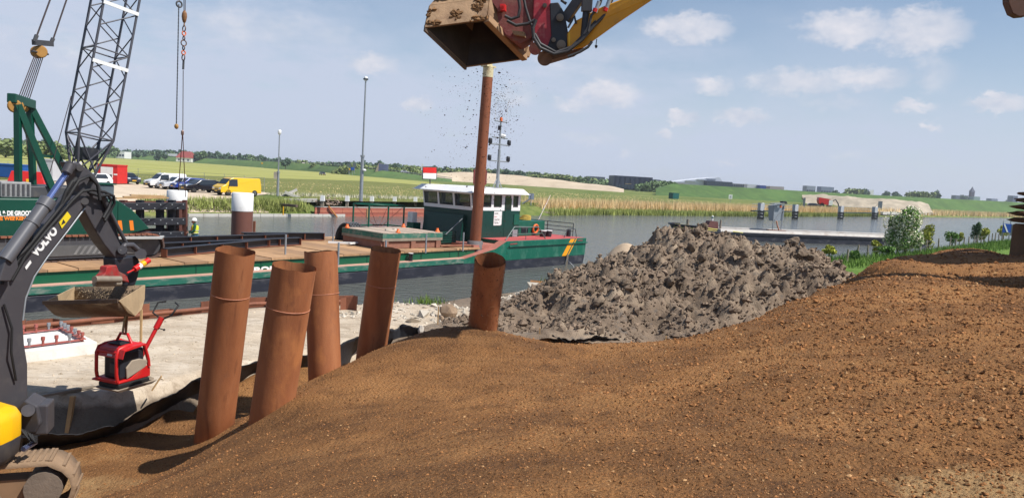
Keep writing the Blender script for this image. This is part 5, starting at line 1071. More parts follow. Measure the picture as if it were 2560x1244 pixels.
# platform stack
pl0=thing('deck_platform','green edged wooden platform stacked on timber bearers on deck','platform',bl(-15.5,3.0,DK))
c1,c2,c3=bl(-17.1,1.5,0),bl(-12.9,1.2,0),bl(-12.6,4.9,0);c4=c1+c3-c2
Z=lambda p,z:p+Vector((0,0,z))
part(MB().hexa([Z(c1,1.95),Z(c2,1.95),Z(c3,1.95),Z(c4,1.95),Z(c1,2.2),Z(c2,2.2),Z(c3,2.2),Z(c4,2.2)]),'green_edge',M('worn_green_wood',c(50,112,94),.75,0,.2,2,.2,15,dirt=c(150,150,136),ds=3,damt=.5),pl0)
part(MB().hexa([Z(c1,1.8),Z(c2,1.8),Z(c3,1.8),Z(c4,1.8),Z(c1,1.945),Z(c2,1.945),Z(c3,1.945),Z(c4,1.945)]),'lower_edge',WOODG,pl0)
for k in range(12):
    a=c1.lerp(c2,k/12+.004);b=c1.lerp(c2,(k+1)/12-.004);o=c4-c1;part(MB().hexa([Z(a,2.203),Z(b,2.203),Z(b+o,2.203),Z(a+o,2.203),Z(a,2.225),Z(b,2.225),Z(b+o,2.225),Z(a+o,2.225)]),'plank',M('pinkish_plank',c(196,174,156),.85,0,.15,3,.1,20) if k%3 else WOODG,pl0)
for f_ in(.06,.5,.93):part(MB().beam(Z(c1.lerp(c2,f_),1.58),Z(c4.lerp(c3,f_),1.58),.3,.4),'bearer',M('bearer_timber',c(150,104,86),.85,0,.2,2,.2,10),pl0)
part(MB().beam(Z(c1,1.58)+bv*.2,Z(c2,1.58)+bv*.2,.2,.36),'front_bearer',M('bearer_timber'),pl0)
for k,(f_,g_) in enumerate(((.02,.9),(.28,.06),(.98,.92),(.98,.1))):
    p=Z(c1.lerp(c2,f_).lerp(c4.lerp(c3,f_),g_),2.22);solo(MB().lathe([(.13,0),(.13,.08),(.08,.1),(.07,.22)],p,n=12),'orange_fitting',ORNG,'orange twist fitting at the %s corner of the deck platform'%('far left','near left','far right','near right')[k],'fitting','fittings on the deck platform')
p=Z(c1.lerp(c3,.4),2.23);solo(MB().box(p,(.6,.35,.12),.4).box(p+Vector((.25,.2,.06)),(.4,.2,.1),.9),'paper_sack',M('sack_paper',c(216,204,188),.8,0,.1,5,.2,20),'crumpled pale sack lying on the deck platform','sack')
# drum fender arch
dp=bl(-15.6,6.0,DK);mb=MB();rr_=.78;L_=[];axd=bv
fa=thing('fender_arch','black ribbed half-round rubber arch on the barge deck','fender',dp)
pts=[];K=16
fw=(-bu*.75-bv*.66).normalized();fw=Vector((-.45,-.89,0)).normalized();ss=Vector((-fw.y,fw.x,0))
if ss.x<0:ss=-ss
rows=[]
for dep in(0,-1.0):
    rows.append([dp+fw*(dep+.4)+ss*math.cos(math.pi*k/K)*rr_*.92+Vector((0,0,math.sin(math.pi*k/K)*rr_*1.35)) for k in range(K+1)])
rin=[[dp+fw*(dep+.4)+ss*math.cos(math.pi*k/K)*rr_*.68+Vector((0,0,math.sin(math.pi*k/K)*rr_*1.12)) for k in range(K+1)] for dep in(0,-1.0)]
part(MB().sheet([rin[1],rows[1],rows[0],rin[0],rin[1]]),'arch',BLACKR,fa,fix=True)
for k in range(2,K-1,1):
    for dd in(-.15,-.4,-.65,-.9):
        p=rows[0][k]+fw*dd;part(MB().blob(p,(.045,.045,.03),1,1,0),'stud',STEEL,fa)
part(MB().prism([p+fw*-.3 for p in rin[0]],fw*-.05),'inner_plate',M('arch_inner',c(70,56,54),.8),fa)
# green basket frame
gb=thing('work_basket','green tubular steel work basket frame on the far deck edge','basket',bl(-12.8,6.4,DK))
g0,g1=-14.2,-11.4;v0_,v1_=6.0,7.4
for u_ in(g0,g1):
    for v_ in(v0_,v1_):part(MB().tube(bl(u_,v_,DK),bl(u_,v_,3.42),.055,n=8),'post',GREEN,gb)
for z_,o_ in((3.42,0),(2.1,.25),(1.62,.0),(1.42,.1)):
    part(MB().path([bl(g0-o_,v0_-o_,z_),bl(g1+o_,v0_-o_,z_),bl(g1+o_,v1_+o_,z_),bl(g0-o_,v1_+o_,z_)],.045,6,True),'rail_ring',GREEN if z_>1.9 else DGREEN,gb)
part(MB().box(bl((g0+g1)/2,6.7,1.45),(3.2,1.7,.06),RZB),'floor',DGREEN,gb)
for s_,v_ in((g0,v0_),(g0,v1_),(g1,v0_),(g1,v1_)):part(MB().path([bl(s_,v_,3.4),bl((g0+g1)/2,6.7,1.95)],.014,5),'sling_chain',MUDRED,gb)
part(MB().torus(bl((g0+g1)/2,6.5,1.8),bu,.12,.03,14,6),'lifting_hook',YELLOW,gb)
# green crate by the wheelhouse
cr=thing('steel_crate','dark green slatted steel crate beside the wheelhouse front','crate',bl(-11.3,2.6,DK))
for k in range(5):part(bbox(-12.0,-10.65,2.3,2.34,1.5+.14*k,1.6+.14*k),'slat',DGREEN,cr);part(bbox(-12.04,-12.0,2.3,3.2,1.5+.14*k,1.6+.14*k),'slat',DGREEN,cr)
part(bbox(-12.0,-10.65,2.36,3.2,1.42,2.0),'load',BLACK,cr)
for u_ in(-12.02,-10.63):part(bbox(u_-.03,u_+.03,2.27,2.33,1.38,2.2),'corner_post',DGREEN,cr)
solo(MB().beam(bl(-11.6,2.2,2.0),bl(-9.95,2.45,2.9),.03,.03),'leaning_pole',STEEL,'thin pole leaning against the wheelhouse front','pole')
for k in range(3):solo(MB().tube(bl(-13.6+.3*k,1.5-.14*k,DK+.1),bl(-10.8+.1*k,.95-.1*k,DK+.1),.05,n=8),'rusty_pipe',RUST,('farthest','middle','nearest')[k]+' of three thin rusty pipes on deck before the spud pole','pipe','rusty pipes on deck')
p=dk(862,612);solo(MB().beam(p+Vector((-.9,0,.1)),p+Vector((.5,.2,.1)),.16,.1).beam(p+Vector((.3,-.3,.12)),p+Vector((.6,.6,.12)),.14,.08),'white_bracket',WHITE,'white steel bracket lying on deck left of the platform','bracket')
# ---- crawler crane on the barge
CY=3.9
CRN=thing('crawler_crane','dark green crawler crane with lattice boom standing on the barge','crane',bl(-33,CY,DK))
CG=M('crane_green',c(8,72,56),.4,0,.1,1,.03,12,dirt=c(60,86,76),ds=3,damt=.25,dt=.62)
body=part(bbox(-38.5,-30.2,2.5,5.6,2.2,3.72),'upper_body',CG,CRN,bevel=.05)
part(MB().prism([bl(-30.2,2.52,2.25),bl(-28.9,2.52,2.55),bl(-29.6,2.52,3.3),bl(-30.2,2.52,3.7)],bv*3.0),'nose',CG,CRN,bevel=.03)
vt=2.49
_p=onplane(-5,537.5,bl(0,vt,0),bv);_q=onplane(80,541,bl(0,vt,0),bv);text('R & DE GROOT',_p,bu,Vector((0,0,1)),.155,LET,body,bold=.013,width=(_q-_p).length)
_p=onplane(0,550,bl(0,vt,0),bv);_q=onplane(64,553,bl(0,vt,0),bv);text('E WERKEN',_p,bu,Vector((0,0,1)),.13,M('orange_letters',c(244,140,40),.5,0,.03),body,bold=.01,width=(_q-_p).length)
_p=onplane(-5,540,bl(0,vt,0),bv)
part(MB().beam(_p-bv*.002,_p-bv*.002+bu*1.6,.004,.012,(0,0,1)),'white_line',LET,body)
for u_ in(-30.0,-29.55):part(MB().prism([bl(u_-.2,2.515,2.9),bl(u_-.05,2.515,2.9),bl(u_-.0,2.515,2.5),bl(u_-.15,2.515,2.5)],-bv*.004),'orange_stripe',ORANGE,body)
part(bbox(-33.9,-31.2,3.0,5.2,3.73,4.15),'machinery_cover',DKST,CRN,bevel=.03);part(bbox(-31.3,-30.3,2.6,3.4,3.73,4.3),'cab',M('crane_cab',c(96,108,116),.3),CRN,bevel=.05)
part(bbox(-31.35,-30.25,2.55,3.45,4.302,4.36),'cab_roof',CG,CRN)
part(bbox(-34.2,-33.2,2.75,3.6,3.73,4.3),'winch_housing',M('drum_grey',c(150,150,150),.6,.2,.2,8),CRN,bevel=.04)
for k in range(6):part(bbox(-34.15+.16*k,-34.07+.16*k,2.735,2.75,3.8,4.22),'vent_slat',DKST,CRN)
part(bbox(-38,-34.6,2.6,5.5,3.73,4.25),'engine_cover',BLACK,CRN,bevel=.03)
# counterweight-like red boxes behind it are on the far quay; crawler tracks
for v_,lb in((2.7,0),(5.4,1)):
    z_=DK+.02;r=.48;L0,L1=-36.5,-28.4;loop=[]
    for i in range(9):t=-math.pi/2+math.pi*i/8;loop.append((L1-r+r*math.cos(t),z_+r+r*math.sin(t)))
    for i in range(9):t=math.pi/2+math.pi*i/8;loop.append((L0+r+r*math.cos(t),z_+r+r*math.sin(t)))
    tk_=part(MB().prism([bl(a,v_-.28,b) for a,b in[(L1-r+ (a-(L1-r))*.8 if a>-32 else L0+r+(a-L0-r)*.8,z_+r+(b-z_-r)*.8) for a,b in loop]],bv*.56),'crawler_track',DKST,CRN)
    per=[];tot=0
    LP=loop+[loop[0]]
    for (a0,b0),(a1,b1) in zip(LP[:-1],LP[1:]):
        L_=math.hypot(a1-a0,b1-b0);k=max(1,round(L_/.24))
        for i in range(k):per.append((a0+(a1-a0)*(i+.5)/k,b0+(b1-b0)*(i+.5)/k,math.atan2(b1-b0,a1-a0)))
    for a,b,t in per:
        d=bu*math.cos(t)+Vector((0,0,math.sin(t)));part(MB().beam(bl(a,v_,b)-d*.1,bl(a,v_,b)+d*.1,.78,.07,bv.cross(d)),'track_shoe',M('shoe_rust',c(92,72,64),.7,.1,.2,4) if b<2.2 else RUST,tk_)
part(bbox(-35.3,-29.3,2.38,2.41,1.58,1.98),'side_plate',M('plate_grey',c(92,92,92),.6,0,.15,3),CRN)
part(bbox(-35,-30,3.0,5.2,1.7,2.2),'undercarriage',BLACK,CRN)
for k in range(7):part(MB().prism([bl(-31.9+.22*k,2.376,1.62),bl(-31.8+.22*k,2.376,1.62),bl(-31.6+.22*k,2.376,1.94),bl(-31.7+.22*k,2.376,1.94)],-bv*.01),'badge_stripe',M('grey_stripe',c(128,128,128),.5),CRN)
part(MB().prism([bl(-30.4,2.1,2.2),bl(-28.7,1.9,2.18),bl(-28.3,2.5,2.2),bl(-30.0,2.7,2.25)],Vector((0,0,.06))),'catwalk',M('catwalk_alu',c(190,190,186),.5,.2,.1),CRN)
# A-frame
def cz(px,py,v):return onplane(px,py,bl(0,v,0),bv)
na,fa_=3.0,4.4
for v_,tx,ty in((na,44,262),(fa_,74,262)):
    t_=cz(tx,ty,v_)
    part(MB().beam(t_,cz(46 if v_==na else 84,500,v_),.18,.2),'rear_leg',CG,CRN);part(MB().beam(t_,cz(130 if v_==na else 186,470 if v_==na else 474,v_),.22,.22),'front_leg',CG,CRN)
part(MB().beam(cz(28,245,na),cz(80,262,fa_),.3,.34),'gantry_head',CG,CRN,bevel=.03)
part(MB().beam(cz(92,388,na),cz(132,392,fa_),.1,.1),'gantry_tie',CG,CRN)
OCH=M('sheave_ochre',c(176,128,60),.6,0,.2,6)
for k in range(5):part(MB().lathe([(.2,0),(.24,.02),(.24,.08),(.2,.1)],cz(38+5*k,262,na+.3*k)+Vector((0,0,-.05)),bv,n=16),'sheave',OCH,CRN)
bt=cz(98,130,3.7)
for k in range(4):part(MB().lathe([(.2,0),(.23,.02),(.23,.07),(.2,.09)],bt+bv*(.12*k-.2),bv,n=16),'bridle_sheave',OCH,CRN)
part(MB().beam(cz(84,106,3.3),cz(130,110,4.1),.14,.2).tube(cz(80,128,3.3),cz(120,136,4.1),.04,n=8).beam(cz(86,104,3.3),cz(92,88,3.3),.1,.12).beam(cz(126,112,4.1),cz(133,96,4.1),.1,.12),'bridle',DKST,CRN)
rp=MB()
for k in range(6):rp.tube(cz(46+5*k,245+2*k,3.2+.2*k),cz(86+4.5*k,140,3.3+.15*k),.018,n=5)
rp.tube(cz(92,90,3.3),cz(140,-40,3.3),.03,n=6).tube(cz(133,98,4.1),cz(180,-40,4.1),.03,n=6).tube(cz(178,240,3.6),cz(125,430,3.6),.016,n=5).tube(cz(56,270,3.4),cz(75,420,3.4),.016,n=5)
part(rp,'hoist_ropes',M('wire_rope',c(84,72,72),.6,.3,.1),CRN)
# lattice boom
bb=cz(206,440,3.9);bt_=cz(300,-60,3.9);bd=(bt_-bb);bL=bd.length;bd.normalize();wu=(bu-bd*bu.dot(bd)).normalized();wv=bd.cross(wu)
BMAT=M('boom_grey',c(88,88,96),.45,.15,.12,2)
hw,hv=.66,.6
def bp_(s,i,j):
    k=min(1,.45+.55*s/1.6);return bb+bd*s+wu*(hw*i*k)+wv*(hv*j*k)
for i in(-1,1):
    for j in(-1,1):part(MB().path([bp_(0,i,j),bp_(1.6,i,j),bp_(bL,i,j)],.05,8),'boom_chord',BMAT,CRN)
s=1.6;k=0
while s<bL-.5:
    st=.86
    for (i0,j0,i1,j1) in((-1,-1,1,-1),(1,-1,1,1),(1,1,-1,1),(-1,1,-1,-1)):
        a,b=(bp_(s,i0,j0),bp_(s+st,i1,j1)) if k%2 else (bp_(s,i1,j1),bp_(s+st,i0,j0));part(MB().tube(a,b,.026,n=6),'lacing_bar',BMAT,CRN)
    if k%4==0:
        for (i0,j0,i1,j1) in((-1,-1,1,-1),(1,-1,1,1),(1,1,-1,1),(-1,1,-1,-1)):part(MB().tube(bp_(s,i0,j0),bp_(s,i1,j1),.03,n=6),'lacing_bar',BMAT,CRN)
    s+=st;k+=1
for (i0,j0,i1,j1) in((-1,-1,1,-1),(1,-1,1,1),(1,1,-1,1),(-1,1,-1,-1)):
    part(MB().tube(bp_(.2,i0,j0),bp_(1.6,i1,j1),.035,n=6),'foot_brace',BMAT,CRN);part(MB().tube(bp_(.2,i1,j1),bp_(1.6,i0,j0),.035,n=6),'foot_brace',BMAT,CRN)
for py in(160,8):
    zt_=cz(240,py,3.9);s_=(zt_-bb).dot(bd);part(MB().beam(bp_(s_,-1.05,-1.12),bp_(s_,1.05,-1.12),.04,.14,bd),'marker_bar',WHITE,CRN)
part(MB().beam(bb+bd*-1.6+wv*-.3,bb+bd*.2,.3,.4).beam(bb+bd*-1.6+wv*.3,bb+bd*.2,.3,.4),'boom_foot',BMAT,CRN)
part(MB().box(bb+bd*.9,(.6,.7,.5),RZB),'boom_hoist',BLACK,CRN)
# hanging tackle
HK=thing('hoist_chain','grey hoist chain with hook end hanging from the crane boom','chain',cz(441,320,6.0))
a,b=cz(447,12,6.0),cz(441,312,6.0);n_=70;ch=MB()
for i in range(n_):
    p=a.lerp(b,(i+.5)/n_);w_=bu if i%2 else bv;ch.beam(p-(b-a)/n_*.7,p+(b-a)/n_*.7,.05,.02,w_)
part(ch,'chain_links',M('chain_grey',c(92,94,100),.5,.4,.2),HK);HK.children[0]['kind']='stuff'
part(MB().torus(cz(448,11,6.0),bv,.13,.04,16,7).tube(cz(448,-60,6.0),cz(448,2,6.0),.02,n=5),'top_hook',DKST,HK);part(MB().blob(cz(441,316,6.0),(.1,.08,.12),2,2,.1),'end_hook',OCH,HK)
H2=thing('hook_tackle','rusty hook block and shackles on two crane ropes over the frame','hook',cz(456,335,6.2))
for a_,b_ in(((459,-60),(460,28)),((463,-60),(463,28)),((458,176),(457,330))):part(MB().tube(cz(*a_,6.2),cz(*b_,6.2),.018,n=5),'rope',M('wire_rope'),H2)
part(MB().blob(cz(461,42,6.2),(.12,.1,.3),3,2,.05).tube(cz(461,55,6.2),cz(460,66,6.2),.03,n=8),'hook_block',M('block_rust',c(136,92,52),.6,0,.2),H2)
for k in range(7):part(MB().torus(cz(460.2-.3*k,72+12*k,6.2),bv if k%2 else bu,.09 if k%3 else .13,.028,12,6),'shackle',ORNG if k in(1,5) else M('shackle_brown',c(120,92,80),.5,.3),H2)
part(MB().tube(cz(459,150,6.2),cz(458,174,6.2),.05,n=8),'chain_sleeve',DKST,H2);part(MB().blob(cz(456,332,6.2),(.07,.07,.16),5,1,.1),'swivel',M('shackle_brown'),H2)
part(MB().tube(cz(456,336,6.2),cz(446,476,9.2),.02,n=5).tube(cz(457,336,6.2),cz(464,492,9.2),.02,n=5),'sling_leg',M('sling_rust',c(120,70,56),.7),H2)
# ---- dolphins in the water beyond the barge
DOLB=M('dolphin_brown',c(122,78,66),.6,0,.12,1,.05,12)
def dolphin(label,pxc,ptop,pcap,wpx,v):
    t=cz(pxc,ptop,v);cpz=cz(pxc,pcap,v).z;r=(cz(pxc+wpx/2,ptop,v)-t).dot(Vector((1,0,0)).lerp(bu,1));r=wpx/2*t.y/F_PX*1.02
    o=thing('mooring_dolphin',label,'dolphin',Vector((t.x,t.y,-1)),'white-capped mooring dolphins')
    part(MB().lathe([(r,-1.5),(r,cpz)],Vector((t.x,t.y,0)),n=32),'tube',DOLB,o);part(MB().lathe([(r*1.02,cpz),(r*1.02,t.z),(r*.95,t.z+.03)],Vector((t.x,t.y,0)),n=32),'white_cap',WHITE,o);return t,r
t1,r1=dolphin('white-capped brown dolphin standing free behind the deck beams',607,483,527,50,11.5)
part(MB().beam(t1+bu*r1*1.05-bv*.3+Vector((0,0,-1.6)),t1+bu*r1*1.05-bv*.3+Vector((0,0,-4)),.12,.12),'ladder_rail',RUST,[o for o in COL.objects if o.name.startswith('mooring_dolphin')][-1])
t2,r2=dolphin('white-capped brown dolphin behind the bolted black fender frame',443,477,503,46,11.0)
# fender frame
ff=thing('timber_fender','brown steel fender frame with three bolted black timbers','fender frame',cz(400,600,9.6))
def fz(px,py,v=9.6):return cz(px,py,v)
FB=M('frame_brown',c(104,62,52),.65,0,.15,1.5,.1,15)
for (yl,yr) in((516,515),(555,553),(590,586)):
    t_=fz(285,yl);e_=fz(462 if yl!=590 else 458,yr);tb=part(MB().beam(t_,e_,.22,.36),'fender_timber',BLACK,ff,bevel=.02)
    for k in range(12):
        p=t_.lerp(e_,(k+.5)/12);part(MB().tube(p-bv*.13+Vector((0,0,.09 if k%2 else -.09)),p-bv*.1+Vector((0,0,.09 if k%2 else -.09)),.035,n=6),'bolt',STEEL,tb)
for x in(308,350,400,430):part(MB().beam(fz(x,500,9.9),fz(x,610,9.9),.3,.3),'frame_post',FB if x in(308,) else BLACK,ff)
part(MB().prism([fz(285,503,10.2),fz(466,503,10.2),fz(466,600,10.2),fz(448,600,10.2),fz(448,516,10.2),fz(285,516,10.2)],bv*.2),'frame_edge',FB,ff,fix=True);part(MB().prism([fz(285,572,10.25),fz(455,570,10.25),fz(455,605,10.25),fz(285,607,10.25)],bv*.1),'back_plate',FB,ff)
part(MB().beam(fz(462,500,9.7),fz(463,620,9.7),.2,.2),'end_post',FB,ff)
for k in range(3):
    a=fz(290+18*k,498-k,10.6);solo(MB().beam(a+Vector((0,0,.05+.06*k)),fz(420-6*k,497,10.6)+Vector((0,0,.05+.05*k)),.18,.06),'scaffold_board',WOODP,('lowest','middle','top')[k]+' pale board stacked on the fender frame','board','boards on the fender frame')
# raft and worker
solo(MB().hexa([bl(-27,9.0,-.2),bl(-21.5,9.0,-.2),bl(-21.5,9.55,-.2),bl(-27,9.55,-.2),bl(-27,8.9,.62),bl(-21.5,8.9,.62),bl(-21.5,9.55,.62),bl(-27,9.55,.62)]),'work_raft',DGREEN,'low green work raft alongside the far side of the barge','raft')
# ================================================================== PEOPLE
def person(p,face,label):
    """small standing worker: one skinned body, helmet, vest, bib as children"""
    t=thing('person',label,'person',p);h=1.78
    fd_=V3(face).normalized();sd_=Vector((-fd_.y,fd_.x,0))
    Q=lambda f,s,z:p+fd_*f+sd_*s+Vector((0,0,z*h))
    J=[(Q(0,0,.53),.14),(Q(0,0,.62),.13),(Q(.02,0,.74),.155),(Q(.03,0,.82),.09),(Q(.05,0,.86),.055),(Q(.07,0,.92),.095),(Q(.07,0,.965),.08),
       (Q(0,.1,.5),.1),(Q(.02,.12,.27),.07),(Q(-.02,.12,.05),.055),(Q(.14,.13,.02),.05),(Q(0,-.1,.5),.1),(Q(.02,-.12,.27),.07),(Q(-.02,-.12,.05),.055),(Q(.14,-.13,.02),.05),
       (Q(.02,.2,.8),.075),(Q(.04,.25,.66),.055),(Q(.24,.2,.6),.042),(Q(.33,.17,.6),.035),(Q(.02,-.2,.8),.075),(Q(.04,-.25,.66),.055),(Q(.24,-.18,.62),.042),(Q(.33,-.15,.62),.035)]
    E_=[(0,1),(1,2),(2,3),(3,4),(4,5),(5,6),(0,7),(7,8),(8,9),(9,10),(0,11),(11,12),(12,13),(13,14),(2,15),(15,16),(16,17),(17,18),(2,19),(19,20),(20,21),(21,22)]
    me=bpy.data.meshes.new('body');me.from_pydata([tuple(a) for a,_ in J],E_,[]);me.update()
    o=link(me,'body',M('work_green',c(28,84,66),.85,0,.15,6),t);sk=o.modifiers.new('skin','SKIN');sk.use_smooth_shade=True;o.modifiers.new('sub','SUBSURF').levels=1
    for v,(_,r) in zip(me.skin_vertices[0].data,J):v.radius=(r,r)
    me.skin_vertices[0].data[0].use_root=True
    SKN=M('skin',c(206,150,122),.6,0,.05)
    part(MB().blob(Q(.085,0,.915),(.1,.085,.115),3,2,.02),'face',SKN,o);part(MB().blob(Q(.19,0,.905),(.022,.016,.024),3,1,0),'nose',SKN,o)
    for s in(-1,1):part(MB().blob(Q(.05,.088*s,.91),(.025,.012,.03),3,1,0),'ear',SKN,o)
    for s,z in((1,.6),(-1,.62)):
        hand=MB().blob(Q(.36,.165*s,z),(.05,.04,.03),2,1,.05)
        for k in range(4):hand.tube(Q(.39,(.14+.018*k)*s,z),Q(.455-.006*abs(k-1.5),(.14+.018*k)*s,z-.012),.009,.007,6)
        hand.tube(Q(.36,.125*s,z+.005),Q(.41,.11*s,z-.003),.01,.008,6);part(hand,'hand',SKN,o)
    part(MB().lathe([(.15,0),(.152,.02),(.135,.03),(.125,.09),(.08,.14),(.01,.155)],Q(.065,0,.948),n=20),'hard_hat',WHITE,t);part(MB().hexa([Q(.16,-.09,.949),Q(.25,-.06,.946),Q(.25,.06,.946),Q(.16,.09,.949),Q(.16,-.09,.954),Q(.25,-.06,.951),Q(.25,.06,.951),Q(.16,.09,.954)]),'hat_peak',WHITE,t)
    VST=M('vest_yellow',c(214,224,50),.7,0,.08,6);rows=[]
    for z,r1,r2 in((.55,.17,.2),(.62,.165,.19),(.7,.185,.205),(.78,.175,.21),(.815,.12,.17)):
        rows.append([Q(.02+r1*math.cos(2*math.pi*k/20),r2*math.sin(2*math.pi*k/20),z) for k in range(21)])
    v_=part(MB().sheet(rows),'safety_vest',VST,t,solid=.012)
    for zz in(.585,.66):part(MB().path([Q(.02+.19*math.cos(2*math.pi*k/20),.212*math.sin(2*math.pi*k/20),zz) for k in range(20)],.016,5,True),'reflective_band',M('reflex',c(222,226,222),.4),v_)
    for s in(-1,1):part(MB().path([Q(.14,.11*s,.81),Q(.2,.1*s,.72),Q(.2,.1*s,.62)],.02,5),'orange_strap',ORNG,v_)
    part(MB().path([Q(.02+.17*math.cos(2*math.pi*k/16),.17*math.sin(2*math.pi*k/16),.515) for k in range(16)],.03,6,True),'tool_belt',M('belt_blue',c(40,110,150),.7),t)
    return t
wp=cz(489,545,9.25);person(Vector((wp.x,wp.y,.62)),(-.75,-.3,0),'worker in white hard hat and yellow vest beside the fender frame')
# ================================================================== VEHICLES
TYRE=M('tyre',c(32,32,34),.85,0,.1);RIM=M('rim_alloy',c(176,178,182),.35,.6,.1);CLR=M('headlight_lens',c(220,226,232),.15,0,.05);TAIL=M('tail_lens',c(150,20,24),.3)
def paint(n,col=(.5,.5,.5),rough=.25):
    m=M('car_paint_'+n,col,rough,0,.03,1);m.node_tree.nodes['Principled BSDF'].inputs['Coat Weight'].default_value=.6;return m
def vehicle(name,label,cat,loc,rz,mat,kind,L_,Wd,Ht,group):
    t=thing(name,label,cat,(0,0,0),group);h=L_/2
    if kind=='van':prof=[(-h,.35),(-h-.02,1.0),(-h+.05,Ht-.1),(-h+.15,Ht),(h*.36,Ht),(h*.5,Ht-.12),(h*.76,1.22),(h*.97,.98),(h+.02,.7),(h,.35)]
    elif kind=='small_van':prof=[(-h,.35),(-h-.02,.9),(-h+.08,Ht-.08),(-h+.2,Ht),(h*.2,Ht),(h*.34,Ht-.1),(h*.62,1.1),(h*.96,.92),(h+.02,.65),(h,.35)]
    else:prof=[(-h,.4),(-h-.02,.75),(-h+.12,1.0),(-h+.5,Ht-.1),(-h+.95,Ht),(h*.1,Ht),(h*.2,Ht-.04),(h*.52,.98),(h*.95,.8),(h+.02,.6),(h,.35)]
    belt=1.0 if kind!='car' else .92
    sc=lambda z:1.0 if z<=belt else 1-.16*(z-belt)/(Ht-belt)
    n=len(prof);P_=[]
    for s in(-1,1):
        for x,z in prof:P_.append((x,s*Wd/2*sc(z),z))
    mb=MB();mb.add(P_,[tuple(range(n)),tuple(range(n,2*n))[::-1]]+[(i,n+i,n+(i+1)%n,(i+1)%n) for i in range(n)])
    body=part(mb,'body',mat,t,bevel=.05,fix=True)
    # glazing
    i=[k for k,(x,z) in enumerate(prof) if z>=Ht-.13][-1];(xa,za),(xb,zb)=prof[i],prof[i+1]
    def wsp(f,s,o=.012):x=xa+(xb-xa)*f;z=za+(zb-za)*f;return (x+o,s*Wd/2*sc(z)*.9,z+o)
    part(MB().add([wsp(.06,-1),wsp(.06,1),wsp(.94,1),wsp(.94,-1)],[(0,1,2,3)]),'windscreen',GLASS,body,solid=.01)
    for s in(-1,1):
        y=lambda z:s*(Wd/2*sc(z)+.006)
        if kind!='car':pw=[(xa-.75,belt+.06),(xb-.3,belt+.06),(xa+(xb-xa)*.35,Ht-.3),(xa-.05,Ht-.17),(xa-.75,Ht-.17)]
        else:pw=[(-h+.75,belt+.04),(xb-.35,belt+.04),(xa-.1,Ht-.1),(-h+1.05,Ht-.1)]
        part(MB().add([(x,y(z),z) for x,z in pw],[tuple(range(len(pw)))]),'side_window',GLASS,body,solid=.012)
        for wx in(-h+.8,h-.85):
            w=part(MB().lathe([(.2,-.1),(.33,-.1),(.34,-.07),(.34,.07),(.33,.1),(.2,.1)],(wx,s*(Wd/2-.1),.34),(0,1,0),n=18),'wheel',TYRE,t)
            part(MB().lathe([(.2,-.085),(.2,.085)],(wx,s*(Wd/2-.085),.34),(0,1,0),n=14),'rim',RIM,w)
        part(MB().box((h-.06,s*Wd*.36,.78),(.2,.34,.16)),'headlight',CLR,body,bevel=.03)
        part(MB().box((-h+.03,s*Wd*.42,.85),(.1,.16,.34)),'tail_light',TAIL,body)
        part(MB().box((xb-.35,s*(Wd/2+.1),belt+.12),(.1,.18,.13)),'mirror',BLACK,body)
    part(MB().box((h-.0,0,.45),(.12,Wd*.94,.28)),'front_bumper',BLACKR if kind!='car' else mat,body,bevel=.04);part(MB().box((h+.07,0,.5),(.015,.52,.11)),'number_plate',YELLOW,body)
    part(MB().box((h-.01,0,.7),(.06,.7,.12)),'grille',BLACK,body)
    t.location=loc;t.rotation_euler=(0,0,rz);return t
ZG=1.79
def at(px,py,z=ZG):return G(px,py,z)
RV=math.radians(230)
PG='cars parked on the sandy lot'
vehicle('van','yellow panel van parked rightmost in the row on the sand','van',at(592,489),RV,paint('yellow',c(244,196,20)),'van',4.8,1.9,1.97,PG)
vehicle('parked_car','black hatchback parked next to the yellow van','car',at(503,481),RV,paint('black',c(24,26,40)),'car',4.3,1.78,1.46,PG)
vehicle('parked_car','blue hatchback parked between the black and the silver car','car',at(474,476),RV,paint('blue',c(30,60,150)),'car',4.2,1.76,1.48,PG)
vehicle('parked_car','silver car parked between the white van and the blue car','car',at(446,474),RV,paint('silver',c(206,208,214)),'car',4.2,1.76,1.52,PG)
vehicle('van','small white van parked leftmost in the row of cars','van',at(414,471),RV,paint('white',c(238,238,238)),'small_van',4.5,1.8,1.84,PG)
vehicle('parked_car','dark blue car parked beside the red site cabin','car',at(316,459),math.radians(-40),paint('navy',c(28,32,52)),'car',4.5,1.8,1.45,PG)
vehicle('parked_car','white car half hidden behind the excavator arm near the cabins','car',at(232,466),math.radians(-100),paint('white'),'car',4.3,1.78,1.5,PG)
vehicle('parked_car','small dark car standing far out in the mown field','car',at(806,438,1.78),math.radians(-60),paint('darkcar',c(20,22,34)),'car',4.2,1.8,1.5,None)
# highway traffic
L0=[(px,yt,Y+34) for px,yb,yt,Y in EB]
def hw(px,dy=0):
    x=[q[0] for q in L0];return D(px,np.interp(px,x,[q[1] for q in L0])+dy,float(np.interp(px,x,[q[2] for q in L0])))
for px,n_,lb,col,kd in((512,'van','yellow road works van far away on the highway',c(230,180,30),'van'),(722,'distant_car','tiny red car far away on the highway',c(190,50,44),'car'),(1012,'distant_car','silver car on the low stretch of highway by the house',c(190,194,200),'car')):
    p=hw(px);vehicle(n_,lb,'car' if kd=='car' else 'van',(p.x,p.y,p.z),math.radians(20),paint(lb[:6],col),kd,4.6,1.9,2.0 if kd=='van' else 1.5,None)
p=hw(445);tk=thing('truck','long white lorry on the highway below the red roof','truck',p)
part(MB().box(p+Vector((0,0,2.0)),(16,2.6,2.6)),'trailer',WHITE,tk);part(MB().box(p+Vector((-9.4,0,1.7)),(2.4,2.5,2.6)),'cab',WHITE,tk)
for k in(-9,-6,4,6):part(MB().tube(p+Vector((k,-1.3,.5)),p+Vector((k,1.3,.5)),.5,n=12),'wheel',TYRE,tk)
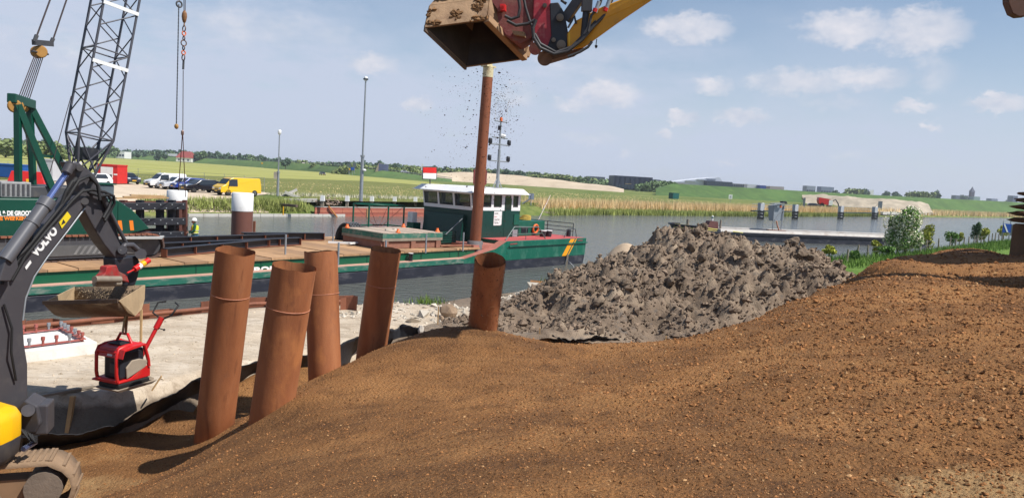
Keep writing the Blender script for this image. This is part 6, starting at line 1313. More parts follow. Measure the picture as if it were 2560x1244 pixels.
# ================================================================== FAR QUAY
def cabin(name,label,x0,x1,yt,yb,mat,dep,parts):
    a=at(x0,yb);b=at(x1,yb+ (x1-x0)*.06);d=(b-a);d.z=0;w=d.length;d.normalize();n_=Vector((-d.y,d.x,0));h=(yb-yt)*a.y/F_PX
    t=thing(name,label,'cabin',a);P=lambda s,f,z:a+d*s+n_*f+Vector((0,0,z))
    wl=part(MB().hexa([P(0,0,.12),P(w,0,.12),P(w,dep,.12),P(0,dep,.12),P(0,0,h),P(w,0,h),P(w,dep,h),P(0,dep,h)]),'cabin_wall',mat,t);part(MB().hexa([P(-.06,-.06,h),P(w+.06,-.06,h),P(w+.06,dep,h),P(-.06,dep,h),P(-.06,-.06,h+.14),P(w+.06,-.06,h+.14),P(w+.06,dep,h+.14),P(-.06,dep,h+.14)]),'cabin_roof',mat,t)
    part(MB().hexa([P(.1,.1,0),P(w-.1,.1,0),P(w-.1,dep,0),P(.1,dep,0),P(.1,.1,.119),P(w-.1,.1,.119),P(w-.1,dep,.119),P(.1,dep,.119)]),'skid',WOODG,t)
    return t,P,w,h,wl,d
t,P,w,h,wl,d=cabin('site_cabin','red site cabin with white shuttered window','240'and 238,293,412,458,RED,2.4,0)
sh=part(MB().hexa([P(w*.25,-.05,h*.3),P(w*.8,-.05,h*.3),P(w*.8,-.004,h*.3),P(w*.25,-.004,h*.3),P(w*.25,-.05,h*.92),P(w*.8,-.05,h*.92),P(w*.8,-.004,h*.92),P(w*.25,-.004,h*.92)]),'window_shutter',WHITE,wl)
for f0,f1 in((.3,.5),(.56,.76)):part(MB().hexa([P(w*f0,-.06,h*.34),P(w*f1,-.06,h*.34),P(w*f1,-.052,h*.34),P(w*f0,-.052,h*.34),P(w*f0,-.06,h*.52),P(w*f1,-.06,h*.52),P(w*f1,-.052,h*.52),P(w*f0,-.052,h*.52)]),'window_pane',GLASS,wl)
part(MB().hexa([P(w*.84,-.02,h*.5),P(w,-.02,h*.5),P(w,-.004,h*.5),P(w*.84,-.004,h*.5),P(w*.84,-.02,h*.58),P(w,-.02,h*.58),P(w,-.004,h*.58),P(w*.84,-.004,h*.58)]),'label_plate',WHITE,wl)
t,P,w,h,wl,d=cabin('site_cabin','white site cabin with a dark slit window beside the grey trailer',132,176,404,452,WHITE,2.4,0)
part(MB().hexa([P(w*.1,-.02,h*.45),P(w*.6,-.02,h*.45),P(w*.6,-.004,h*.45),P(w*.1,-.004,h*.45),P(w*.1,-.02,h*.58),P(w*.6,-.02,h*.58),P(w*.6,-.004,h*.58),P(w*.1,-.004,h*.58)]),'slit_window',GLASS,wl)
t,P,w,h,wl,d=cabin('mobile_canteen','pale grey trailer with rounded shoulders and GEEF lettering',92,131,399,452,M('trailer_grey',c(196,200,206),.4,0,.05),2.3,0)
text('GEEF',P(w*.22,-.02,h*.68),d,Vector((0,0,1)),.28,BLACK,wl,bold=.01,width=w*.45)
part(MB().hexa([P(w*.68,-.03,h*.12),P(w*.92,-.03,h*.12),P(w*.92,-.004,h*.12),P(w*.68,-.004,h*.12),P(w*.68,-.03,h*.36),P(w*.92,-.03,h*.36),P(w*.92,-.004,h*.36),P(w*.68,-.004,h*.36)]),'hatch',STEEL,wl)
cabin('shipping_container','bright blue container cut off by the left edge',-60,46,408,440,M('container_blue',c(26,92,172),.5,0,.1),2.4,0)
a=at(14,463);hh_=(463-426)*a.y/F_PX;rs=thing('red_skip','red trapezoid skip with small yellow plates behind the crane','skip',a)
b=at(112,468);d=(b-a);d.z=0;w=d.length;d.normalize();n_=Vector((-d.y,d.x,0));P=lambda s,f,z:a+d*s+n_*f+Vector((0,0,z))
part(MB().hexa([P(0,0,0),P(w,0,0),P(w,2,0),P(0,2,0),P(.45,.2,hh_),P(w-.45,.2,hh_),P(w-.45,1.8,hh_),P(.45,1.8,hh_)]),'shell',RED,rs);part(MB().hexa([P(w*.52,-.02,hh_*.25),P(w*.62,-.02,hh_*.25),P(w*.62,.1,hh_*.25),P(w*.52,.1,hh_*.25),P(w*.52,-.02,hh_*.5),P(w*.62,-.02,hh_*.5),P(w*.62,.1,hh_*.5),P(w*.52,.1,hh_*.5)]),'yellow_plate',YELLOW,rs)
a=at(72,436);solo(MB().box(a+Vector((0,0,1.2)),(.9,.06,.55)).tube(a,a+Vector((0,0,1.0)),.05,n=6),'site_sign',YELLOW,'small yellow sign board standing between the crane legs','sign')
# wire fence behind the cars
fn=thing('wire_fence','thin grey site fence running behind the parked cars','fence',at(480,452))
pts=[at(x,y) for x,y in((-60,436),(20,438),(80,441),(150,444),(240,446),(300,450),(345,454),(400,458),(455,461),(510,465),(560,469),(610,474),(660,480))]
for p in pts:part(MB().tube(p,p+Vector((0,0,1.9)),.03,n=6),'post',STEEL,fn)
for h_ in(.15,.6,1.0,1.4,1.85):part(MB().path([p+Vector((0,0,h_)) for p in pts],.012,4),'wire',STEEL,fn)
# camera masts
def mast(label,foot,top,joint,r0,extra):
    p=at(*foot);n_=Vector((p.x,p.y,0)).normalized();q=onplane(*top,p,n_);j=onplane(*joint,p,n_)
    q=Vector((p.x,p.y,q.z));j=Vector((p.x,p.y,j.z));t=thing('lamp_mast',label,'mast',p)
    part(MB().tube(p,j,r0,r0*.85,n=8).tube(j-Vector((0,0,.2)),j,r0*1.2,n=8),'lower_pole',STEEL,t);part(MB().tube(j,q,r0*.5,r0*.4,n=8),'upper_pole',STEEL,t)
    part(MB().lathe([(.02,0),(.16,.1),(.2,.3),(.2,.55),(.1,.62)],q,n=12),'head',WHITE,t)
    part(MB().box(p+Vector((-r0-.14,-.1,2.4)),(.3,.3,.8)),'control_box',M('box_beige',c(196,186,168),.6),t) if extra==1 else part(MB().blob(p+Vector((.28,-.1,3.6)),(.22,.2,.16),3,2,.03).tube(p+Vector((0,0,3.6)),p+Vector((.2,-.1,3.6)),.04,n=6),'camera_dome',WHITE,t)
    if extra!=1:part(MB().box(q+Vector((0,0,.3)),(.5,.4,.16)),'lamp_head',BLACK,t)
    return t
mast('short slim grey mast with white head behind the yellow van',(694,490),(698,338),(696,428),.16,1)
mast('tall grey mast with jointed pole left of the wheelhouse',(902,503),(916,205),(905,388),.22,2)
# timber retaining wall: planks
RW=thing('timber_wall','reddish timber plank retaining wall along the far canal bank','wall',G(920,541,0))
PLR=[M('red_plank_a',c(176,100,82),.8,0,.12,2,.15,12),M('red_plank_b',c(190,116,92),.8,0,.12,2,.15,12),M('red_plank_c',c(160,88,72),.8,0,.12,2,.15,12)]
pa,pb=G(786,541,0),G(1090,541,0);nsec=5
for k in range(nsec):
    for r in range(4):
        a=pa.lerp(pb,(k+.004)/nsec);b=pa.lerp(pb,(k+.996)/nsec);z_=.12+.25*r;part(MB().beam(a+Vector((0,0,z_)),b+Vector((0,0,z_)),.14,.242),'plank',PLR[(k*3+r*2)%3],RW)
part(MB().beam(pa+Vector((0,.25,1.06)),pb+Vector((0,.25,1.06)),.5,.06),'capping_rail',CONC,RW)
for k in range(11):
    p=pa.lerp(pb,k/10)+Vector((0,-.05,0));part(MB().box(p+Vector((0,0,-.1)),(.2,.2,.3)),'pile_stub',WOODG,RW)
a=G(824,521,.9)+Vector((0,-.4,0));b=G(848,541,0)+Vector((0,-.5,-.2));solo(MB().beam(a+Vector((0,0,.25)),b,.2,.12),'leaning_plank',M('orange_plank',c(206,140,84),.8),'pale orange plank leaning against the timber wall','plank')
p=G(918,543,0);solo(MB().tube(p-Vector((0,0,.5)),p+Vector((0,-.2,1.0)),.1,n=8),'mooring_stake',WOODP,'pale wooden stake in the water by the green basket','stake')
for k,px in enumerate((804,866,928,985,1037)):
    p=G(px,515,1.2);t=thing('bollard_post','white-capped bollard on the timber wall, number %s counting from the concrete slabs'%('one','two','three','four','five')[k],'bollard',p,'white-capped bollards on the timber wall')
    part(MB().box(p+Vector((0,.3,.25)),(.3,.3,.7)),'post',WOODG,t);part(MB().box(p+Vector((0,.3,.85)),(.46,.46,.6),taper=.78),'white_cap',WHITE,t)
# concrete slabs and rubbish by the quay
for k,(x,y,w_,h_,r,lb) in enumerate(((715,500,2.8,.28,.5,'pale concrete slab tilted up against the others by the mast'),(738,502,2.6,.3,-.35,'pale concrete slab leaning the other way in the slab pile'),(752,507,3.6,.35,.05,'long flat concrete slab lying at the front of the slab pile'),(690,497,2.4,.16,.1,'thin pale slab left of the slab pile'))):
    p=G(x,y,1.3);o=solo(MB().box((0,0,0),(w_,1.2,h_)),'concrete_slab',CONC,lb,'slab','concrete slabs on the quay');o.location=p+Vector((0,0,.25+abs(r)*.8));o.rotation_euler=(0,-r,.3)
for k in range(2):
    a=G(692+3*k,513-4*k,1.1);b=G(742+4*k,517-5*k,1.1);solo(MB().beam(a+Vector((0,0,.1)),b+Vector((0,0,.1)),.4,.25),'dark_timber',M('dark_wood',c(106,88,78),.9,0,.2,2),('front','rear')[k]+' dark timber balk lying before the concrete slabs','timber','timber balks by the slabs')
p=G(818,508,1.4);n=260;q=np.stack([p.x+NR.normal(0,.7,n),p.y+NR.normal(0,.6,n),1.2+np.abs(NR.normal(0,.35,n))],-1);tag(clods('rubble_pile',q,NR.uniform(.06,.16,n),TONE,np.array(c(186,164,146,1))*NR.uniform(.5,1.1,(n,1))),kind='stuff')
p=G(708,530,.8);solo(MB().tube(p-Vector((0,0,.3)),p+Vector((0,0,.55)),.06,n=8),'yellow_marker',YELLOW,'short yellow marker post in the quay grass','marker')
# ================================================================== RIGHT-HAND CANAL THINGS
# moored hopper barge
h0,h1=G(1775,600,0),G(2320,618,0);hu=(h1-h0);hu.z=0;hL=hu.length;hu.normalize();hv=Vector((-hu.y,hu.x,0));hb=thing('hopper_barge','long black barge with pale hatch rim moored beyond the clay heap','barge',h0.lerp(h1,.5))
def hp(u,v,z):return h0+hu*u+hv*v+Vector((0,0,z))
part(MB().hexa([hp(0,0,-.6),hp(hL,0,-.6),hp(hL,5,-.6),hp(0,5,-.6),hp(-.8,0,.98),hp(hL,0,.98),hp(hL,5,.98),hp(-.8,5,.98)]),'hull',HB,hb)
bow=MB();rows=[]
for z_,k in((-.6,.0),(.3,.55),(.98,.85),(1.55,1.0)):
    rows.append([hp(-.8*min(1,max(0,z_+.6)/1.6)-2.6*k*math.sin(math.pi*f),2.5-2.5*math.cos(math.pi*f),z_+(.0 if z_<1 else .0)) for f in np.linspace(0,1,13)])
bow.sheet(rows);part(bow,'bow',HB,hb,fix=True);part(MB().add(rows[2],[tuple(range(13))]),'bow_deck',HB,hb)
part(MB().path([p+Vector((0,0,-.08))-hu*.03 for p in rows[3]]+[],.09,6),'bow_gunwale',BLACK,hb)
for dz in(.25,.55):part(MB().path([rows[3][k]*.5+rows[2][k]*.5+Vector((0,0,dz-.32))-hv*.05 for k in range(0,7)]+[hp(4.2,-.06,.72+dz*.4)],.06,5),'yellow_band',M('pale_yellow_band',c(220,210,110),.6),hb)
part(MB().beam(hp(-.4,-.05,.8),hp(hL,-.05,.8),.12,.14),'rubbing_strake',BLACK,hb);part(MB().hexa([hp(1.5,.25,.98),hp(hL,.25,.98),hp(hL,1.1,.98),hp(1.5,1.1,.98),hp(1.5,.35,1.25),hp(hL,.35,1.25),hp(hL,1.0,1.25),hp(1.5,1.0,1.25)]),'hatch_rim',M('pale_rim',c(214,208,200),.7,0,.1,.6,.1,8,dirt=c(160,140,124),ds=.8,damt=.5),hb)
part(MB().hexa([hp(1.5,4,.98),hp(hL,4,.98),hp(hL,4.8,.98),hp(1.5,4.8,.98),hp(1.5,4,1.25),hp(hL,4,1.25),hp(hL,4.8,1.25),hp(1.5,4.8,1.25)]),'hatch_rim',M('pale_rim'),hb)
part(MB().prism([hp(.3,1.5,.98),hp(2.1,1.5,.98),hp(1.9,1.5,2.0),hp(.9,1.5,2.05)],hv*.8),'winch_house',M('winch_brown',c(112,70,66),.8,0,.2,3),hb);part(MB().tube(hp(-1.6,2.2,1),hp(-1.6,2.2,2.1),.16,n=10),'mooring_bitt',WOODG,hb);part(MB().tube(hp(2.3,1.6,.98),hp(2.35,1.6,2.2),.12,n=8),'mooring_bitt',WOODG,hb)
p=G(1766,533,3.2);p=hp(1.4,1.9,2.05);part(MB().lathe([(.1,0),(.12,.5),(.05,.6)],p,n=10),'lamp_base',WHITE,hb);part(MB().lathe([(.13,.3),(.13,.45)],p,n=10),'green_lens',GREEN,hb)
# steel measuring tower on that barge
def onh(px,py,v):return onplane(px,py,hp(0,v,0),hv)
mt=thing('barge_tower','grey steel cabinet tower with solar panel on the black barge','tower',onh(1945,574,2.5))
q=lambda x,y,v=2.5:onh(x,y,v)
part(MB().prism([q(1933,514),q(1962,511),q(1958,551),q(1934,552)],hv*.9),'cabinet',M('cabinet_grey',c(158,166,174),.45,.2,.1),mt)
for x0,y0,x1,y1 in((1936,515,1931,574),(1961,512,1952,574),(1962,520,1937,550)):
    for v_ in(2.4,3.5):part(MB().tube(q(x0,y0,v_),q(x1,y1,v_),.05,n=6),'leg',STEEL,mt)
part(MB().beam(q(1930,509),q(1956,508),.9,.08),'canopy',STEEL,mt);part(MB().prism([q(1956,503),q(1966,503),q(1969,510),q(1959,510)],hv*.5),'solar_panel',BLACK,mt);part(MB().prism([q(1943,514),q(1948,513.6),q(1948,519),q(1943,519)],-hv*.03),'white_sticker',WHITE,mt);part(MB().prism([q(1949,513.6),q(1954,513.2),q(1954,518.6),q(1949,519)],-hv*.03),'orange_sticker',ORNG,mt);part(MB().prism([q(1958,515),q(1961,515),q(1959,531),q(1957,531)],-hv*.04),'red_strip',M('dull_red_panel'),mt)
part(MB().path([q(1941,552),q(1943,562),q(1947,574)],.08,6),'orange_cable',M('cable_orange',c(214,150,120),.7),mt);part(MB().prism([q(1922,574),q(1966,576),q(1962,580),q(1925,578)],hv*.6),'rust_patch',RUST,mt)
# mooring piles off the far bank
for k,(px,yt,yb,w_) in enumerate(((1900,507,547,17),(1986,511,547,15),(2100,515,547,14),(2185,517,547,14))):
    p=G(px,yb,0);h_=(yb-yt)*p.y/F_PX;r=w_*p.y/F_PX/2
    t=thing('mooring_pile','dark mooring pile with white panel off the reeds, %s of four'%('leftmost','second from left','third from left','rightmost')[k],'mooring pile',p,'mooring piles off the far bank')
    part(MB().lathe([(r*.9,-1),(r*.9,h_)],p,n=14),'pile_core',M('pile_dark',c(80,78,78),.8,0,.2,1),t);part(MB().lathe([(r,h_*.55),(r,h_*.97),(r*.9,h_)],p,n=14),'pile_cap',STEEL,t);part(MB().box(p+Vector((0,-r,h_*.75)),(r*.9,.1,h_*.4)),'white_panel',WHITE,t)
    for f_ in(.15,.35,.52):part(MB().torus(p+Vector((0,0,h_*f_)),(0,0,1),r*1.02,.08,14,6),'hoop',STEEL,t)
    for s_ in(-.6,.6):part(MB().beam(p+Vector((s_*r,-r*.8,-.5)),p+Vector((s_*r,-r*.8,h_*.55)),.3,.3),'rubbing_timber',BLACK,t)
for k,(x0,x1) in enumerate(((1880,1990),(2105,2182))):
    t=thing('catwalk','thin %s walkway with handrail linking two mooring piles'%('left','right')[k],'walkway',G(x0,547,0));a,b=G(x0,546,0),G(x1,546,0)
    for z_,w_,m_ in((1.6,.5,DGREEN),(2.5,.08,STEEL),(3.1,.08,STEEL)):part(MB().beam(a+Vector((0,.8,z_)),b+Vector((0,.8,z_)),w_,.25 if z_<2 else .08),'walk_beam' if z_<2 else 'handrail',m_,t)
# landing stage
t=thing('landing_stage','pale concrete landing stage on the far bank','jetty',G(2250,540,0));a,b=G(2190,540,0),G(2325,541,0)
part(MB().beam(a+Vector((0,2,1.1)),b+Vector((0,2,1.1)),6,.9),'deck',CONC,t);part(MB().beam(a+Vector((2,9,1.9)),G(2290,535,0)+Vector((0,12,1.9)),2,1.2),'upper_wall',CONC,t)
for k in range(7):p=a.lerp(b,.1+.12*k);part(MB().box(p+Vector((0,-.9,.2)),(.8,.4,.8)),'bearing_pile',BLACK,t)
# boards and vehicles behind
for x,y0,y1,w_,lb in((2009,494,522,5,'dark sign board on lattice stand by the parked machines'),(2199,503,526,10,'large dark sign board seen from behind at the landing stage'),(2348,504,518,9,'grey sign board on two posts far along the bank')):
    p=G(x,y1,1.75);h_=(y1-y0)*p.y/F_PX;w=w_*p.y/F_PX;t=thing('sign_board',lb,'sign',p);part(MB().box(p+Vector((0,0,h_*.62)),(w,.15,h_*.75)),'board',M('board_back',c(96,108,116),.6),t)
    for s in(-.4,.4):part(MB().tube(p+Vector((w*s,.1,0)),p+Vector((w*s,.1,h_)),.08,n=6).tube(p+Vector((w*s*2.4,2.5,0)),p+Vector((w*s,.15,h_*.8)),.06,n=6),'strut',STEEL,t)
p=G(2064,519,1.75);mv=thing('red_machine','red and white machine parked on the far bank grass','machine',p)
part(MB().prism([p+Vector((-2.2,0,1.2)),p+Vector((2.2,0,.9)),p+Vector((1.4,0,3.0)),p+Vector((-2.4,0,3.4)),p+Vector((-2.6,0,2.4))],Vector((0,2,0))),'hood',RED,mv,fix=True);part(MB().box(p+Vector((1.6,.9,1.8)),(1.3,1.9,1.8)),'white_cab',WHITE,mv);part(MB().tube(p+Vector((-1.3,0,.8)),p+Vector((-1.3,2,.8)),.8,n=14),'wheel',TYRE,mv);part(MB().tube(p+Vector((1.5,0,.6)),p+Vector((1.5,2,.6)),.6,n=14),'wheel',TYRE,mv);part(MB().path([p+Vector((2.2,1,2.2)),p+Vector((3.6,1,3)),p+Vector((4.6,1,1.6)),p+Vector((5,1,0))],.22,6),'arm',BLACK,mv)
vehicle('parked_car','dark car parked beside the red machine on the far bank','car',G(2036,520,1.75),math.radians(-10),paint('darkcar'),'car',4.6,1.8,1.5,None)
p=G(1684,497,1.75);ct=thing('green_container','dark teal container standing alone on the far grassland','container',p);part(MB().box(p+Vector((0,0,1.0)),(2.6,2.2,1.9),.5),'box',M('container_teal',c(20,92,88),.5,0,.1),ct);part(MB().box(p+Vector((.2,.2,2.0)),(2.7,2.3,.12),.5),'lid',DGREEN,ct)
p=G(1825,508,1.75);nb_=thing('notice_board','small white notice board on a post in the reeds','sign',p);w=9*p.y/F_PX;part(MB().box(p+Vector((0,0,2.0)),(w,.1,w*1.2)),'panel',WHITE,nb_);part(MB().tube(p,p+Vector((0,0,1.5)),.06,n=6),'post',STEEL,nb_);part(MB().box(p+Vector((0,-.07,2.0)),(w*.4,.02,w*.5)),'pictogram',M('picto_grey',c(170,176,180),.6),nb_)
p=G(2371,521,1.75);solo(MB().box(p+Vector((0,0,1.0)),(2.2,.3,1.5),.2).tube(p,p+Vector((0,0,1)),.1,n=6),'yellow_sign',YELLOW,'small yellow board on the right far bank','sign')
p=G(1327,513,1.75);bs=thing('bank_sign','grey sign panel on a slanted post behind the boat stern','sign',p);k=p.y/F_PX;part(MB().box(p+Vector((0,0,22*k)),(13*k,.1,15*k)),'panel',M('sign_grey',c(160,172,188),.5),bs);part(MB().tube(p,p+Vector((0,-.06,30*k)),.07,n=6),'post',STEEL,bs);part(MB().tube(p+Vector((-22*k,0,2*k)),p+Vector((0,0,18*k)),.1,n=6),'brace',STEEL,bs)
a,b=G(1320,536,0),G(1382,538,0);solo(MB().beam(a+Vector((0,.3,.35)),b+Vector((0,.3,.35)),.8,.35),'jetty',WOODG,'low dark jetty at the water edge behind the boat stern','jetty')
# canal information sign on the right
p=G(2512,612,1.5);bs=thing('canal_sign','blue canal sign with white arrow boards beside the right-hand shrub','sign',p);k=p.y/F_PX
part(MB().box(p+Vector((0,0,42*k)),(20*k,.08,22*k)),'blue_panel',M('sign_blue',c(20,80,180),.5),bs);part(MB().prism([p+Vector((-10*k,-.06,52*k)),p+Vector((-6*k,-.06,52*k)),p+Vector((4*k,-.06,32*k)),p+Vector((0,-.06,32*k))],Vector((0,-.01,0))),'white_diagonal',WHITE,bs);part(MB().box(p+Vector((14*k,0,38*k)),(6*k,.1,28*k)),'side_panel',M('board_back'),bs)
for s in(-9,9):part(MB().tube(p+Vector((s*k,.06,0)),p+Vector((s*k,.06,60*k)),.04,n=6),'post',STEEL,bs)
for x_,z_ in((4,64),(14,62)):part(MB().box(p+Vector((x_*k,0,z_*k)),(9*k,.06,7*k)),'arrow_board',WHITE,bs)
# fence on the near right bank
FP_=[(2117,651),(2141,643),(2168,639),(2205,634),(2243,630),(2300,626),(2316,622),(2346,619),(2375,613),(2388,612),(2409,608),(2422,607),(2434,606),(2443,605),(2452,604),(2471,601),(2480,600),(2487,598),(2497,597),(2505,596),(2522,594)]
fe=thing('pasture_fence','old wooden post fence with wire along the right bank','fence',G(2243,630,1.9));last=None;TOP=[]
for i,(px,py) in enumerate(FP_):
    p=G(px,py+4,1.9);h_=(34-16*(px-2117)/400)*p.y/F_PX*R_.uniform(.85,1.1)
    part(MB().tube(p-Vector((0,0,.2)),p+Vector((R_.uniform(-.06,.06),0,h_)),.06,.055,n=7),'post',WOODG,fe);TOP.append(p+Vector((0,0,h_*.85)))
for f_ in(0,-.3):part(MB().path([p+Vector((0,0,f_)) for p in TOP],.008,4),'wire',STEEL,fe)
# ================================================================== VEGETATION
LEAF=M('leaf_green',c(108,142,66,1),.7,0,.2,.8,attr='tone');LEAFD=M('leaf_dark',c(70,100,58,1),.75,0,.2,.8,attr='tone');LEAFO=M('leaf_olive',c(160,164,58,1),.7,0,.2,.8,attr='tone');BLOS=M('blossom',c(238,232,208,1),.7,0,.05,2,attr='tone');BARK=M('bark',c(104,88,72),.9,0,.2,3)
def bush(name,label,cat,p,rad,n,leaf,mat,seed,extra=None,trunk=.5,cl=14):
    t=thing(name,label,cat,p);z=rad[2]+trunk*.4
    mb=MB().path([p-Vector((0,0,.1)),p+Vector((0,0,z*.6)),p+Vector((.1*rad[0],0,z*1.2))],[.07*rad[0]+.02,.05*rad[0]+.015,.01],6)
    for k in range(5):a=k*1.3;mb.path([p+Vector((0,0,z*.4)),p+Vector((math.cos(a)*rad[0]*.5,math.sin(a)*rad[1]*.5,z*.9))],[.03*rad[0]+.01,.008],5)
    part(mb,'trunk',BARK,t)
    Vv,Fq,tn=leafcloud(n,rad,leaf,seed,cl,(p.x,p.y,p.z+z));o=npmesh('crown',Vv,Fq,mat,False,tone=tn);o.parent=t;o.matrix_parent_inverse=WL[t.name].inverted()
    if extra:
        Vv,Fq,tn=leafcloud(extra[0],[r*1.04 for r in rad],extra[1],seed,cl,(p.x,p.y,p.z+z),shell=.95);o=npmesh('blossom',Vv,Fq,BLOS,False,tone=.7+.3*tn/1.35);o.parent=t;o.matrix_parent_inverse=WL[t.name].inverted()
    return t
def onbank(px,py):return G(px,py,1.9)
p=onbank(2262,636);k=p.y/F_PX
bush('hawthorn','large hawthorn in white blossom by the fence','tree',p,(50*k,46*k,56*k),11000,.075,LEAF,5,(7500,.06),.3,34)
for px,py,rx,rz_,m_,lb,sd in((2320,622,22,30,LEAFO,'olive green shrub just right of the hawthorn',6),(2380,612,20,20,LEAF,'bright green leafy shrub between hawthorn and the far fence',7),(2398,610,10,13,LEAFO,'small low shrub right of the bright green one',8),(2440,604,17,26,LEAFD,'taller dark shrub left of the round one on the fence line',9),(2460,602,19,20,LEAFO,'round olive shrub on the fence line',10),(2508,596,17,17,LEAFO,'shrub in front of the blue canal sign',11),(2072,642,18,15,LEAFO,'yellow-green shrub beside the right flank of the clay heap',12),(2190,636,16,16,LEAFO,'yellow-green shrub left of the hawthorn foot',13),(2218,640,22,12,LEAF,'low bramble below the hawthorn',14),(2135,655,12,14,LEAF,'small leafy plant at the first fence post',15)):
    p=onbank(px,py);k=p.y/F_PX;bush('shrub',lb,'shrub',p,(rx*k,rx*k,rz_*k),1500,.06,m_,sd,None,.2,11)
# far trees
protos=[]
HZ=M('far_leaf_a',c(112,134,92,1),.9,0,.2,.1,attr='tone');HZ2=M('far_leaf_b',c(88,112,90,1),.9,0,.2,.1,attr='tone');HZ3=M('far_leaf_c',c(128,142,88,1),.9,0,.2,.1,attr='tone')
for k,(rad,mt_) in enumerate((((4.5,4.5,4.6),HZ),((4.0,4.0,5.2),HZ2),((5.2,5.2,4.2),HZ3),((3.6,3.6,5.6),HZ2))):
    Vv,Fq,tn=leafcloud(900,rad,.62,100+k,12,(0,0,rad[2]+.5),.35);me=npmesh('crown',Vv,Fq,mt_,False,tone=tn);md=me.data;bpy.data.objects.remove(me)
    tr=MB().path([(0,0,-1),(0,0,2.0),(.3,0,rad[2]+1)],[.3,.25,.1],6)
    for a_ in(0,2.1,4.2):tr.path([(0,0,2.6),(math.cos(a_)*rad[0]*.5,math.sin(a_)*rad[1]*.5,rad[2]+2.2)],[.18,.05],5)
    tr=tr.mesh('trunk');tr.materials.append(BARK);protos.append((md,tr,rad[2]*2+.3))
def far_tree(px,ptop,Y,zb,label,group,kind=None,sx=1):
    k=R_.randrange(4) if kind is None else kind;md,tr,hh=protos[k];q=D(px,ptop,Y);t=thing('distant_tree',label,'tree',(q.x,q.y,zb),group,R_.uniform(0,6));s=max(.3,(q.z-zb)/hh);t.scale=(s*sx,s*sx,s)
    for me,nm in((md,'crown'),(tr,'trunk')):
        o=bpy.data.objects.new(nm,me);COL.objects.link(o);o.parent=t
G1='trees in the row behind the highway'
TL=[(0,350),(60,352),(100,348),(160,362),(220,366),(290,366),(330,372),(380,374),(420,372),(460,372),(520,376),(580,384),(640,388),(700,392),(760,400),(840,404),(900,402),(960,402),(1000,406)]
x=-20
while x<1010:
    yt=np.interp(x,[a for a,_ in TL],[b for _,b in TL]);far_tree(x,yt+R_.uniform(-4,9),R_.uniform(760,860) if x<700 else R_.uniform(560,700),1.5,'tree in the uneven tree row behind the highway embankment',G1,R_.choice((1,3,1,0)) if x<700 else R_.choice((0,2,1)),1.15);x+=R_.uniform(11,19)
x=1000
while x<1500:
    yt=np.interp(x,[1000,1050,1100,1200,1300,1400,1500],[406,414,416,416,424,432,442]);far_tree(x,yt+R_.uniform(-2,8),R_.uniform(620,720),1.5,'tree in the wood edge behind the long sand body','trees behind the sand body',R_.choice((0,2,1)),1.3);x+=R_.uniform(10,16)
for x,y,Y,lb in((14,338,300,'tall loose tree at the far left edge'),(40,352,290,'bushy tree second from the left edge'),(78,352,300,'bushy light tree left of the crane legs'),(128,346,310,'tall light tree seen behind the lattice boom foot'),(160,366,300,'low bushy tree behind the crane boom foot')):far_tree(x,y,Y,1.6,lb,None,2,1.4)
# wood mass
def mass(name,pix,Y,hgt,n,size,mat):
    P=[]
    xs=NR.uniform(pix[0][0],pix[-1][0],n);tp=np.interp(xs,[a for a,_ in pix],[b for _,b in pix])
    tp=tp+5*np.abs(vnoise(xs*.09,xs*0,7))*2;f=NR.uniform(0,1,n)**.6
    for a,b,q in zip(xs,tp,f):
        t=D(a,b,Y+float(NR.uniform(-15,15)));P.append((t.x,t.y,1.5+(t.z-1.5)*q))
    P=np.array(P);u=NR.normal(size=(n,3));u/=np.linalg.norm(u,axis=1)[:,None];w=np.cross(u,NR.normal(size=(n,3)));w/=np.linalg.norm(w,axis=1)[:,None];s=size*NR.uniform(.5,1.3,(n,1))
    Vv=np.stack([P-u*s-w*s*.5,P+u*s-w*s*.6,P+u*s*.8+w*s*.6,P-u*s*.9+w*s*.5],1).reshape(-1,3)
    tag(npmesh(name,Vv,np.arange(n*4).reshape(n,4),mat,False,tone=np.repeat(NR.uniform(.55,1.3,n),4)),kind='stuff')
mass('distant_wood',[(-60,358),(0,356),(120,362),(300,374),(450,376),(640,392),(760,403),(900,406),(1000,411)],900,10,7000,1.6,HZ2)
mass('roadside_scrub',[(830,428),(860,414),(900,412),(960,418),(1000,420),(1040,422),(1100,430)],470,5,5200,.75,HZ3)
mass('distant_wood_beyond_the_sand',[(1000,412),(1100,420),(1200,420),(1300,428),(1400,436),(1480,444),(1540,450),(1680,458)],760,10,6000,1.4,HZ)
mass('scrub_between_the_halls',[(1590,462),(1630,452),(1660,450),(1690,455),(1700,464)],520,8,1800,.9,HZ)
mass('scrub_left_of_the_dark_hall',[(1440,454),(1480,452),(1500,450),(1540,454)],640,6,1200,.9,HZ)
for i,(px,pt_,Y,w_,lb) in enumerate(((2130,466,900,1.5,'broad pale tree beyond the dike, left of centre'),(2160,470,900,1.3,'dark round tree next to the broad pale one'),(2090,474,900,1.2,'dark tree beside the low flat building on the dike'),(2215,476,950,1.0,'small round tree alone on the dike crest'),(2245,478,950,1.2,'low dark tree group on the dike crest'),(2278,474,800,.9,'first tree of the pale row on the dike'),(2292,473,800,.9,'second tree of the pale row on the dike'),(2308,474,800,.9,'third tree of the pale row on the dike'),(2324,474,800,.9,'fourth tree of the pale row on the dike'),(2340,474,800,.9,'fifth, greenest tree of the pale row on the dike'),(2406,486,1400,1.2,'tree left of the church tower'),(2418,488,1400,1.2,'tree right at the foot of the church tower'),(2515,498,1300,1.2,'small tree near the grey tower block at the right'))):
    far_tree(px,pt_,Y,3.0,lb,None,2 if i in(0,5,6,7,8) else 1,w_)
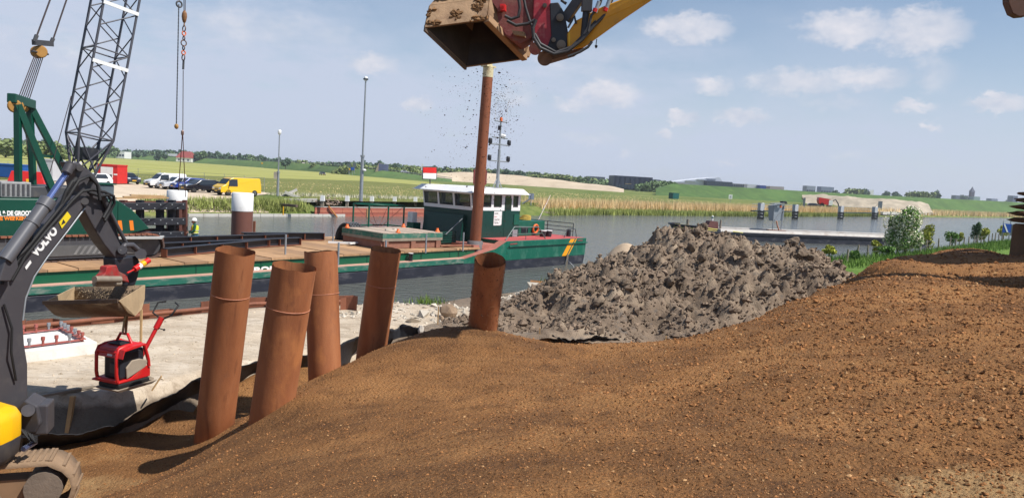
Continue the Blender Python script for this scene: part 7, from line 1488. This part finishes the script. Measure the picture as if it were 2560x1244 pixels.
# ================================================================== FAR BUILDINGS
def building(name,label,x0,x1,yt,yb,Y,mat,dep=14,wins=None,cat='building',roof=None):
    a=D(x0,yb,Y);b=D(x1,yb+(x1-x0)*.0594,Y);zt=D(x0,yt,Y).z;zb=min(a.z,2.0);t=thing(name,label,cat,Vector((a.x,a.y,zb)));w=b.x-a.x
    wl=part(MB().box(((a.x+b.x)/2,Y+dep/2,(zt+zb)/2),(w,dep,zt-zb)),'wall',mat,t)
    if roof:part(MB().box(((a.x+b.x)/2,Y+dep/2,zt+.2),(w+.6,dep+.6,.4)),'roof_edge',roof,t)
    if wins:
        n,z0,z1,m_=wins
        for k in range(n):part(MB().box((a.x+w*(k+.5)/n,Y-.06,(z0+z1)/2),(w/n*.7,.14,z1-z0)),'window',m_,wl)
    return t,a,w,zt,zb
GL=M('far_glass',c(70,82,100),.2,0,.1)
NAVY=M('navy_cladding',c(44,54,80),.55,0,.08,.2)
t,a,w,zt,zb=building('warehouse','dark blue warehouse hall with long blank upper wall',1533,1630,438,466,560,NAVY,30,None)
part(MB().box((a.x+w*.5,559.8,zb+2.4),(w*.9,.3,2.6)),'glazed_strip',GL,t);part(MB().box((a.x+w*.38,559.7,zb+4.3),(w*.16,.3,.35)),'sign_strip',M('sign_tan',c(170,150,110),.6),t)
for k in range(12):part(MB().box((a.x+w*(.06+.08*k),559.6,zb+2.4),(.15,.3,2.6)),'mullion',NAVY,t)
for k in range(8):part(MB().box((a.x+w*(k+.5)/8,559.75,(zt+zb)/2+2.2),(.1,.3,5.0)),'cladding_joint',M('joint_dark',c(30,38,60),.6),t)
# white sports hall with rising roof
zb=4.0;Yh=640;pr=[D(x,y,Yh) for x,y in((1680,463),(1680,456),(1720,450),(1770,445),(1798,443),(1808,455),(1860,462),(1860,468))]
wh_=thing('sports_hall','long white hall with curved rising roof on the dike','building',Vector((pr[0].x,Yh,zb)))
part(MB().prism([Vector((p.x,Yh,max(p.z,zb))) for p in pr[:6]]+[Vector((pr[5].x,Yh,zb-2)),Vector((pr[0].x,Yh,zb-2))],Vector((0,40,0))),'wall',M('hall_white',c(222,226,234),.5,0,.04,.3),wh_,fix=True)
for k,(x,y) in enumerate(((1700,456),(1726,452.5),(1755,449.5),(1778,447.5))):p=D(x,y,Yh-.6);part(MB().box(p,(8,1,1.0)),'roof_step',M('hall_grey',c(176,184,198),.5),wh_)
q0,q1=D(1766,452,Yh-8),D(1832,457,Yh-8);t=thing('glass_annex','dark glazed two-storey annex in front of the white hall','building',q0)
part(MB().box(((q0.x+q1.x)/2,Yh-3,q0.z-1.9),(q1.x-q0.x,9,4.2)),'wall',M('annex_dark',c(62,70,90),.4),t)
for k in range(10):part(MB().box((q0.x+(q1.x-q0.x)*(k+.5)/10,Yh-7.6,q0.z-1.9),((q1.x-q0.x)/16,.3,3.4)),'window',GL,t)
q0,q1=D(1830,458,Yh-6),D(1862,461,Yh-6);t=thing('annex_wing','low grey wing at the right end of the glazed annex','building',q0);part(MB().box(((q0.x+q1.x)/2,Yh-1,q0.z-1.6),(q1.x-q0.x,8,3.0)),'wall',M('wing_grey',c(130,130,136),.6),t)
for k in range(6):part(MB().box((q0.x+(q1.x-q0.x)*(k+.5)/6,Yh-5.1,q0.z-1.5),(1.0,.3,1.8)),'window',GL,t)
for nm,lb,x0,x1,yt,yb,Y,m_,wn in(('low_building','row of low pale units far left of the dark hall',1420,1466,447,455,700,M('unit_pale',c(176,186,200),.6),(8,2.5,4.5,GL)),('low_building','flat dark building with white sign behind the trees',1468,1512,440,452,760,M('unit_dark',c(86,96,108),.6),(6,5,7,GL)),('low_building','small grey hall right of the dark warehouse',1630,1650,448,462,600,M('unit_grey',c(120,128,144),.6),None),
   ('pavilion','white pavilion roofs right of the sports hall',1868,1900,460,467,700,M('pavilion_white',c(220,222,226),.6),(5,5,7,GL)),('kiosk','small blue kiosk on the dike beside the pavilion',1900,1915,463,468,690,M('kiosk_blue',c(40,70,150),.6),None),('low_building','scattered low sheds on the dike crest',1925,1960,465,471,760,M('shed_mix',c(170,160,160),.6),(5,7,8,GL)),
   ('office_block','square office block on the horizon above the dike',2016,2038,464,478,980,M('office_grey',c(150,158,176),.6),(4,9,13,GL)),('office_block','wide office block right of the square one',2052,2084,466,480,980,M('office_blue',c(130,142,166),.6),(5,9,13,GL)),('white_house','small white house beyond the trees on the dike',2172,2184,474,482,900,WHITE,None),
   ('grey_block','grey apartment block left of the church',2389,2400,488,497,1350,M('block_grey',c(104,116,136),.6),(3,9,12,GL)),('church_hall','pale green roofed hall right of the church tower',2434,2450,491,499,1380,M('roof_verdigris',c(150,176,170),.6),None),('low_block','low town building between church and right edge',2478,2494,496,502,1300,M('block_pale',c(150,160,180),.6),(3,6,8,GL)),('tower_block','grey tower block near the right edge',2531,2543,489,506,1250,M('tower_grey',c(104,116,138),.6),(3,7,15,GL)),
   ('farmhouse','small white farmhouse among the left tree row',290,311,378,387,780,WHITE,(3,4,6,GL))):
    building(nm,lb,x0,x1,yt,yb,Y,m_,14,wn)
# church
p=D(2428,497,1400);zt=D(2428,466,1400).z;ch=thing('church_tower','brick church tower with pointed spire on the horizon','church',Vector((p.x,p.y,2)));zs=D(2428,480,1400).z
part(MB().box((p.x,p.y,(zs+2)/2),(6.5,6.5,zs-2)),'tower',M('church_brick',c(92,78,92),.8),ch);part(MB().add([(p.x-3.6,p.y-3.6,zs),(p.x+3.6,p.y-3.6,zs),(p.x+3.6,p.y+3.6,zs),(p.x-3.6,p.y+3.6,zs),(p.x,p.y,zt)],[(0,1,4),(1,2,4),(2,3,4),(3,0,4),(3,2,1,0)]),'spire',M('slate',c(74,78,100),.6),ch)
for s in(-3,3):
    for u_ in(-3,3):part(MB().add([(p.x+s-.6,p.y+u_-.6,zs),(p.x+s+.6,p.y+u_-.6,zs),(p.x+s+.6,p.y+u_+.6,zs),(p.x+s-.6,p.y+u_+.6,zs),(p.x+s,p.y+u_,zs+4)],[(0,1,4),(1,2,4),(2,3,4),(3,0,4)]),'pinnacle',M('slate'),ch)
part(MB().box((p.x,p.y-3.3,zs-4),(2,.2,4)),'belfry_window',GL,ch)
# farm with big red roof and the gabled house by the road
def gable(name,label,x0,x1,yridge,yeave,ybase,Y,wallm,roofm,dep=12,hip=.25):
    a=D(x0,yeave,Y);b=D(x1,yeave,Y);zr=D((x0+x1)/2,yridge,Y).z;ze=a.z;zb=min(D(x0,ybase,Y).z,2.2);w=b.x-a.x;t=thing(name,label,'house',Vector((a.x,Y,zb)))
    wl=part(MB().box((a.x+w/2,Y+dep/2,(ze+zb)/2),(w,dep,ze-zb)),'wall',wallm,t);P=[(a.x-.5,Y-.5,ze),(b.x+.5,Y-.5,ze),(b.x+.5,Y+dep+.5,ze),(a.x-.5,Y+dep+.5,ze),(a.x+w*hip,Y+dep/2,zr),(b.x-w*hip,Y+dep/2,zr)]
    part(MB().add(P,[(0,1,5,4),(1,2,5),(2,3,4,5),(3,0,4),(3,2,1,0)]),'roof',roofm,t)
    for k in range(3):part(MB().box((a.x+w*(.2+.3*k),Y-.05,(ze+zb)/2),(w*.1,.12,(ze-zb)*.4)),'window',GL,wl)
    return t
gable('farmhouse','farm with broad red tiled roof behind the highway lorry',440,478,378,393,399,760,WHITE,M('red_tiles',c(150,72,66),.8,0,.1,.2),14,.15)
p=D(966,427,430);t=thing('gabled_house','pale gabled house with blue slate roof among the scrub','house',Vector((p.x,430,2)));zt=D(950,408,430).z;xw=D(946,425,430).x;x0=D(934,425,430).x;x1=D(966,427,430).x;zb=2.0
part(MB().prism([(x0,430,zb),(xw,430,zb),(xw,430,zt)],Vector((0,9,0))),'gable_wall',M('pale_brick',c(190,170,148),.8),t,fix=True);part(MB().prism([(xw,430.2,zt-.1),(x1,432,zt-.6),(x1,431,zt-5.4),(xw,429.9,zt-5.2)],Vector((.0,5,0))),'roof',M('slate_blue',c(74,82,112),.5),t,fix=True);part(MB().box(((xw+x1)/2,434,(zb+zt-5.4)/2),(x1-xw,6,zt-5.4-zb)),'wall',M('pale_brick'),t)
gable('cottage','small white cottage among trees right of the slim mast',752,768,406,411,416,640,WHITE,M('cottage_roof',c(190,180,170),.8),8,.1)
# road signs by the highway
for x,yt,yb,w_,m_,lb in((872,408,424,7,M('board_back'),'left grey matrix board seen from behind by the highway'),(886,408,424,8,M('board_back'),'right grey matrix board by the highway'),(881,418,430,9,M('sign_blue'),'blue direction sign beside the grey matrix boards'),(874,421,427,4,YELLOW,'small yellow sign under the left matrix board'),(655,406,412,4,YELLOW,'yellow roadside sign on the highway left of the slim mast'),(66,368,376,5,M('sign_blue'),'small blue sign by the highway far left'),(1055,410,436,5,WHITE,'white gantry post left of the red and white board')):
    p=D(x,yb,400 if x>700 and x<1000 else 420 if x>1000 else 640);k=p.y/F_PX;t=thing('road_sign',lb,'sign',p);zt=D(x,yt,p.y).z
    part(MB().box((p.x,p.y,zt-(yb-yt)*k*.3),(w_*k,.3,(yb-yt)*k*.62)),'panel',m_,t);part(MB().tube(p-Vector((0,0,2)),Vector((p.x,p.y+.2,zt)),.12,n=6),'post',STEEL,t)

# ================================================================== HAZE
hz=M('air');hz.node_tree.nodes.clear();_N=hz.node_tree.nodes.new;_o=_N('ShaderNodeOutputMaterial');_v=_N('ShaderNodeVolumePrincipled');_v.inputs['Color'].default_value=(.86,.92,1,1);_v.inputs['Density'].default_value=.00016;_v.inputs['Anisotropy'].default_value=.2
hz.node_tree.links.new(_v.outputs[0],_o.inputs['Volume'])
tag(part(MB().box((0,2000,14),(9600,8200,34)),'haze',hz),kind='stuff')
